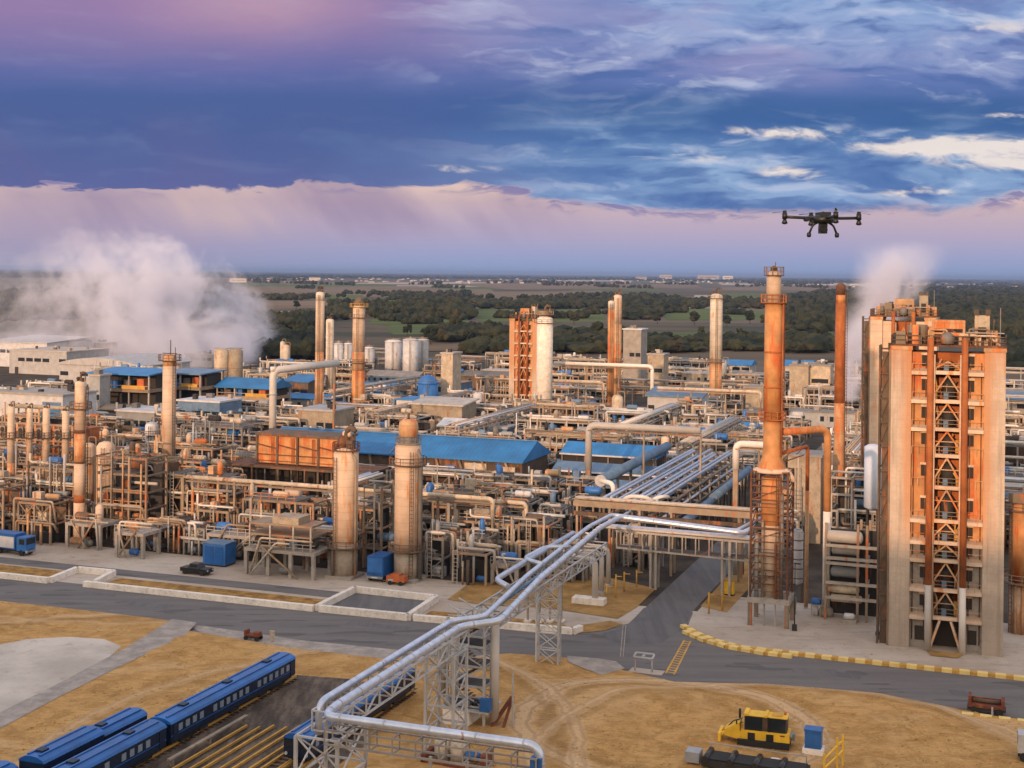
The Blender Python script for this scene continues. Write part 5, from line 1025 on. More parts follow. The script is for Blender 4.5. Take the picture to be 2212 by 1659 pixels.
# ---------------------------------------------------------------- sheds and named buildings
def shed(label,u,v,wpx,dep,top,roof='steel_grey',wall='cream_paint',kind='flat',rise=1.2,name='shed',lm=None,open_=False,win=6,cat='building',dist=None,group=None,roofdrop=0):
    b=D(u,v,dist) if dist else G(u,v); d=b.y; s_,t_=S(Vector((b.x,b.y,0))); wd=wpx*d/FL; h=zof(u,top,d)
    o=thing(name,label,cat,W(s_,t_,0),lm=lm,lmz=h*.7,group=group)
    if open_:
        n=max(3,int(wd/6)+1)
        for i in range(n):
            for y in (.3,dep-.3): part(o,'post','steel_pale',M().beam((wd*i/(n-1),y,0),(wd*i/(n-1),y,h),.45))
        for k,z in enumerate((h*.38,h*.68)): part(o,'floor','steel_tan' if k else 'deck_grey',M().box(-.2,wd+.2,-.2,dep,z-.5,z+.5)); 
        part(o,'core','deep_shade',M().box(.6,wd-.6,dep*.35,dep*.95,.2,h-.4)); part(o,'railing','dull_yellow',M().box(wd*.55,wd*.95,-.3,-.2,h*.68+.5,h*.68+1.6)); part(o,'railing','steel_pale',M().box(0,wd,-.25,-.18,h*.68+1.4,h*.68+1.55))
        for i in range(4): part(o,'machine',('steel_brown','blue_paint','steel_grey','orange_paint')[i],M().cbox(wd*(.15+.22*i),dep*.2,h*.68+.5,2.4,2,1.8+.4*i))
    else:
        part(o,'wall',wall,M().box(0,wd,0,dep,0,h))
        if win:
            wm=M().box(-.45*wd/win*.9,.45*wd/win*.9,-.06,.02,0,min(1.6,h*.25)).mesh('window','dark_glass')
            for i in range(win):
                if (i*7+int(u))%5: part(o,'window','',wm,(wd*(i+.5)/win,0,h*.55))
        part(o,'door','steel_dark',M().box(wd*.1,wd*.1+2.,-.07,.02,0,min(3,h*.5)))
    if kind=='gable':
        part(o,'roof',roof,M().extr([(-.8,h),(dep/2,h+rise),(dep+.8,h),(dep+.8,h-.35),(-.8,h-.35)],-.7,wd+.7))
    elif kind=='mono':
        part(o,'roof',roof,M().extr([(-.8,h),(dep+.8,h+rise),(dep+.8,h+rise-.4),(-.8,h-.4)],-.7,wd+.7)); 
    elif kind=='arch':
        pr=[(-.6+(dep+1.2)*i/10,h+rise*math.sin(math.pi*i/10)) for i in range(11)]+[(dep+.6,h-.4),(-.6,h-.4)]; part(o,'roof',roof,M().extr(pr,-.7,wd+.7))
    elif kind=='archx':
        pr=[(-.6+(wd+1.2)*i/12,h+rise*math.sin(math.pi*i/12)**.8) for i in range(13)]+[(wd+.6,h-.4),(-.6,h-.4)]; e=M().extr(pr,-.7,dep+.7); e.v=[(y,x,z) for x,y,z in e.v]; part(o,'roof',roof,e)
    else:
        part(o,'roof',roof,M().box(-.35,wd+.35,-.35,dep+.35,h,h+.5))
        for i in range(int(2+wd/6)): part(o,'roof_unit',R_.choice(('steel_grey','steel_pale','steel_tan','steel_dark')),M().cbox(wd*R_.uniform(.1,.9),dep*R_.uniform(.2,.8),h+.5,R_.uniform(.8,2),R_.uniform(.8,2),R_.uniform(.6,1.5)))
    occ(s_-1.2,s_+wd+1.2,t_-1.2,t_+dep+1.2); return o
# long blue roofed hall
o=thing('blue_roof_hall','longest bright-blue gable-roofed hall behind the two pale columns','hall',W(-158,266,0),lm='the long blue-roofed hall',lmz=9)
part(o,'roof','blue_roof',M().extr([(-.8,8.3),(8.6,11.7),(18,8.3),(18,8.),(-.8,8.)],0,63)); part(o,'wall','steel_brown',M().box(.5,62.5,.4,16.8,0,8)); part(o,'gable_wall','steel_dark',M().add([(62.5,.4,8),(62.5,16.8,8),(62.5,8.6,11.3),(62.7,.4,8),(62.7,16.8,8),(62.7,8.6,11.3)],[(3,4,5),(0,2,1),(0,3,5,2),(1,2,5,4)])); 
for i in range(12): part(o,'post','steel_tan',M().beam((.5+i*5.6,0,0),(.5+i*5.3,0,8),.5))
for z in (3.,5.6): part(o,'wall_beam','steel_tan',M().beam((0,-.1,z),(62.5,-.1,z),.5)); 
part(o,'wall_panel','cream_paint',M().box(49.5,54.5,-.05,.38,3.4,7.4)); part(o,'wall_panel','cream_paint',M().box(57.5,61,-.05,.38,2.4,7.)); part(o,'ridge_cap','blue_grey',M().box(0,63,8.3,8.9,11.66,11.82)); part(o,'skylight_strip','blue_grey',M().beam((32,-.5,8.5),(32,8.3,11.75),.5,.08)); occ(-159.5,-94,264,285)
b=W(-94,266)
for (lab,s0,t0,L,dp,h,ri,mt) in (('lower blue-roofed wing beyond the gable end of the long hall',-92.5,283,22,10,8.4,2.,'blue_roof'),('grey-blue long roof under the pale gantry pipe',-90,270,27,7,6.6,1.4,'blue_grey'),('narrow white-edged blue-grey roof with a dark slot below the pale gantry pipe',-89,261,25,6,5.2,1.,'blue_grey')):
    o=thing('blue_roof_hall',lab,'hall',W(s0,t0,0)); part(o,'roof',mt,M().extr([(-.6,h),(dp/2,h+ri),(dp+.6,h),(dp+.6,h-.3),(-.6,h-.3)],0,L)); part(o,'wall','steel_dark',M().box(.4,L-.4,.3,dp-.3,0,h-.3)); part(o,'gutter','white_paint',M().box(0,L,-.85,-.62,h-.3,h+.02)); part(o,'wall_beam','steel_tan',M().beam((0,-.1,h*.5),(L,-.1,h*.5),.4))
    for i in range(5): part(o,'post','steel_tan',M().beam((.4+i*(L-.8)/4,0,0),(.4+i*(L-.8)/4,0,h-.3),.35))
    occ(s0-1,s0+L+1,t0-1,t0+dp+1)
# orange furnace box on its dark deck
o=thing('furnace','orange ribbed furnace box of four bays raised on a dark steel deck','furnace',W(-142.2,237.5,0),lm='the orange furnace box',lmz=12)
wd=18.6; part(o,'casing','orange_shell',M().box(0,wd,0,7,9.2,14.7)); part(o,'roof','steel_brown',M().box(-.4,wd+.4,-.4,7.4,14.7,15.2))
for i in range(5): part(o,'rib_post','steel_brown',M().beam((i*wd/4,-.15,0),(i*wd/4,-.15,14.7),.42)); 
for i in range(4): part(o,'panel_stiffener','dark_rust',M().beam((i*wd/4+.3,-.1,12.9),((i+1)*wd/4-.3,-.1,12.2),.24).beam((i*wd/4+.3,-.1,10.9),((i+1)*wd/4-.3,-.1,10.9),.2)); part(o,'panel_door','deep_rust',M().box(i*wd/4+3.2,i*wd/4+3.9,-.12,.02,9.4,14.4))
m=M()
for y in (-2.,7): 
    for z in (8.6,5.5): m.beam((-6,y,z),(wd+8,y,z),.45)
    for i in range(12): m.beam((-6+i*3,y,0),(-6+i*3,y,8.6),.3)
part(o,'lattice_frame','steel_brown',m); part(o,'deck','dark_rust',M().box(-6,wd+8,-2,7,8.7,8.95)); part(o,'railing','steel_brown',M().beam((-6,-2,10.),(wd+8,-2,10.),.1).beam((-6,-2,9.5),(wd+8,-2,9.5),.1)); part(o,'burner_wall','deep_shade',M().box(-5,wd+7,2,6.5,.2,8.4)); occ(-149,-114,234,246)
# rust furnace lattice at far left with its flue columns
b0=GS(-30,1060); d=W(*b0).y
o=thing('rusty_furnace','wide rusty lattice furnace frame at the picture edge','furnace',W(b0[0],b0[1]+4,0),lm='the rusty furnace frame',lmz=10); wd=190*d/FL*1.02; z1=zof(70,912,d+4)
part(o,'casing','deep_rust',M().box(0,wd,3.2,9,1.,z1-1)); m=M()
for z in (z1,z1-3.4,z1-6.2,4.5): m.beam((0,0,z),(wd,0,z),.4); m.beam((0,0,z-.9),(wd,0,z-.9),.2)
for i in range(17): m.beam((wd*i/16,0,4.5),(wd*i/16,0,z1),.16)
part(o,'lattice_frame','steel_tan',m)
for i in range(9): part(o,'post','rust_shell',M().beam((wd*i/8,0,0),(wd*i/8,0,z1),.45))
for i in range(8): part(o,'burner_box','steel_tan',M().box(wd*(i+.2)/8,wd*(i+.75)/8,-.5,1.,z1-3.2,z1-.7)); part(o,'burner_port','deep_shade',M().cyl((wd*(i+.47)/8,-.56,z1-1.5),(wd*(i+.47)/8,-.45,z1-1.5),.55)); part(o,'burner_port','deep_shade',M().cyl((wd*(i+.47)/8,-.56,z1-2.6),(wd*(i+.47)/8,-.45,z1-2.6),.55))
part(o,'header','cream_paint',M().tube([(0,4,zof(70,880,d+4)),(wd,4,zof(70,880,d+4))],.5,10)); occ(b0[0],b0[0]+wd,b0[1],b0[1]+14)
for i,(u,vt,nm) in enumerate(((22,880,'first'),(62,884,'second'),(98,884,'third'),(140,890,'fourth'))):
    stack('furnace_flue','slim rust-streaked flue pipe, %s from the picture edge, in front of the rusty furnace frame'%nm,'flue',u,1108-i*4,vt,15-2*(i==1),'rust_shell',bands=((1000,'cream_shell'),),top=.4,lad=None,rings=(945,))
# far-left white rows, warehouses, halls
o=shed('white panelled block with a bright blue end panel above the rusty furnace frame',-30,962,200,14,848,'steel_pale','white_paint',win=0,name='panel_block',lm='the white block with a blue end',dist=None)
wd=200*G(-30,962).y/FL
part(o,'blue_panel','blue_grey',M().box(wd*.74,wd*.98,-.12,0,4,12.6)); part(o,'blue_panel','blue_roof',M().box(wd*.78,wd*.96,-.2,-.12,5,12.)); part(o,'joint','steel_dark',M().box(wd*.52,wd*.55,-.1,0,4,12)); part(o,'joint','steel_dark',M().box(wd*.42,wd*.44,-.1,0,4,12))
shed('open three-storey blue-roofed hall with a yellow floor band behind the tall slim stack',193,915,150,13,804,'blue_roof','',kind='mono',rise=.9,open_=True,lm='the open blue-roofed hall',name='process_hall')
shed('open steel hall with a faded blue roof next to the yellow-banded hall',345,905,100,14,804,'blue_grey','',kind='mono',rise=.5,open_=True,name='process_hall')
shed('grey ribbed stair block attached to the open blue-roofed hall',193,925,26,5,812,'steel_pale','grey_paint',win=3,name='stair_block')
shed('big white hall with a bowed roof behind the open blue-roofed hall',128,842,205,34,784,'white_paint','white_paint',kind='archx',rise=2.6,win=8,lm='the big bowed white hall',name='warehouse')
shed('long white warehouse veiled by steam at the picture edge',-30,790,160,34,736,'white_paint','white_paint',kind='mono',rise=1.6,win=9,name='warehouse')
shed('flat white warehouse with grey bays in front of the steam',20,806,150,30,757,'steel_pale','white_paint',win=7,name='warehouse')
shed('small pale kiosk building in the steam above the bowed hall',203,782,28,10,741,'white_paint','cream_paint',win=2,name='shed')
shed('grey low warehouse behind the steam beside the beige silos',400,792,66,20,766,'steel_pale','grey_paint',win=5,name='warehouse')
for i,u in enumerate((478,508)):
    q=G(u,850); d=q.y; r=16*d/FL; z=zof(u,758,d); o=thing('silo','beige round silo of the touching pair, on its %s'%('bowed white hall side','blue canopy side')[i],'silo',(q.x,q.y,0),lm='the beige silos' if i else None,lmz=z*.6); part(o,'shell','cream_paint',M().lathe([(r,0),(r,z),(r*.7,z+.8),(.2,z+1.1)],24)); part(o,'railing','steel_pale',M().lathe([(r,z+.9),(r,z+1.1)],24,cap=False)); s_,t_=S(q); occ(s_-r,s_+r,t_-r,t_+r)
    part(o,'rib','steel_tan',M().lathe([(r+.05,z*.6),(r+.05,z*.6+.3)],24))
shed('bright blue canopy roof between the beige silos and the white elbow pipe',468,905,130,13,834,'blue_roof','',kind='gable',rise=2.6,open_=True,name='canopy',lm='the bright blue canopy')
shed('blue-roofed shed just behind the white elbow pipe',612,885,60,11,822,'blue_roof','steel_brown',kind='mono',rise=1.6,win=3,name='shed')
shed('white flat-roofed cabin with a pale roof rim beside the tall slim stack',383,935,105,12,866,'white_paint','blue_grey',win=5,name='site_building')
shed('low white building on stilts behind the rusty lattice, left of the tall slim stack'.replace(', left of',' near'),250,955,98,12,888,'white_paint','grey_paint',win=5,name='site_building')
shed('white two-storey building with a blue-grey side, beneath the stout caged stack',643,968,86,12,886,'white_paint','cream_paint',win=4,name='site_building',lm='the white two-storey building')
o=shed('long cream building with dark hatches behind the column with the narrow head',888,950,118,11,870,'steel_pale','cream_paint',kind='mono',rise=1.,win=2,name='site_building',lm='the long cream building')
shed('white gabled cabin above the long blue-roofed hall',950,968,84,9,918,'white_paint','cream_paint',kind='gable',rise=1.6,win=2,name='site_building')
shed('small white cabin with a blue door above the gable of the long hall',1055,975,42,8,925,'white_paint','blue_grey',win=3,name='site_building')
shed('tall beige windowless block between the stout caged stack and the far orange tower',952,880,27,8,764,'steel_pale','cream_paint',win=0,name='tower_block',lm='the tall beige block')
shed('white multi-bay house with a grey-blue roof beside the thick striped stack',1398,925,118,11,853,'blue_grey','white_paint',kind='mono',rise=2.,win=7,name='site_building',lm='the white blue-roofed house')
shed('cream flat block behind the big stack at the foot of the far woods',1705,872,40,10,790,'steel_pale','cream_paint',win=0,name='tank_block')
shed('wider cream flat block with a single dark hatch near the slender orange stack',1748,872,44,10,790,'steel_pale','cream_paint',win=1,name='tank_block')
shed('slim cream block between the thick striped stack and the big stack',1610,905,38,8,838,'steel_pale','cream_paint',win=0,name='tank_block')
shed('small cream block beside the joined orange stacks',1398,850,36,8,766,'steel_pale','cream_paint',win=1,name='tank_block')
shed('grey-white stepped works building on the edge of the green field',1345,840,40,10,712,'white_paint','steel_pale',win=3,name='works_building')
shed('low blue-roofed store beside the silver pipe rack, near the big stack',1585,955,62,10,926,'blue_roof','steel_dark',kind='gable',rise=1.6,win=2,name='shed')
shed('distant blue-roofed store by the woods beyond the thick striped stack',1560,812,60,16,787,'blue_roof','steel_pale',kind='gable',rise=2.,win=3,name='shed')
shed('distant paler blue store by the woods between the two orange stacks',1690,815,60,16,788,'blue_roof','steel_pale',kind='gable',rise=2.,win=3,name='shed')
shed('long grey store at the picture edge beyond the coker tower',2175,905,110,16,862,'blue_grey','steel_pale',kind='gable',rise=2.,win=6,name='shed')
shed('white low store at the picture edge behind the coker tower',2168,1010,110,10,958,'steel_pale','white_paint',win=5,name='shed')
def tank(label,u,vb,vt,dia,mat='white_paint',lm=None,name='storage_tank',dome=.15,gear_=True):
    q=G(u,vb); d=q.y; r=dia/2*d/FL; z=zof(u,vt,d); o=thing(name,label,'tank',(q.x,q.y,0),lm=lm,lmz=z*.6); part(o,'shell',mat,M().lathe([(r,0),(r,z)],24)); part(o,'roof',mat,M().lathe([(r+.15,z),(r+.15,z+.25),(r*.6,z+r*dome+.25),(.2,z+r*dome*1.3+.25)],24)); ladder(o,r,0,z,-1.2,'steel_grey')
    if gear_: part(o,'roof_railing','steel_tan',M().lathe([(r*.95,z+1.1),(r*.95,z+1.25)],20,cap=False)); part(o,'vent','steel_tan',M().cyl((0,0,z),(0,0,z+1.6),.4,n=8))
    s_,t_=S(q); occ(s_-r-.5,s_+r+.5,t_-r-.5,t_+r+.5)
for u,vb,vt,dia,lab in ((731,812,743,20,'slim white tank, nearest the stout caged stack of the far white tanks'),(752,812,743,18,'slim white tank half hidden by the stout caged stack'),(797,812,752,22,'small white tank just beyond the stout caged stack'),(849,815,738,36,'blue-white round tank beside the tallest white tank group'),(886,822,735,34,'cream-sided tall tank of the far white tank group'),(912,818,735,26,'blue-shaded tall tank at the end of the far white tank group')):
    tank(lab,u,vb,vt,dia,'white_paint')
tank('big dark blue tank with a pale dome near the tall beige block',924,885,828,44,'blue_paint',dome=.6)
tank('blue drum-roofed tank behind the smooth white column',1215,915,868,24,'blue_paint')
tank('small cream tank with a flat lid beside the far white tanks',985,820,780,20,'cream_paint')
# ---------------------------------------------------------------- the rest of the process plant: frames, racks, vessels, cabins, row behind row
for r in ((-66,-49,172,198),(-49.6,-41.4,60,420),(-57,-49,170,192),(-41,-36,186,200)): OCC.append(r)
def free(s0,s1,t0,t1):
    return not any(s0<b and s1>a and t0<d and t1>c for a,b,c,d in OCC)
PEND=[]   # (object, kind phrase, row phrase)
_mesh={}
def shared(key,fn,name,mat):
    k=(key,mat)
    if k not in _mesh: _mesh[k]=fn().mesh(name,mat)
    return _mesh[k]
RC=random.Random(5)

def fill(s,t,L,dp):
    pass
def postmesh(h,w,mat): 
    h=round(h*2)/2
    return shared(('post',h,w),lambda:M().box(-w/2,w/2,-w/2,w/2,0,h),'post',mat)
def frame(s,t,L,dp,hs,pal,far=False,rich=1.):
    """open steel process structure: posts, beams, decks, drums, exchangers, pipes, ladder"""
    rc=RC; st1,st2,pc=pal; o=bpy.data.objects.new('process_structure',None); COL.objects.link(o); o.location=W(s,t,0); o.rotation_euler=(0,0,-TH); o['category']='process structure'
    nb=max(1,round(L/3.8)); xs=[L*i/nb for i in range(nb+1)]; H=hs[-1]; w=.34 if not far else .42
    for i,x in enumerate(xs):
        hh=H if rc.random()<.75 else hs[-2] if len(hs)>1 else H
        for y in (0,dp): part(o,'post','',postmesh(hh,w,st1),(x,y,0))
    m=M()
    for z in hs:
        for y in (0,dp): m.beam((0,y,z),(L,y,z),w*.9,w*1.1)
        for x in xs: m.beam((x,0,z),(x,dp,z),w*.8)
    if not far:
        for i in range(nb):
            if rc.random()<.45:
                z0=0 if rc.random()<.5 else hs[0]; z1=hs[0] if z0==0 else hs[-1]; m.beam((xs[i],0,z0),(xs[i+1],0,z1),.16)
                if rc.random()<.5: m.beam((xs[i+1],0,z0),(xs[i],0,z1),.16)
    for x in (0,L): m.beam((x,.0,hs[0]),(x,0,H),.12); m.beam((x,dp,hs[0]),(x,dp,H),.12)
    part(o,'lattice_frame',st1,m)
    for k,z in enumerate(hs):
        a=rc.uniform(0,.35)*L; b=rc.uniform(.6,1.)*L
        if rc.random()<.8: part(o,'deck','deck_grey',M().box(a,b,.1,dp-.1,z+w*.5,z+w*.5+.08))
        if rc.random()<.75:
            q=M(); 
            for zz in (.55,1.1): q.beam((a,-.05,z+zz+.2),(b,-.05,z+zz+.2),.09)
            x=a
            while x<b: q.beam((x,-.05,z+.2),(x,-.05,z+1.3),.09); x+=1.6
            part(o,'railing',rc.choice((st1,st2,'steel_pale')),q)
        up=(hs[k+1] if k+1<len(hs) else z+3.5)-z
        x=a+.6
        while x<b-1.:
            e=rc.random(); mt=rc.choice(pc); y=rc.uniform(.25,.7)*dp; f=z+w*.5+.08
            if e<.28: r=rc.uniform(.4,.8); part(o,'exchanger',mt,M().hdrum((x+1.4,y,f+r+.3),2.6,r,n=10)); x+=4.2
            elif e<.45: r=rc.uniform(.4,.8); part(o,'drum',mt,M().lathe([(r*.5,f),(r,f+.3),(r,f+up*.55),(r*.4,f+up*.7)],10,x,y)); x+=2.2
            elif e<.62: part(o,'control_box',mt,M().cbox(x+.5,y,f,rc.uniform(.8,2.),rc.uniform(.8,1.6),rc.uniform(.8,2.))); x+=2.4
            elif e<.74: part(o,'valve',rc.choice((st2,'steel_pale')),M().cyl((x,y,f),(x,y,f+1.1),.2,n=6).cyl((x-.6,y,f+.7),(x+.6,y,f+.7),.28,n=8)); x+=1.6
            else: x+=rc.uniform(1.,2.6)
    for k in range(int((3+L*.4)*rich)):
        z=rc.choice(hs)+rc.uniform(.3,1.1); y=rc.choice((-.35,-.2,dp*.5,dp*.8)); r=rc.uniform(.13,.3) if not far else rc.uniform(.22,.4); mt=rc.choice((st2,'steel_pale','white_pipe','steel_tan','cream_paint','galv_steel'))
        a=rc.uniform(-1.,L*.3); b=rc.uniform(L*.55,L+1.5); pts=[(a,y,z),(b,y,z)]
        if rc.random()<.6: pts=[(a,y,rc.uniform(.2,1.) if rc.random()<.5 else z+rc.uniform(1,2.5))]+pts
        if rc.random()<.5: pts=pts+[(b,y+rc.uniform(0,1.5),max(.3,z-rc.uniform(1.5,4)))]
        part(o,'pipe',mt,M().tube(pts,r,6,.5,3))
    for k in range(int(L*.55*rich)):
        x=rc.uniform(0,L); r=rc.uniform(.12,.28); h=rc.uniform(.5,1.3)*H; part(o,'standpipe',rc.choice((st2,'steel_pale','cream_paint',pc[0])),M().cyl((x,-.4,.1),(x,-.4,h),r,n=6))
    if rc.random()<.5 and not far:
        x=rc.uniform(.2,L-1); q=M()
        for d_ in (-.35,.35): q.beam((x+d_,-.5,.1),(x+d_,-.5,H+1),.1)
        z=.4
        while z<H+.8: q.beam((x-.35,-.5,z),(x+.35,-.5,z),.07); z+=.6
        part(o,'ladder','steel_pale',q)
    if rc.random()<.95: 
        z1=hs[0]-.3; part(o,'machinery','steel_dark',M().cbox(L*.5,dp*.7,.1,L*.9,dp*.4,min(z1,3.2))); part(o,'machinery',rc.choice(pc),M().cbox(L*rc.uniform(.2,.8),dp*.35,.1,rc.uniform(1.5,4),dp*.3,min(z1,rc.uniform(1.2,2.4))))  # first box kept dark to stand for shade below the deck
        part(o,'pump',rc.choice(('blue_paint','grey_paint','steel_dark','white_paint')),M().hdrum((L*rc.uniform(.1,.9),rc.uniform(.2,1.),.9),1.,.45,n=10))
    if dp>3: part(o,'back_screen',rc.choice(('steel_dark','steel_dark','steel_brown')),M().box(.3,L-.3,dp-.6,dp-.45,.3,hs[-1]*rc.uniform(.7,.97)))  # dark panel added so the gaps behind the frame read as shade
    return o
def table_frame(s,t,L,dp,h,pal):
    """concrete table carrying a fin-fan box or drums"""
    rc=RC; st1,st2,pc=pal; o=bpy.data.objects.new('equipment_table',None); COL.objects.link(o); o.location=W(s,t,0); o.rotation_euler=(0,0,-TH); o['category']='process structure'
    n=max(2,round(L/4)+1)
    for i in range(n):
        for y in (.3,dp-.3): part(o,'leg','',postmesh(h-.4,.55,'grey_concrete'),(.3+(L-.6)*i/(n-1),y,0))
    part(o,'table_slab','grey_concrete',M().box(0,L,0,dp,h-.5,h))
    x=.8
    while x<L-1.2:
        mt=rc.choice(pc); e=rc.random()
        if e<.4: part(o,'drum',mt,M().hdrum((x+1.3,dp*.4,h+.9),2.2,.7,n=12)); x+=4
        elif e<.7: part(o,'vessel',mt,M().lathe([(.5,h),(.7,h+.3),(.7,h+2.6),(.3,h+3.1)],12,x+.4,dp*.5)); x+=2.2
        else: part(o,'control_box',mt,M().cbox(x+.6,dp*.5,h,1.4,1.6,1.6)); x+=2.2
    q=M()
    for zz in (.6,1.15): q.beam((0,0.05,h+zz),(L,0.05,h+zz),.09)
    for i in range(int(L/1.5)+1): q.beam((min(L,i*1.5),0.05,h),(min(L,i*1.5),0.05,h+1.15),.09)
    part(o,'railing','steel_pale',q)
    for k in range(3): part(o,'pipe',rc.choice(('white_pipe','steel_tan','cream_paint')),M().tube([(rc.uniform(0,L),-.3,.2),(rc.uniform(0,L),-.3,h+.6+k*.6),(rc.uniform(L*.5,L+2),-.3,h+.6+k*.6)],.17,6,.5))
    part(o,'pump',rc.choice(('blue_paint','grey_paint','steel_dark')),M().hdrum((L*.5,dp*.3,.8),1.3,.55,n=10))
    return o
def vessel(s,t,r,h,mat,far=False):
    o=bpy.data.objects.new('process_vessel',None); COL.objects.link(o); o.location=W(s,t,0); o.rotation_euler=(0,0,-TH); o['category']='vessel'
    part(o,'shell',mat,M().lathe([(r,0),(r,h),(r*.75,h+r*.4),(r*.2,h+r*.6)],16))
    if not far: platform(o,r,h*.8,'steel_brown',.7); ladder(o,r,.5,h,-1.2)
    part(o,'vent_pipe','steel_tan',M().tube([(0,0,h+r*.5),(0,0,h+r*.5+1.2),(r+.6,-.2,h+r*.5+1.2),(r+.6,-.2,.2)],.16,6,.5)); return o
def rack(s,t,L,along,h,pal,n=5,tag='pipe_rack'):
    rc=RC; o=bpy.data.objects.new(tag,None); COL.objects.link(o); o.location=W(s,t,0); o.rotation_euler=(0,0,-TH if along=='s' else math.pi/2-TH); o['category']='pipe rack'
    wd=.6+n*.62; k=max(2,round(L/7)+1)
    for i in range(k):
        for y in (0,wd): part(o,'post','',postmesh(h,.34,pal[0]),(L*i/(k-1),y,0))
    m=M()
    for i in range(k):
        for z in (h,h-1.8): m.beam((L*i/(k-1),0,z),(L*i/(k-1),wd,z),.3)
    for y in (0,wd): m.beam((0,y,h),(L,y,h),.3); m.beam((0,y,h-1.8),(L,y,h-1.8),.22)
    part(o,'lattice_frame',pal[0],m)
    for i in range(n):
        a=rc.uniform(-1,1.5); b=L+rc.uniform(-1.5,1.); part(o,'pipe',rc.choice((pal[1],'white_pipe','galv_pipe','cream_paint','steel_pale','steel_tan')),M().tube([(a,.45+i*.62,h+.4),(b,.45+i*.62,h+.4)],rc.uniform(.16,.27),6))
    for i in range(n//2): part(o,'pipe',rc.choice((pal[1],'steel_tan','steel_grey')),M().tube([(0,.6+i*1.1,h-1.4),(L,.6+i*1.1,h-1.4)],.2,6))
    return o
def cabin(s,t,L,dp,h,wall,roof):
    rc=RC; o=bpy.data.objects.new('equipment_cabin',None); COL.objects.link(o); o.location=W(s,t,0); o.rotation_euler=(0,0,-TH); o['category']='building'
    part(o,'wall',wall,M().box(0,L,0,dp,0,h)); 
    if rc.random()<.5: part(o,'roof',roof,M().box(-.3,L+.3,-.3,dp+.3,h,h+.35))
    else: part(o,'roof',roof,M().extr([(-.5,h),(dp/2,h+dp*.16),(dp+.5,h),(dp+.5,h-.25),(-.5,h-.25)],-.4,L+.4))
    for i in range(int(L/3)): 
        if rc.random()<.7: part(o,'window','dark_glass',M().box(i*3+.8,i*3+2.,-.05,.03,h*.4,h*.75))
    part(o,'roof_unit','steel_pale',M().cbox(L*rc.uniform(.2,.8),dp*.5,h+.3,1.4,1.4,1.2)); return o
RUSTY=('steel_tan','rust_shell',('rust_shell','cream_shell','steel_brown','steel_dark','deep_rust','cream_paint','dark_rust'))
TANS=('steel_tan','cream_paint',('steel_brown','cream_paint','rust_shell','grey_paint','steel_dark','blue_paint','blue_grey'))
GREYS=('steel_grey','galv_steel',('grey_paint','cream_paint','steel_dark','white_paint','steel_dark','blue_paint','blue_grey'))
PALES=('steel_pale','white_pipe',('white_paint','grey_paint','cream_paint','steel_grey','blue_grey','blue_paint','steel_dark'))
PN={id(RUSTY):'rusty',id(TANS):'tan',id(GREYS):'grey',id(PALES):'pale'}
DK={1:'single-deck',2:'two-deck',3:'three-deck',4:'four-deck'}
NB={1:'single-bay',2:'two-bay',3:'three-bay',4:'four-bay',5:'five-bay'}
SC={'cream_shell':'cream rust-streaked','pale_shell':'pale','rust_shell':'rusty','white_paint':'white','grey_paint':'grey','cream_paint':'cream','orange_shell':'orange','blue_paint':'blue','blue_grey':'blue-grey','steel_pale':'pale grey'}
ROWS=[(191,'front'),(203,'second'),(216,'third'),(230,'fourth'),(246,'fifth'),(264,'sixth'),(284,'seventh'),(306,'eighth'),(330,'ninth'),(358,'tenth'),(390,'eleventh'),(426,'twelfth'),(466,'thirteenth'),(510,'fourteenth'),(560,'fifteenth'),(610,'sixteenth')]
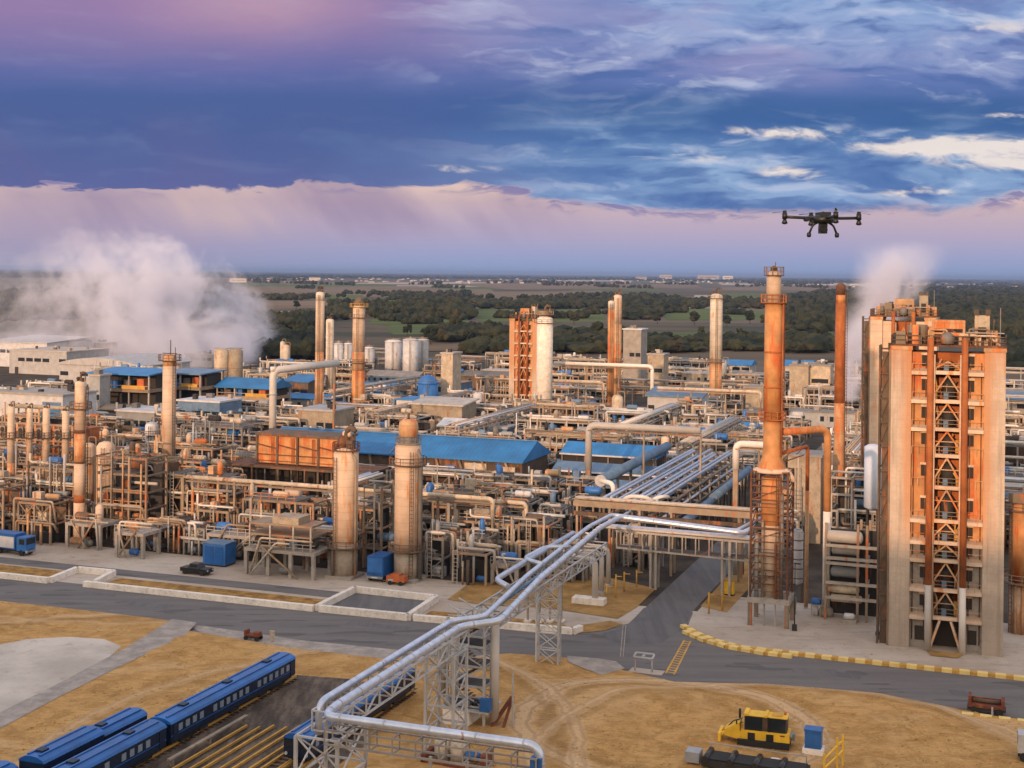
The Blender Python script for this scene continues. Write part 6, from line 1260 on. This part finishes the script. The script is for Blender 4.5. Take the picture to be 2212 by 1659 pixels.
# the front line of structures along the road, placed one by one
def at_px(u,v): return GS(u,v)
def put(o,label,L,dp):
    o['label']=label; s_,t_=S(o.location); occ(s_-.3,s_+L+.3,t_-.3,t_+dp+.3)
def wpx(u,v,px): return px*G(u,v).y/FL
for (kind,u,v,px,dp,top,pal,lab) in (
 ('t',526,1240,172,6.,1182,TANS,'wide concrete table with railed upper decks beside the column with the dark head'),
 ('t',247,1203,74,5.,1148,TANS,'grey concrete equipment table between the banded slim stack and the blue container'),
 ('t',140,1182,92,5.,1128,RUSTY,'concrete table wrapped round the foot of the banded slim stack'),
 ('f',398,1198,50,5.,1140,GREYS,'pale steel portal frame just behind the blue container'),
 ('f',785,1226,42,4.,1052,TANS,'tall narrow ladder frame between the two front columns'),
 ('f',912,1246,48,3.5,1162,GREYS,'pale steel frame with a short ladder beside the column with the narrow head'),
 ('f',1010,1240,46,4.,1160,GREYS,'grey steel frame in the golden dirt before the beam bridge'),
 ('f',40,1172,84,5.,1085,RUSTY,'rust-streaked frame behind the blue tanker truck'),
 ('f',525,1190,170,5.,1078,RUSTY,'long rusty pipe-laden frame behind the wide concrete table'),
 ('f',395,1165,110,6.,1030,RUSTY,'tall rusty four-deck frame behind the pale portal frame'),
 ('f',205,1165,130,6.,985,RUSTY,'tallest rusty frame between the banded slim stack and the tall slim stack'),
 ('f',935,1195,120,6.,1060,TANS,'tan frame under the square-ended header pipe'),
 ('f',1080,1185,70,6.,1085,GREYS,'grey frame beside the bend of the silver twin pipeline')):
    b=GS(u,v); d=W(*b).y; L=px*d/FL; h=max(3.,zof(u,top,d))
    if kind=='t':
        o=table_frame(b[0],b[1],L,dp,h,pal)
        if u==526:
            for zz in (1.9,3.6): part(o,'upper_deck','steel_tan',M().box(.3,L-1,1,dp,h+zz,h+zz+.3)); 
            for x in (.5,L*.33,L*.66,L-1.2): part(o,'post','steel_pale',M().beam((x,1,h),(x,1,h+3.6),.25))
            part(o,'cooler_box','cream_paint',M().box(L*.35,L*.72,1.2,dp-1,h+3.9,h+5.))
    else: 
        nd=max(2,min(5,round(h/3.))); o=frame(b[0],b[1],L,dp,[h*(i+1)/nd for i in range(nd)],pal)
    put(o,lab,L,dp)
for ri,(t0,rn) in enumerate(ROWS):
    far=ri>=7; s=-330.
    gap=ROWS[ri+1][0]-t0 if ri+1<len(ROWS) else 50
    while s<140:
        u,v=PX(W(s,t0)); k=1+ri*.05
        L=RC.uniform(7,16)*k*(1.25 if far else 1); dp=min(gap*.6,RC.uniform(5,8)*k)
        t=t0+RC.uniform(0,gap*.25)
        u2,_=PX(W(s+L,t0))
        if u2<-20: s+=L*.5; continue
        if u>2230: break
        right_open=(s>-41 and ri<4)      # only the named equipment stands close to the coker tower
        if right_open or not free(s,s+L,t,t+dp):
            # try a narrower slot
            L=RC.uniform(4,6); 
            if right_open or not free(s,s+L,t,t+dp): s+=1.5; continue
        if u<330 and ri<=6 or (u<700 and ri<2): pal=RC.choice((RUSTY,RUSTY,TANS))
        elif ri<5 and u<1150: pal=RC.choice((TANS,TANS,RUSTY,GREYS))
        elif u>1150 and ri<6: pal=RC.choice((GREYS,GREYS,TANS,PALES))
        else: pal=RC.choice((PALES,PALES,GREYS,TANS))
        e=RC.random(); pn=PN[id(pal)]
        low_=(500<u<1180 and 1<=ri<=5) or (1150<u<1660 and ri<=6)
        mh=(7. if ri==0 else 10. if ri<3 else 9. if ri<6 else 7.5)*RC.uniform(.65,1.35)
        if low_:
            mh=min(mh,7.5)
            if .79<=e<.90: e=.5
        if e<(.72 if not far else .60):
            nd=max(1,min(4,round(mh/3.2))); hs=[mh*(i+1)/nd for i in range(nd)]
            if ri==0 and RC.random()<.35: o=table_frame(s,t,L,dp,RC.uniform(3.,4.2),pal); kind='%s equipment table on concrete legs'%pn
            else: o=frame(s,t,L,dp,hs,pal,far,.95 if far else 1.15); kind='%s %s %s process frame'%(pn,NB.get(max(1,round(L/5.)),'five-bay'),DK[nd])
        elif e<(.79 if not far else .70):
            n=RC.choice((4,5,6,7)); h=mh*.85+1; o=rack(s,t,L*1.25,'s',h,pal,n); kind='%s pipe rack of %s pipes'%(pn,{4:'four',5:'five',6:'six',7:'seven'}[n]); L*=1.25
        elif e<(.90 if not far else .80):
            mt=RC.choice(('cream_shell','pale_shell','rust_shell','white_paint','grey_paint') if not far else ('white_paint','cream_paint','grey_paint','cream_shell','pale_shell')); r=RC.uniform(1.,1.8); h=mh*RC.uniform(1.,1.45); L=2*r+1.5; o=vessel(s+r+.5,t+r+.5,r,h,mt,far); kind='%s upright vessel with a bent vent pipe'%SC[mt]
        elif ri>=2:
            wl=RC.choice(('cream_paint','white_paint','grey_paint','steel_tan','blue_grey','steel_brown')); rf=RC.choice(('steel_grey','steel_pale','steel_grey','blue_roof' if RC.random()<.35 else 'steel_grey','steel_tan')); o=cabin(s,t,L*.8,dp,mh*RC.uniform(.5,.85),wl,rf); kind='%s-walled plant cabin with a %s roof'%({'steel_tan':'tan','steel_brown':'brown','blue_grey':'blue-grey'}.get(wl,SC.get(wl)),{'steel_grey':'grey','steel_pale':'pale','white_paint':'white','blue_roof':'blue','steel_tan':'tan'}[rf])
        else: s+=1.; continue
        PEND.append((o,kind,rn,mh)); occ(s,s+L,t,t+dp); s+=L+RC.uniform(.15,.9)*k
# small process frames and vessels added to fill the gaps between the rows
for ri,(t0,rn) in enumerate(ROWS[:10]):
    gap=ROWS[ri+1][0]-t0
    for tt in ((.45,.78) if 1<=ri<=5 else (.6,)):
        s=-330.
        while s<140:
            t=t0+gap*tt+RC.uniform(-1.5,1.5); L=RC.uniform(2.6,6.5)*(1+.05*ri); dp=RC.uniform(2.2,4.); u,v=PX(W(s,t)); u2,_=PX(W(s+L,t))
            if u2<-20: s+=4; continue
            if u>2230: break
            if (s>-41 and ri<4) or not free(s,s+L,t,t+dp): s+=1.2; continue
            far=ri>=7; pal=RC.choice((RUSTY,TANS,TANS) if u<900 and ri<6 else (GREYS,TANS,PALES,GREYS)); mh=RC.uniform(3.,8.) if not (500<u<1660 and 1<=ri<=6) else RC.uniform(3,6.5); nd=max(1,min(3,round(mh/2.6)))
            if RC.random()<.8: o=frame(s,t,L,dp,[mh*(i+1)/nd for i in range(nd)],pal,far,1.); kind='small %s %s piping skid'%(PN[id(pal)],DK[nd]); o.name='piping_skid'
            else: mt=RC.choice(('cream_shell','white_paint','grey_paint','rust_shell','blue_paint','pale_shell')); r=RC.uniform(.6,1.1); o=vessel(s+r+.3,t+r+.3,r,mh*.8,mt,True); L=2*r+.8; kind='small %s upright vessel'%SC[mt]
            PEND.append((o,kind,'behind the '+rn,mh)); occ(s,s+L,t,t+dp); s+=L+RC.uniform(.4,2.5)
# racks running away from the road through the far plant, to break up the rows
for i,(s,t,L) in enumerate(((-110,216,14),(-66.5,300,60),(-30,300,70),(-128,310,60),(-160,330,70),(-10,330,60),(20,360,60),(-90,330,60),(-200,380,70))):
    o=rack(s,t,L,'t',9.5,PALES if t>290 else TANS,5); PEND.append((o,'long pale pipe rack running away from the road' if t>290 else 'short tan pipe rack running away from the road',ROWS[min(15,max(0,int((t-190)/18)))][1],9))
# labels: what it looks like, between which two landmarks, in which row
def phrase(o,rn):
    p=Vector(o.location)+Vector((0,0,4)); u,v=PX(p); Lc,Rc=None,None
    for nm,q in LM:
        if q.y<60: continue
        uu,vv=PX(q)
        if abs(vv-v)>260 or not(-60<uu<2270): continue
        c=abs(uu-u)+abs(vv-v)*1.2
        if uu<=u:
            if Lc is None or c<Lc[0]: Lc=(c,nm)
        elif Rc is None or c<Rc[0]: Rc=(c,nm)
    if Lc and Rc: return 'between %s and %s'%(Lc[1],Rc[1])
    return 'beside %s'%((Lc or Rc)[1])
def short(s):
    return s.replace(' the ',' ').replace('between the','between')

seen={}
for o,kind,rn,mh in PEND:
    ph=phrase(o,rn); lab='%s %s'%(kind,ph)
    for cand in (lab,'%s, %s row'%(lab,rn),'%s, %s row, %s'%(lab,rn,'lower' if mh<8 else 'taller')):
        if cand not in seen: lab=cand; break
    else: lab=cand
    w_=lab.split()
    if len(w_)>16:
        lab=lab.replace(' and the ',' and ').replace('between the ','between '); w_=lab.split()
    if len(w_)>15: lab=lab.replace(' with the dark head',' with dark head').replace(' with the narrow head',' with narrow head').replace(' plant cabin',' cabin')
    w_=lab.split()
    if len(w_)>15: lab=lab.replace(' with a bent vent pipe','').replace(' running away from the road','').replace(' process frame',' frame').replace(' on concrete legs','').replace(' with a blue end','').replace(' bowed white hall',' bowed hall').replace('with a ','with '); w_=lab.split()
    if len(w_)>15:
        for a_,b_ in (('column with dark head','dark-headed column'),('column with narrow head','narrow-headed column'),('white two-storey building','two-storey building'),(' between ',' between '),('the ',''),('white block with a blue end','white blue-ended block'),('open blue-roofed hall','open hall'),('long blue-roofed hall','long blue hall'),('white blue-roofed house','white house'),('long pale header pipe','pale header pipe'),('big bowed white hall','bowed hall'),('thick rusty drop pipe','rusty drop pipe'),('piping skid','skid'),('plant cabin','cabin'),(' behind ',' behind '),(', behind',' behind')): lab=lab.replace(a_,b_)
        w_=lab.split()
    if len(w_)>15: lab=lab.replace(', lower','').replace(', taller','')
    seen.setdefault(lab,[]).append(o); o['label']=lab
for lab,os_ in seen.items():
    if len(os_)>1:
        os_.sort(key=lambda q:q.location.y)
        nm=['nearest','next','third','fourth','fifth','sixth']
        for i,q in enumerate(os_): q['label']=((('nearer ','farther ') if len(os_)==2 else ('first ','second ','third ','fourth ','fifth ','sixth ','seventh ','eighth ','ninth ','tenth ','eleventh ','twelfth '))[min(11,i)]+lab)
# ---------------------------------------------------------------- fields, woods, trees, the far town
def far_sheet(name,mat,pts,z): return sheet(name,mat,wp(pts),z)
for i,(mat,pts) in enumerate((
 ('green_field',[(1018,668),(1100,668),(1300,668),(1310,694),(1190,696),(1040,695)]),
 ('green_field',[(1428,670),(1540,669),(1660,672),(1665,690),(1560,693),(1440,692)]),
 ('green_field',[(826,643),(945,642),(950,656),(840,657)]),
 ('green_field',[(830,706),(990,705),(1000,722),(850,723)]),('green_field',[(1195,706),(1300,705),(1310,719),(1200,721)]),('green_field',[(1385,719),(1530,717),(1660,720),(1660,730),(1400,729)]),
 ('green_field',[(1688,718),(1800,717),(1800,735),(1690,736)]),('green_field',[(545,718),(680,716),(690,733),(560,735)]),
 ('brown_field',[(560,652),(690,650),(760,656),(700,666),(570,668)]),('brown_field',[(500,622),(900,618),(980,628),(700,634),(500,636)]),('brown_field',[(980,632),(1300,628),(1310,642),(1000,648)]),('brown_field',[(1350,648),(1640,642),(1640,662),(1420,664)]),
 ('pale_field',[(575,674),(690,672),(690,679),(575,680)]),('pale_field',[(565,716),(690,713),(690,719),(565,722)]),('brown_field',[(860,746),(1150,742),(1160,756),(880,760)]),('brown_field',[(1190,742),(1650,738),(1650,748),(1200,752)]),
 ('pale_field',[(1550,612),(1650,612),(1850,613),(2000,615),(2000,617.5),(1840,617),(1560,616)]),('pale_field',[(700,612),(1000,609),(1100,611),(900,615)]),('brown_field',[(1000,616),(1500,614),(1520,622),(1100,626)]),('pale_field',[(2180,735),(2240,735),(2240,739),(2180,739)]))):
    far_sheet({'green_field':'green_field','brown_field':'brown_field','pale_field':'stubble_field'}[mat],mat,pts,.1+.02*i)
RF=random.Random(33)
for i in range(46):
    v=RF.choice((RF.uniform(604,622),RF.uniform(610,660),RF.uniform(620,730))); u=RF.uniform(480,1640); L=RF.uniform(60,260)*(1 if v>620 else 1.4); hh=RF.uniform(.12,.30)*(v-588)
    if v+hh>742: continue
    mt=RF.choice(('green_field','green_field','green_field','brown_field','brown_field','pale_field') if v>625 else ('green_field','brown_field','brown_field','pale_field'))
    far_sheet({'green_field':'green_field','brown_field':'brown_field','pale_field':'stubble_field'}[mt],mt,[(u,v),(u+L,v+L*.006),(u+L+RF.uniform(-10,25),v+hh+L*.006),(u+RF.uniform(-25,10),v+hh)],.05+.001*i)
def ico():
    import bmesh
    b=bmesh.new(); bmesh.ops.create_icosphere(b,subdivisions=2,radius=1.); vs=[tuple(v.co) for v in b.verts]; fs=[tuple(v.index for v in f.verts) for f in b.faces]; b.free(); return vs,fs
def ico1():
    import bmesh
    b=bmesh.new(); bmesh.ops.create_icosphere(b,subdivisions=1,radius=1.); vs=[tuple(v.co) for v in b.verts]; fs=[tuple(v.index for v in f.verts) for f in b.faces]; b.free(); return vs,fs
IV,IF=ico(); JV,JF=ico1()
RT=random.Random(21)
def clump(m,c,r,h,hi=False):
    vs,fs=(IV,IF) if hi else (JV,JF); k=RT.uniform(0,99)
    m.add([(c[0]+x*r*(1+.45*mn.noise((x*2+k,y*2,z*2))),c[1]+y*r*(1+.45*mn.noise((x*2+k,y*2+7,z*2))),c[2]+z*h*(1+.45*mn.noise((x*2+k,y*2,z*2+3)))) for x,y,z in vs],fs)
def floor(pts,z=.9): return far_sheet('wood_floor','wood_leaf',pts,z)
def inpoly(x,y,P):
    c=False
    for (a,b),(d,e) in zip(P,P[1:]+P[:1]):
        if (b>y)!=(e>y) and x<(d-a)*(y-b)/(e-b)+a: c=not c
    return c
def wood(label,pts,n,hgt=11.):
    hgt*=.78; n=int(n*.85)
    m=M(); us=[p[0] for p in pts]; vs=[p[1] for p in pts]; k=0
    while k<n:
        u,v=RT.uniform(min(us),max(us)),RT.uniform(min(vs),max(vs))
        if not inpoly(u,v,pts): continue
        k+=1; p=G(u,v); sc_=max(1.,p.y/1500.)**.6; r=RT.choice((RT.uniform(2.5,4.5),RT.uniform(4,8.5)))*sc_; h=RT.uniform(.5,1.35)*hgt*.5*(1+.15*(sc_-1))
        clump(m,(p.x,p.y,h),r*1.15,h)
        if p.y<2500: clump(m,(p.x+RT.uniform(-3,3),p.y-RT.uniform(0,3),h*RT.uniform(1.,1.5)),r*.6,h*.55); clump(m,(p.x+RT.uniform(-5,5),p.y-RT.uniform(0,3),h*RT.uniform(.5,1.2)),r*.55,h*.5)
    o=struct('woods','wood_leaf',m,'stuff'); o['label']=label; o['category']='woods'; return o
wood('dark wood in the middle of the fields beyond the stout caged stack',[(800,664),(900,660),(1010,662),(1022,684),(1015,692),(900,692),(802,690)],420,13)
wood('dark wood band behind the far orange tower',[(1040,664),(1100,658),(1310,656),(1320,667),(1200,668),(1040,668)],300,11)
wood('dark wood behind the joined orange stacks',[(1340,650),(1420,648),(1640,652),(1650,668),(1430,668),(1432,690),(1345,692)],420,12)
wood('low dark wood beside the steam plume',[(545,694),(690,688),(700,712),(548,714)],300,12); wood('dark thicket at the plant edge beside the steam plume',[(560,744),(680,740),(690,778),(565,780)],260,12)
wood('dark hedgerow wood beside the slender twin stack',[(690,668),(770,664),(780,690),(700,694)],120,11)
wood('dark thicket between the far white tanks and the smooth white column',[(930,722),(1100,720),(1100,738),(940,740)],170,10)
wood('straggling dark trees along the far plant edge',[(1000,752),(1150,748),(1180,756),(1400,752),(1660,748),(1660,758),(1400,764),(1000,766)],220,9)
wood('scattered dark scrub on the fields behind the thick striped stack',[(1190,722),(1380,722),(1400,738),(1640,732),(1650,742),(1200,744)],170,8)
wood('broad dark forest reaching to the horizon beyond the coker tower',[(1690,640),(1800,628),(1990,618),(2240,610),(2240,735),(2000,728),(1810,716),(1690,714)],2300,13)
wood('dark trees at the foot of the forest beyond the big stack',[(1690,738),(1800,738),(1805,762),(1690,764)],120,10); wood('dark trees at the picture edge past the coker tower',[(2170,756),(2240,752),(2240,800),(2170,800)],110,12)
wood('dark woods glimpsed through the steam',[(-60,640),(120,624),(330,640),(460,630),(540,650),(520,700),(200,690),(-60,700)],800,13)
wood('faint dark woods at the horizon',[(-60,600),(500,600),(1100,603),(1700,610),(1990,612),(2240,606),(2240,603),(1700,603),(1100,598),(500,592),(-60,588)],1400,11)
wood('thin dark hedgerows across the brown fields',[(560,640),(760,640),(900,634),(1060,650),(1180,646),(1320,646),(1320,652),(1000,660),(800,642),(560,646)],260,8)
m=M()
for i in range(44):
    u=RT.uniform(480,1650); v=RT.choice((RT.uniform(603,625),RT.uniform(612,650),RT.uniform(640,740))); L=RT.uniform(40,220); sl=RT.uniform(-.02,.04); n=int(L/ (3.2 if v>630 else 4.5))
    for j in range(n):
        if RT.random()<.25: continue
        p=G(u+L*j/n+RT.uniform(-2,2),v+L*j/n*sl+RT.uniform(-.6,.6)); k=RT.uniform(.6,1.5)*max(1,p.y/2200.)**.5; clump(m,(p.x,p.y,3.2*k),4.2*k,3.6*k)
o=struct('woods','wood_leaf',m,'stuff'); o['label']='broken dark hedgerows and tree lines between the far fields'; o['category']='woods'
floor([(1700,640),(1800,628),(1990,618),(2260,610),(2260,735),(2000,728),(1810,716),(1700,714)],.6); floor([(-60,600),(500,600),(1100,603),(1700,610),(1990,612),(2260,614),(2260,604.5),(1700,600.5),(1100,594.5),(500,588),(-60,582.5)],1.2)
# single field trees
def treekind(h,n):
    f=M(); 
    for i in range(n):
        a=RT.uniform(0,6.28); rr=RT.uniform(.05,.34)*h; clump(f,(rr*math.cos(a),rr*math.sin(a),h*RT.uniform(.38,.9)),h*RT.uniform(.1,.2),h*RT.uniform(.09,.17))
    t_=M().lathe([(h*.035,0),(h*.025,h*.3),(h*.012,h*.6)],8).beam((0,0,h*.3),(h*.2,0,h*.6),h*.02).beam((0,0,h*.35),(-h*.18,h*.1,h*.65),h*.02)
    return f.mesh('crown','wood_leaf'),t_.mesh('trunk','trunk_bark')
TK=[treekind(11,34),treekind(13,44),treekind(9,28)]
for i,(u,v) in enumerate(((640,668),(742,646),(795,645),(818,640),(930,745),(1010,740),(1120,690),(1160,700),(1205,690),(1240,700),(1290,733),(1340,735),(1420,700),(1500,702),(1515,730),(1570,706),(1620,700),(1600,735),(1060,725),(980,722),(880,726),(870,640),(700,733),(640,733),(1650,705),(1775,745))):
    p=G(u,v); o=bpy.data.objects.new('field_tree',None); COL.objects.link(o); o.location=p; o.rotation_euler=(0,0,i*1.3); props(o,'dark leafy tree standing alone on the fields beyond the plant','tree','single trees on the far fields'); c,t_=TK[i%3]; part(o,'crown','',c); part(o,'trunk','',t_)
# the town on the horizon
hm=[M().box(-8,8,-5,5,0,5).mesh('house','town_wall'),M().box(-14,14,-6,6,0,4.5).mesh('house','town_wall'),M().extr([(-6,0),(-6,4.5),(0,7.5),(6,4.5),(6,0)],-8,8).mesh('house','town_wall')]
for i in range(210):
    u=RT.choice((RT.uniform(500,1000),RT.uniform(1000,1640),RT.uniform(1000,1640),RT.uniform(1700,2212))); v=RT.uniform(603,613) if u<1700 else RT.uniform(611,624); v+= (0 if u>900 else -3)
    p=G(u,v); solo('town_house','small pale house of the far town below the horizon','house','',hm[i%3],p,RT.uniform(0,3),'houses of the far town')
for u,v,wpx,top,lab in ((1438,600,26,594,'pinkish apartment block standing over the far town, the narrower one'),(1530,601,46,595,'widest pinkish apartment block standing over the far town'),(1572,602,22,596,'pinkish apartment block at the end of the far town skyline'),(1385,600,24,598,'long low pink hall in the far town'),(680,603,24,600,'low white hall among the trees of the far town'),(515,607,36,602,'white farm building on the brown fields above the steam')):
    p=G(u,v+3); d=p.y; wd=wpx*d/FL; h=max(7,zof(u,top,d)); o=thing('apartment_block',lab,'building',p,0); part(o,'wall','town_wall',M().box(-wd/2,wd/2,-9,9,0,h)); part(o,'roof','town_roof',M().box(-wd/2-.5,wd/2+.5,-9.5,9.5,h,h+1.2))
    part(o,'window','dark_glass',M().box(-wd*.4,wd*.4,-9.1,-9,h*.5,h*.62))
m=M(); RG=random.Random(3)
def ground_z(s,t): 
    z=relief(s,t); k=flat_at(s,t); return z*(1-k)+.42*k
k=0
while k<5000:
    u,v=RG.uniform(-40,2250),RG.uniform(1300,1700); p=G(u,v,.45); s_,t_=S(p)
    if t_>lower(s_)-.4: continue
    if flat_at(s_,t_)>0: continue
    if mn.noise((s_*.12,t_*.12,3.))<RG.uniform(-.5,.35): continue
    k+=1; z=ground_z(s_,t_)-.03; h=RG.uniform(.04,.12); a=RG.uniform(0,3.14)
    for j in range(2):
        c,q=math.cos(a+j*1.5)*RG.uniform(.04,.13),math.sin(a+j*1.5)*RG.uniform(.04,.13); lx,ly=RG.uniform(-.3,.3),RG.uniform(-.3,.3)
        m.add([(p.x-c,p.y-q,z),(p.x+c,p.y+q,z),(p.x+lx+c*.3,p.y+ly+q*.3,z+h),(p.x+lx-c*.5,p.y+ly-q*.5,z+h*.8)],[(0,1,2,3)])
o=struct('dry_grass','straw',m,'stuff'); o['label']='dry straw tufts over the golden ground'; o['category']='grass'
m=M()
for i in range(90):
    u,v=RG.uniform(0,2212),RG.uniform(1150,1659); p=G(u,v,.1); s_,t_=S(p); z=ground_z(s_,t_) if t_<lower(s_) else .06; r=RG.uniform(.05,.13)
    m.add([(p.x+x*r*1.3,p.y+y*r,z+w_*r*.7) for x,y,w_ in JV],JF)
o=struct('rubble','brown_soil',m,'stuff'); o['label']='scattered stones and crumbs on road, yard and grass'; o['category']='rubble'
# ---------------------------------------------------------------- drone
q=D(1778,474,19.); o=thing('camera_drone','black multirotor camera drone hovering against the sky','drone',q,.12)
part(o,'body','drone_black',M().lathe([(.05,-.06),(.14,-.05),(.16,.0),(.13,.05),(.04,.07)],16)); part(o,'battery','drone_black',M().box(-.07,.07,-.13,.13,.04,.1))
arms=[(-.53,.10),(.53,.10),(0.02,.56),(-.40,-.42),(.40,-.42),(-.02,-.2)][:5]
pm=M().add([(-.19,-.016,0),(-.03,-.014,.004),(.03,-.014,.004),(.19,-.016,0),(.19,.012,.012),(.03,.014,.008),(-.03,.014,.008),(-.19,.012,.012)],[(0,1,6,7),(1,2,5,6),(2,3,4,5)]).box(-.02,.02,-.02,.02,-.015,.02).mesh('propeller','drone_black')
for i,(x,y) in enumerate(((-.545,.05),(.545,.05),(.0,.5),(.0,-.5))):
    a=part(o,'arm','drone_black',M().tube([(0,0,.02),(x*.5,y*.5,.02),(x,y,.03)],.022,8,.1)); part(a,'motor','drone_black',M().cyl((x,y,.0),(x,y,.085),.036,n=12)); part(a,'motor_foot','drone_black',M().lathe([(.02,-.075),(.045,-.06),(.03,-.02),(.02,.0)],10,x,y)); pr=part(a,'propeller','',pm,(x,y,.1)); pr.rotation_euler=(.05*(i-1),.12*(1 if i%2 else -1),(.15,.2,.1,1.2)[i])
for sx in (-1,1):
    l=part(o,'landing_leg','drone_black',M().tube([(sx*.07,0,-.04),(sx*.15,0,-.08),(sx*.2,0,-.2)],.016,8,.06)); part(l,'skid_wheel','drone_black',M().lathe([(.01,-.03),(.035,-.02),(.035,.02),(.01,.03)],12)).matrix_local=Matrix.Translation((sx*.205,0,-.22))@Matrix.Rotation(1.57,4,'Y')
gm_=part(o,'gimbal','drone_black',M().box(-.05,.05,-.05,.05,-.1,-.04).cyl((0,-.02,-.14),(0,.03,-.14),.06)); part(gm_,'camera_lens','dark_glass',M().cyl((0,-.07,-.15),(0,-.02,-.15),.045)); part(gm_,'camera_body','drone_black',M().box(-.05,.05,-.04,.06,-.2,-.1)); part(o,'side_pod','drone_black',M().cyl((-.24,-.05,-.0),(-.24,.05,-.0),.035,n=10)); part(o,'antenna','drone_black',M().beam((.05,.1,.05),(.05,.12,.12),.012))
# ---------------------------------------------------------------- steam
def steam(name,label,lo,hi,dens,build,col=(.88,.88,.99)):
    m,g,b=newmat('steam_'+label[:8]); nt=m.node_tree; nt.nodes.remove(b); pv=g.n('ShaderNodeVolumePrincipled'); pv.inputs['Color'].default_value=c4(col); pv.inputs['Anisotropy'].default_value=-.1
    nt.links.new(pv.outputs[0],nt.nodes['Material Output'].inputs['Volume']); p=g.n('ShaderNodeTexCoord').outputs['Object']; s_=g.n('ShaderNodeSeparateXYZ'); g.put(s_.inputs[0],p)
    g.put(pv.inputs['Density'],g.m('MULTIPLY',build(g,p,*s_.outputs),dens))
    o=solo(name,label,'steam',m,M().box(lo[0],hi[0],lo[1],hi[1],lo[2],hi[2]),(0,0,0),0); o['kind']='stuff'; m.cycles.volume_step_rate=1.0; return o
def plume1(g,p,x,y,z):
    n1=g.noise(p,.026,6,.66,.9); n2=g.noise(p,.085,5,.65,.6)
    env=g.n('ShaderNodeFloatCurve'); c=env.mapping.curves[0]; P=[(0,.76),(.12,.56),(.3,.46),(.45,.54),(.58,.66),(.70,.60),(.82,.50),(.92,.38),(1,.10)]; c.points[0].location=P[0]; c.points[1].location=P[-1]
    for q in P[1:-1]: c.points.new(*q)
    env.mapping.update(); xx=g.m('DIVIDE',g.m('ADD',x,330.),202.); g.put(env.inputs['Value'],xx)
    zn=g.m('DIVIDE',g.m('ADD',z,0.),88.)
    top=g.m('ADD',env.outputs[0],g.m('MULTIPLY',g.m('SUBTRACT',g.m('ADD',g.m('MULTIPLY',n1,.7),g.m('MULTIPLY',n2,.3)),.5),1.9))
    a=g.sm(g.m('SUBTRACT',top,zn),-.03,.38)
    thick=g.sm(xx,.35,.95,.13,1.); nn=g.sm(g.m('ADD',g.m('MULTIPLY',n1,.8),g.m('MULTIPLY',n2,.3)),.50,.64)
    y0=g.sm(g.m('ABSOLUTE',g.m('SUBTRACT',y,690.)),95.,15.); edge=g.m('MULTIPLY',g.sm(xx,1.02,.94),g.sm(zn,-.02,.05,.35,1.))
    hole=g.sm(g.m('ADD',n2,g.m('MULTIPLY',xx,.25)),.46,.66)
    return g.m('MULTIPLY',g.m('MULTIPLY',g.m('MULTIPLY',a,thick),g.m('MULTIPLY',nn,hole)),g.m('MULTIPLY',y0,edge))
steam('steam','broad lilac-white steam plume drifting over the plant below the cloud',(-335,590,.5),(-120,790,96),.12,plume1)
def plume2(cx0,cx1,z0,z1,r0,r1,yc):
    def f(g,p,x,y,z):
        n1=g.noise(p,.06,5,.62,.6); k=g.m('DIVIDE',g.m('SUBTRACT',z,z0),z1-z0); cx=g.m('ADD',cx0,g.m('MULTIPLY',k,cx1-cx0)); r=g.m('ADD',r0,g.m('MULTIPLY',k,r1-r0))
        dx=g.m('DIVIDE',g.m('SUBTRACT',x,cx),r); dy=g.m('DIVIDE',g.m('SUBTRACT',y,yc),r); d=g.m('SQRT',g.m('ADD',g.m('MULTIPLY',dx,dx),g.m('MULTIPLY',dy,dy)))
        e=g.sm(g.m('ADD',d,g.m('MULTIPLY',g.m('SUBTRACT',n1,.5),1.5)),1.05,.2); return g.m('MULTIPLY',g.m('MULTIPLY',e,g.sm(n1,.36,.64)),g.m('MULTIPLY',g.sm(k,1.,.45),g.sm(k,0.,.05)))
    return f
steam('steam','thin steam column rising behind the second coker tower',(104,440,16),(170,500,66),.5,plume2(124,138,18,62,6,19,470))
steam('steam','small steam wisp beside the slender orange stack',(95,425,5),(132,465,44),.5,plume2(111,116,6,42,5,9,445))
HAZE=4e-5
# ---------------------------------------------------------------- haze: pale even air over the whole plain
hz=bpy.data.materials.new('haze'); hz.use_nodes=True; nt=hz.node_tree; nt.nodes.remove(nt.nodes['Principled BSDF']); pv=nt.nodes.new('ShaderNodeVolumePrincipled'); pv.inputs['Color'].default_value=(.26,.38,.68,1); pv.inputs['Density'].default_value=HAZE; nt.links.new(pv.outputs[0],nt.nodes['Material Output'].inputs['Volume'])
o=struct('haze',hz,M().box(-130000,130000,-700,130000,-1.,110.),'stuff'); o['label']='thin blue evening haze over the plain'; o['category']='haze'
# label check
for o in list(COL.objects):
    if o.parent is None and 'label' in o and len(o['label'].split())>16: print('LONG',o.name,o['label'])
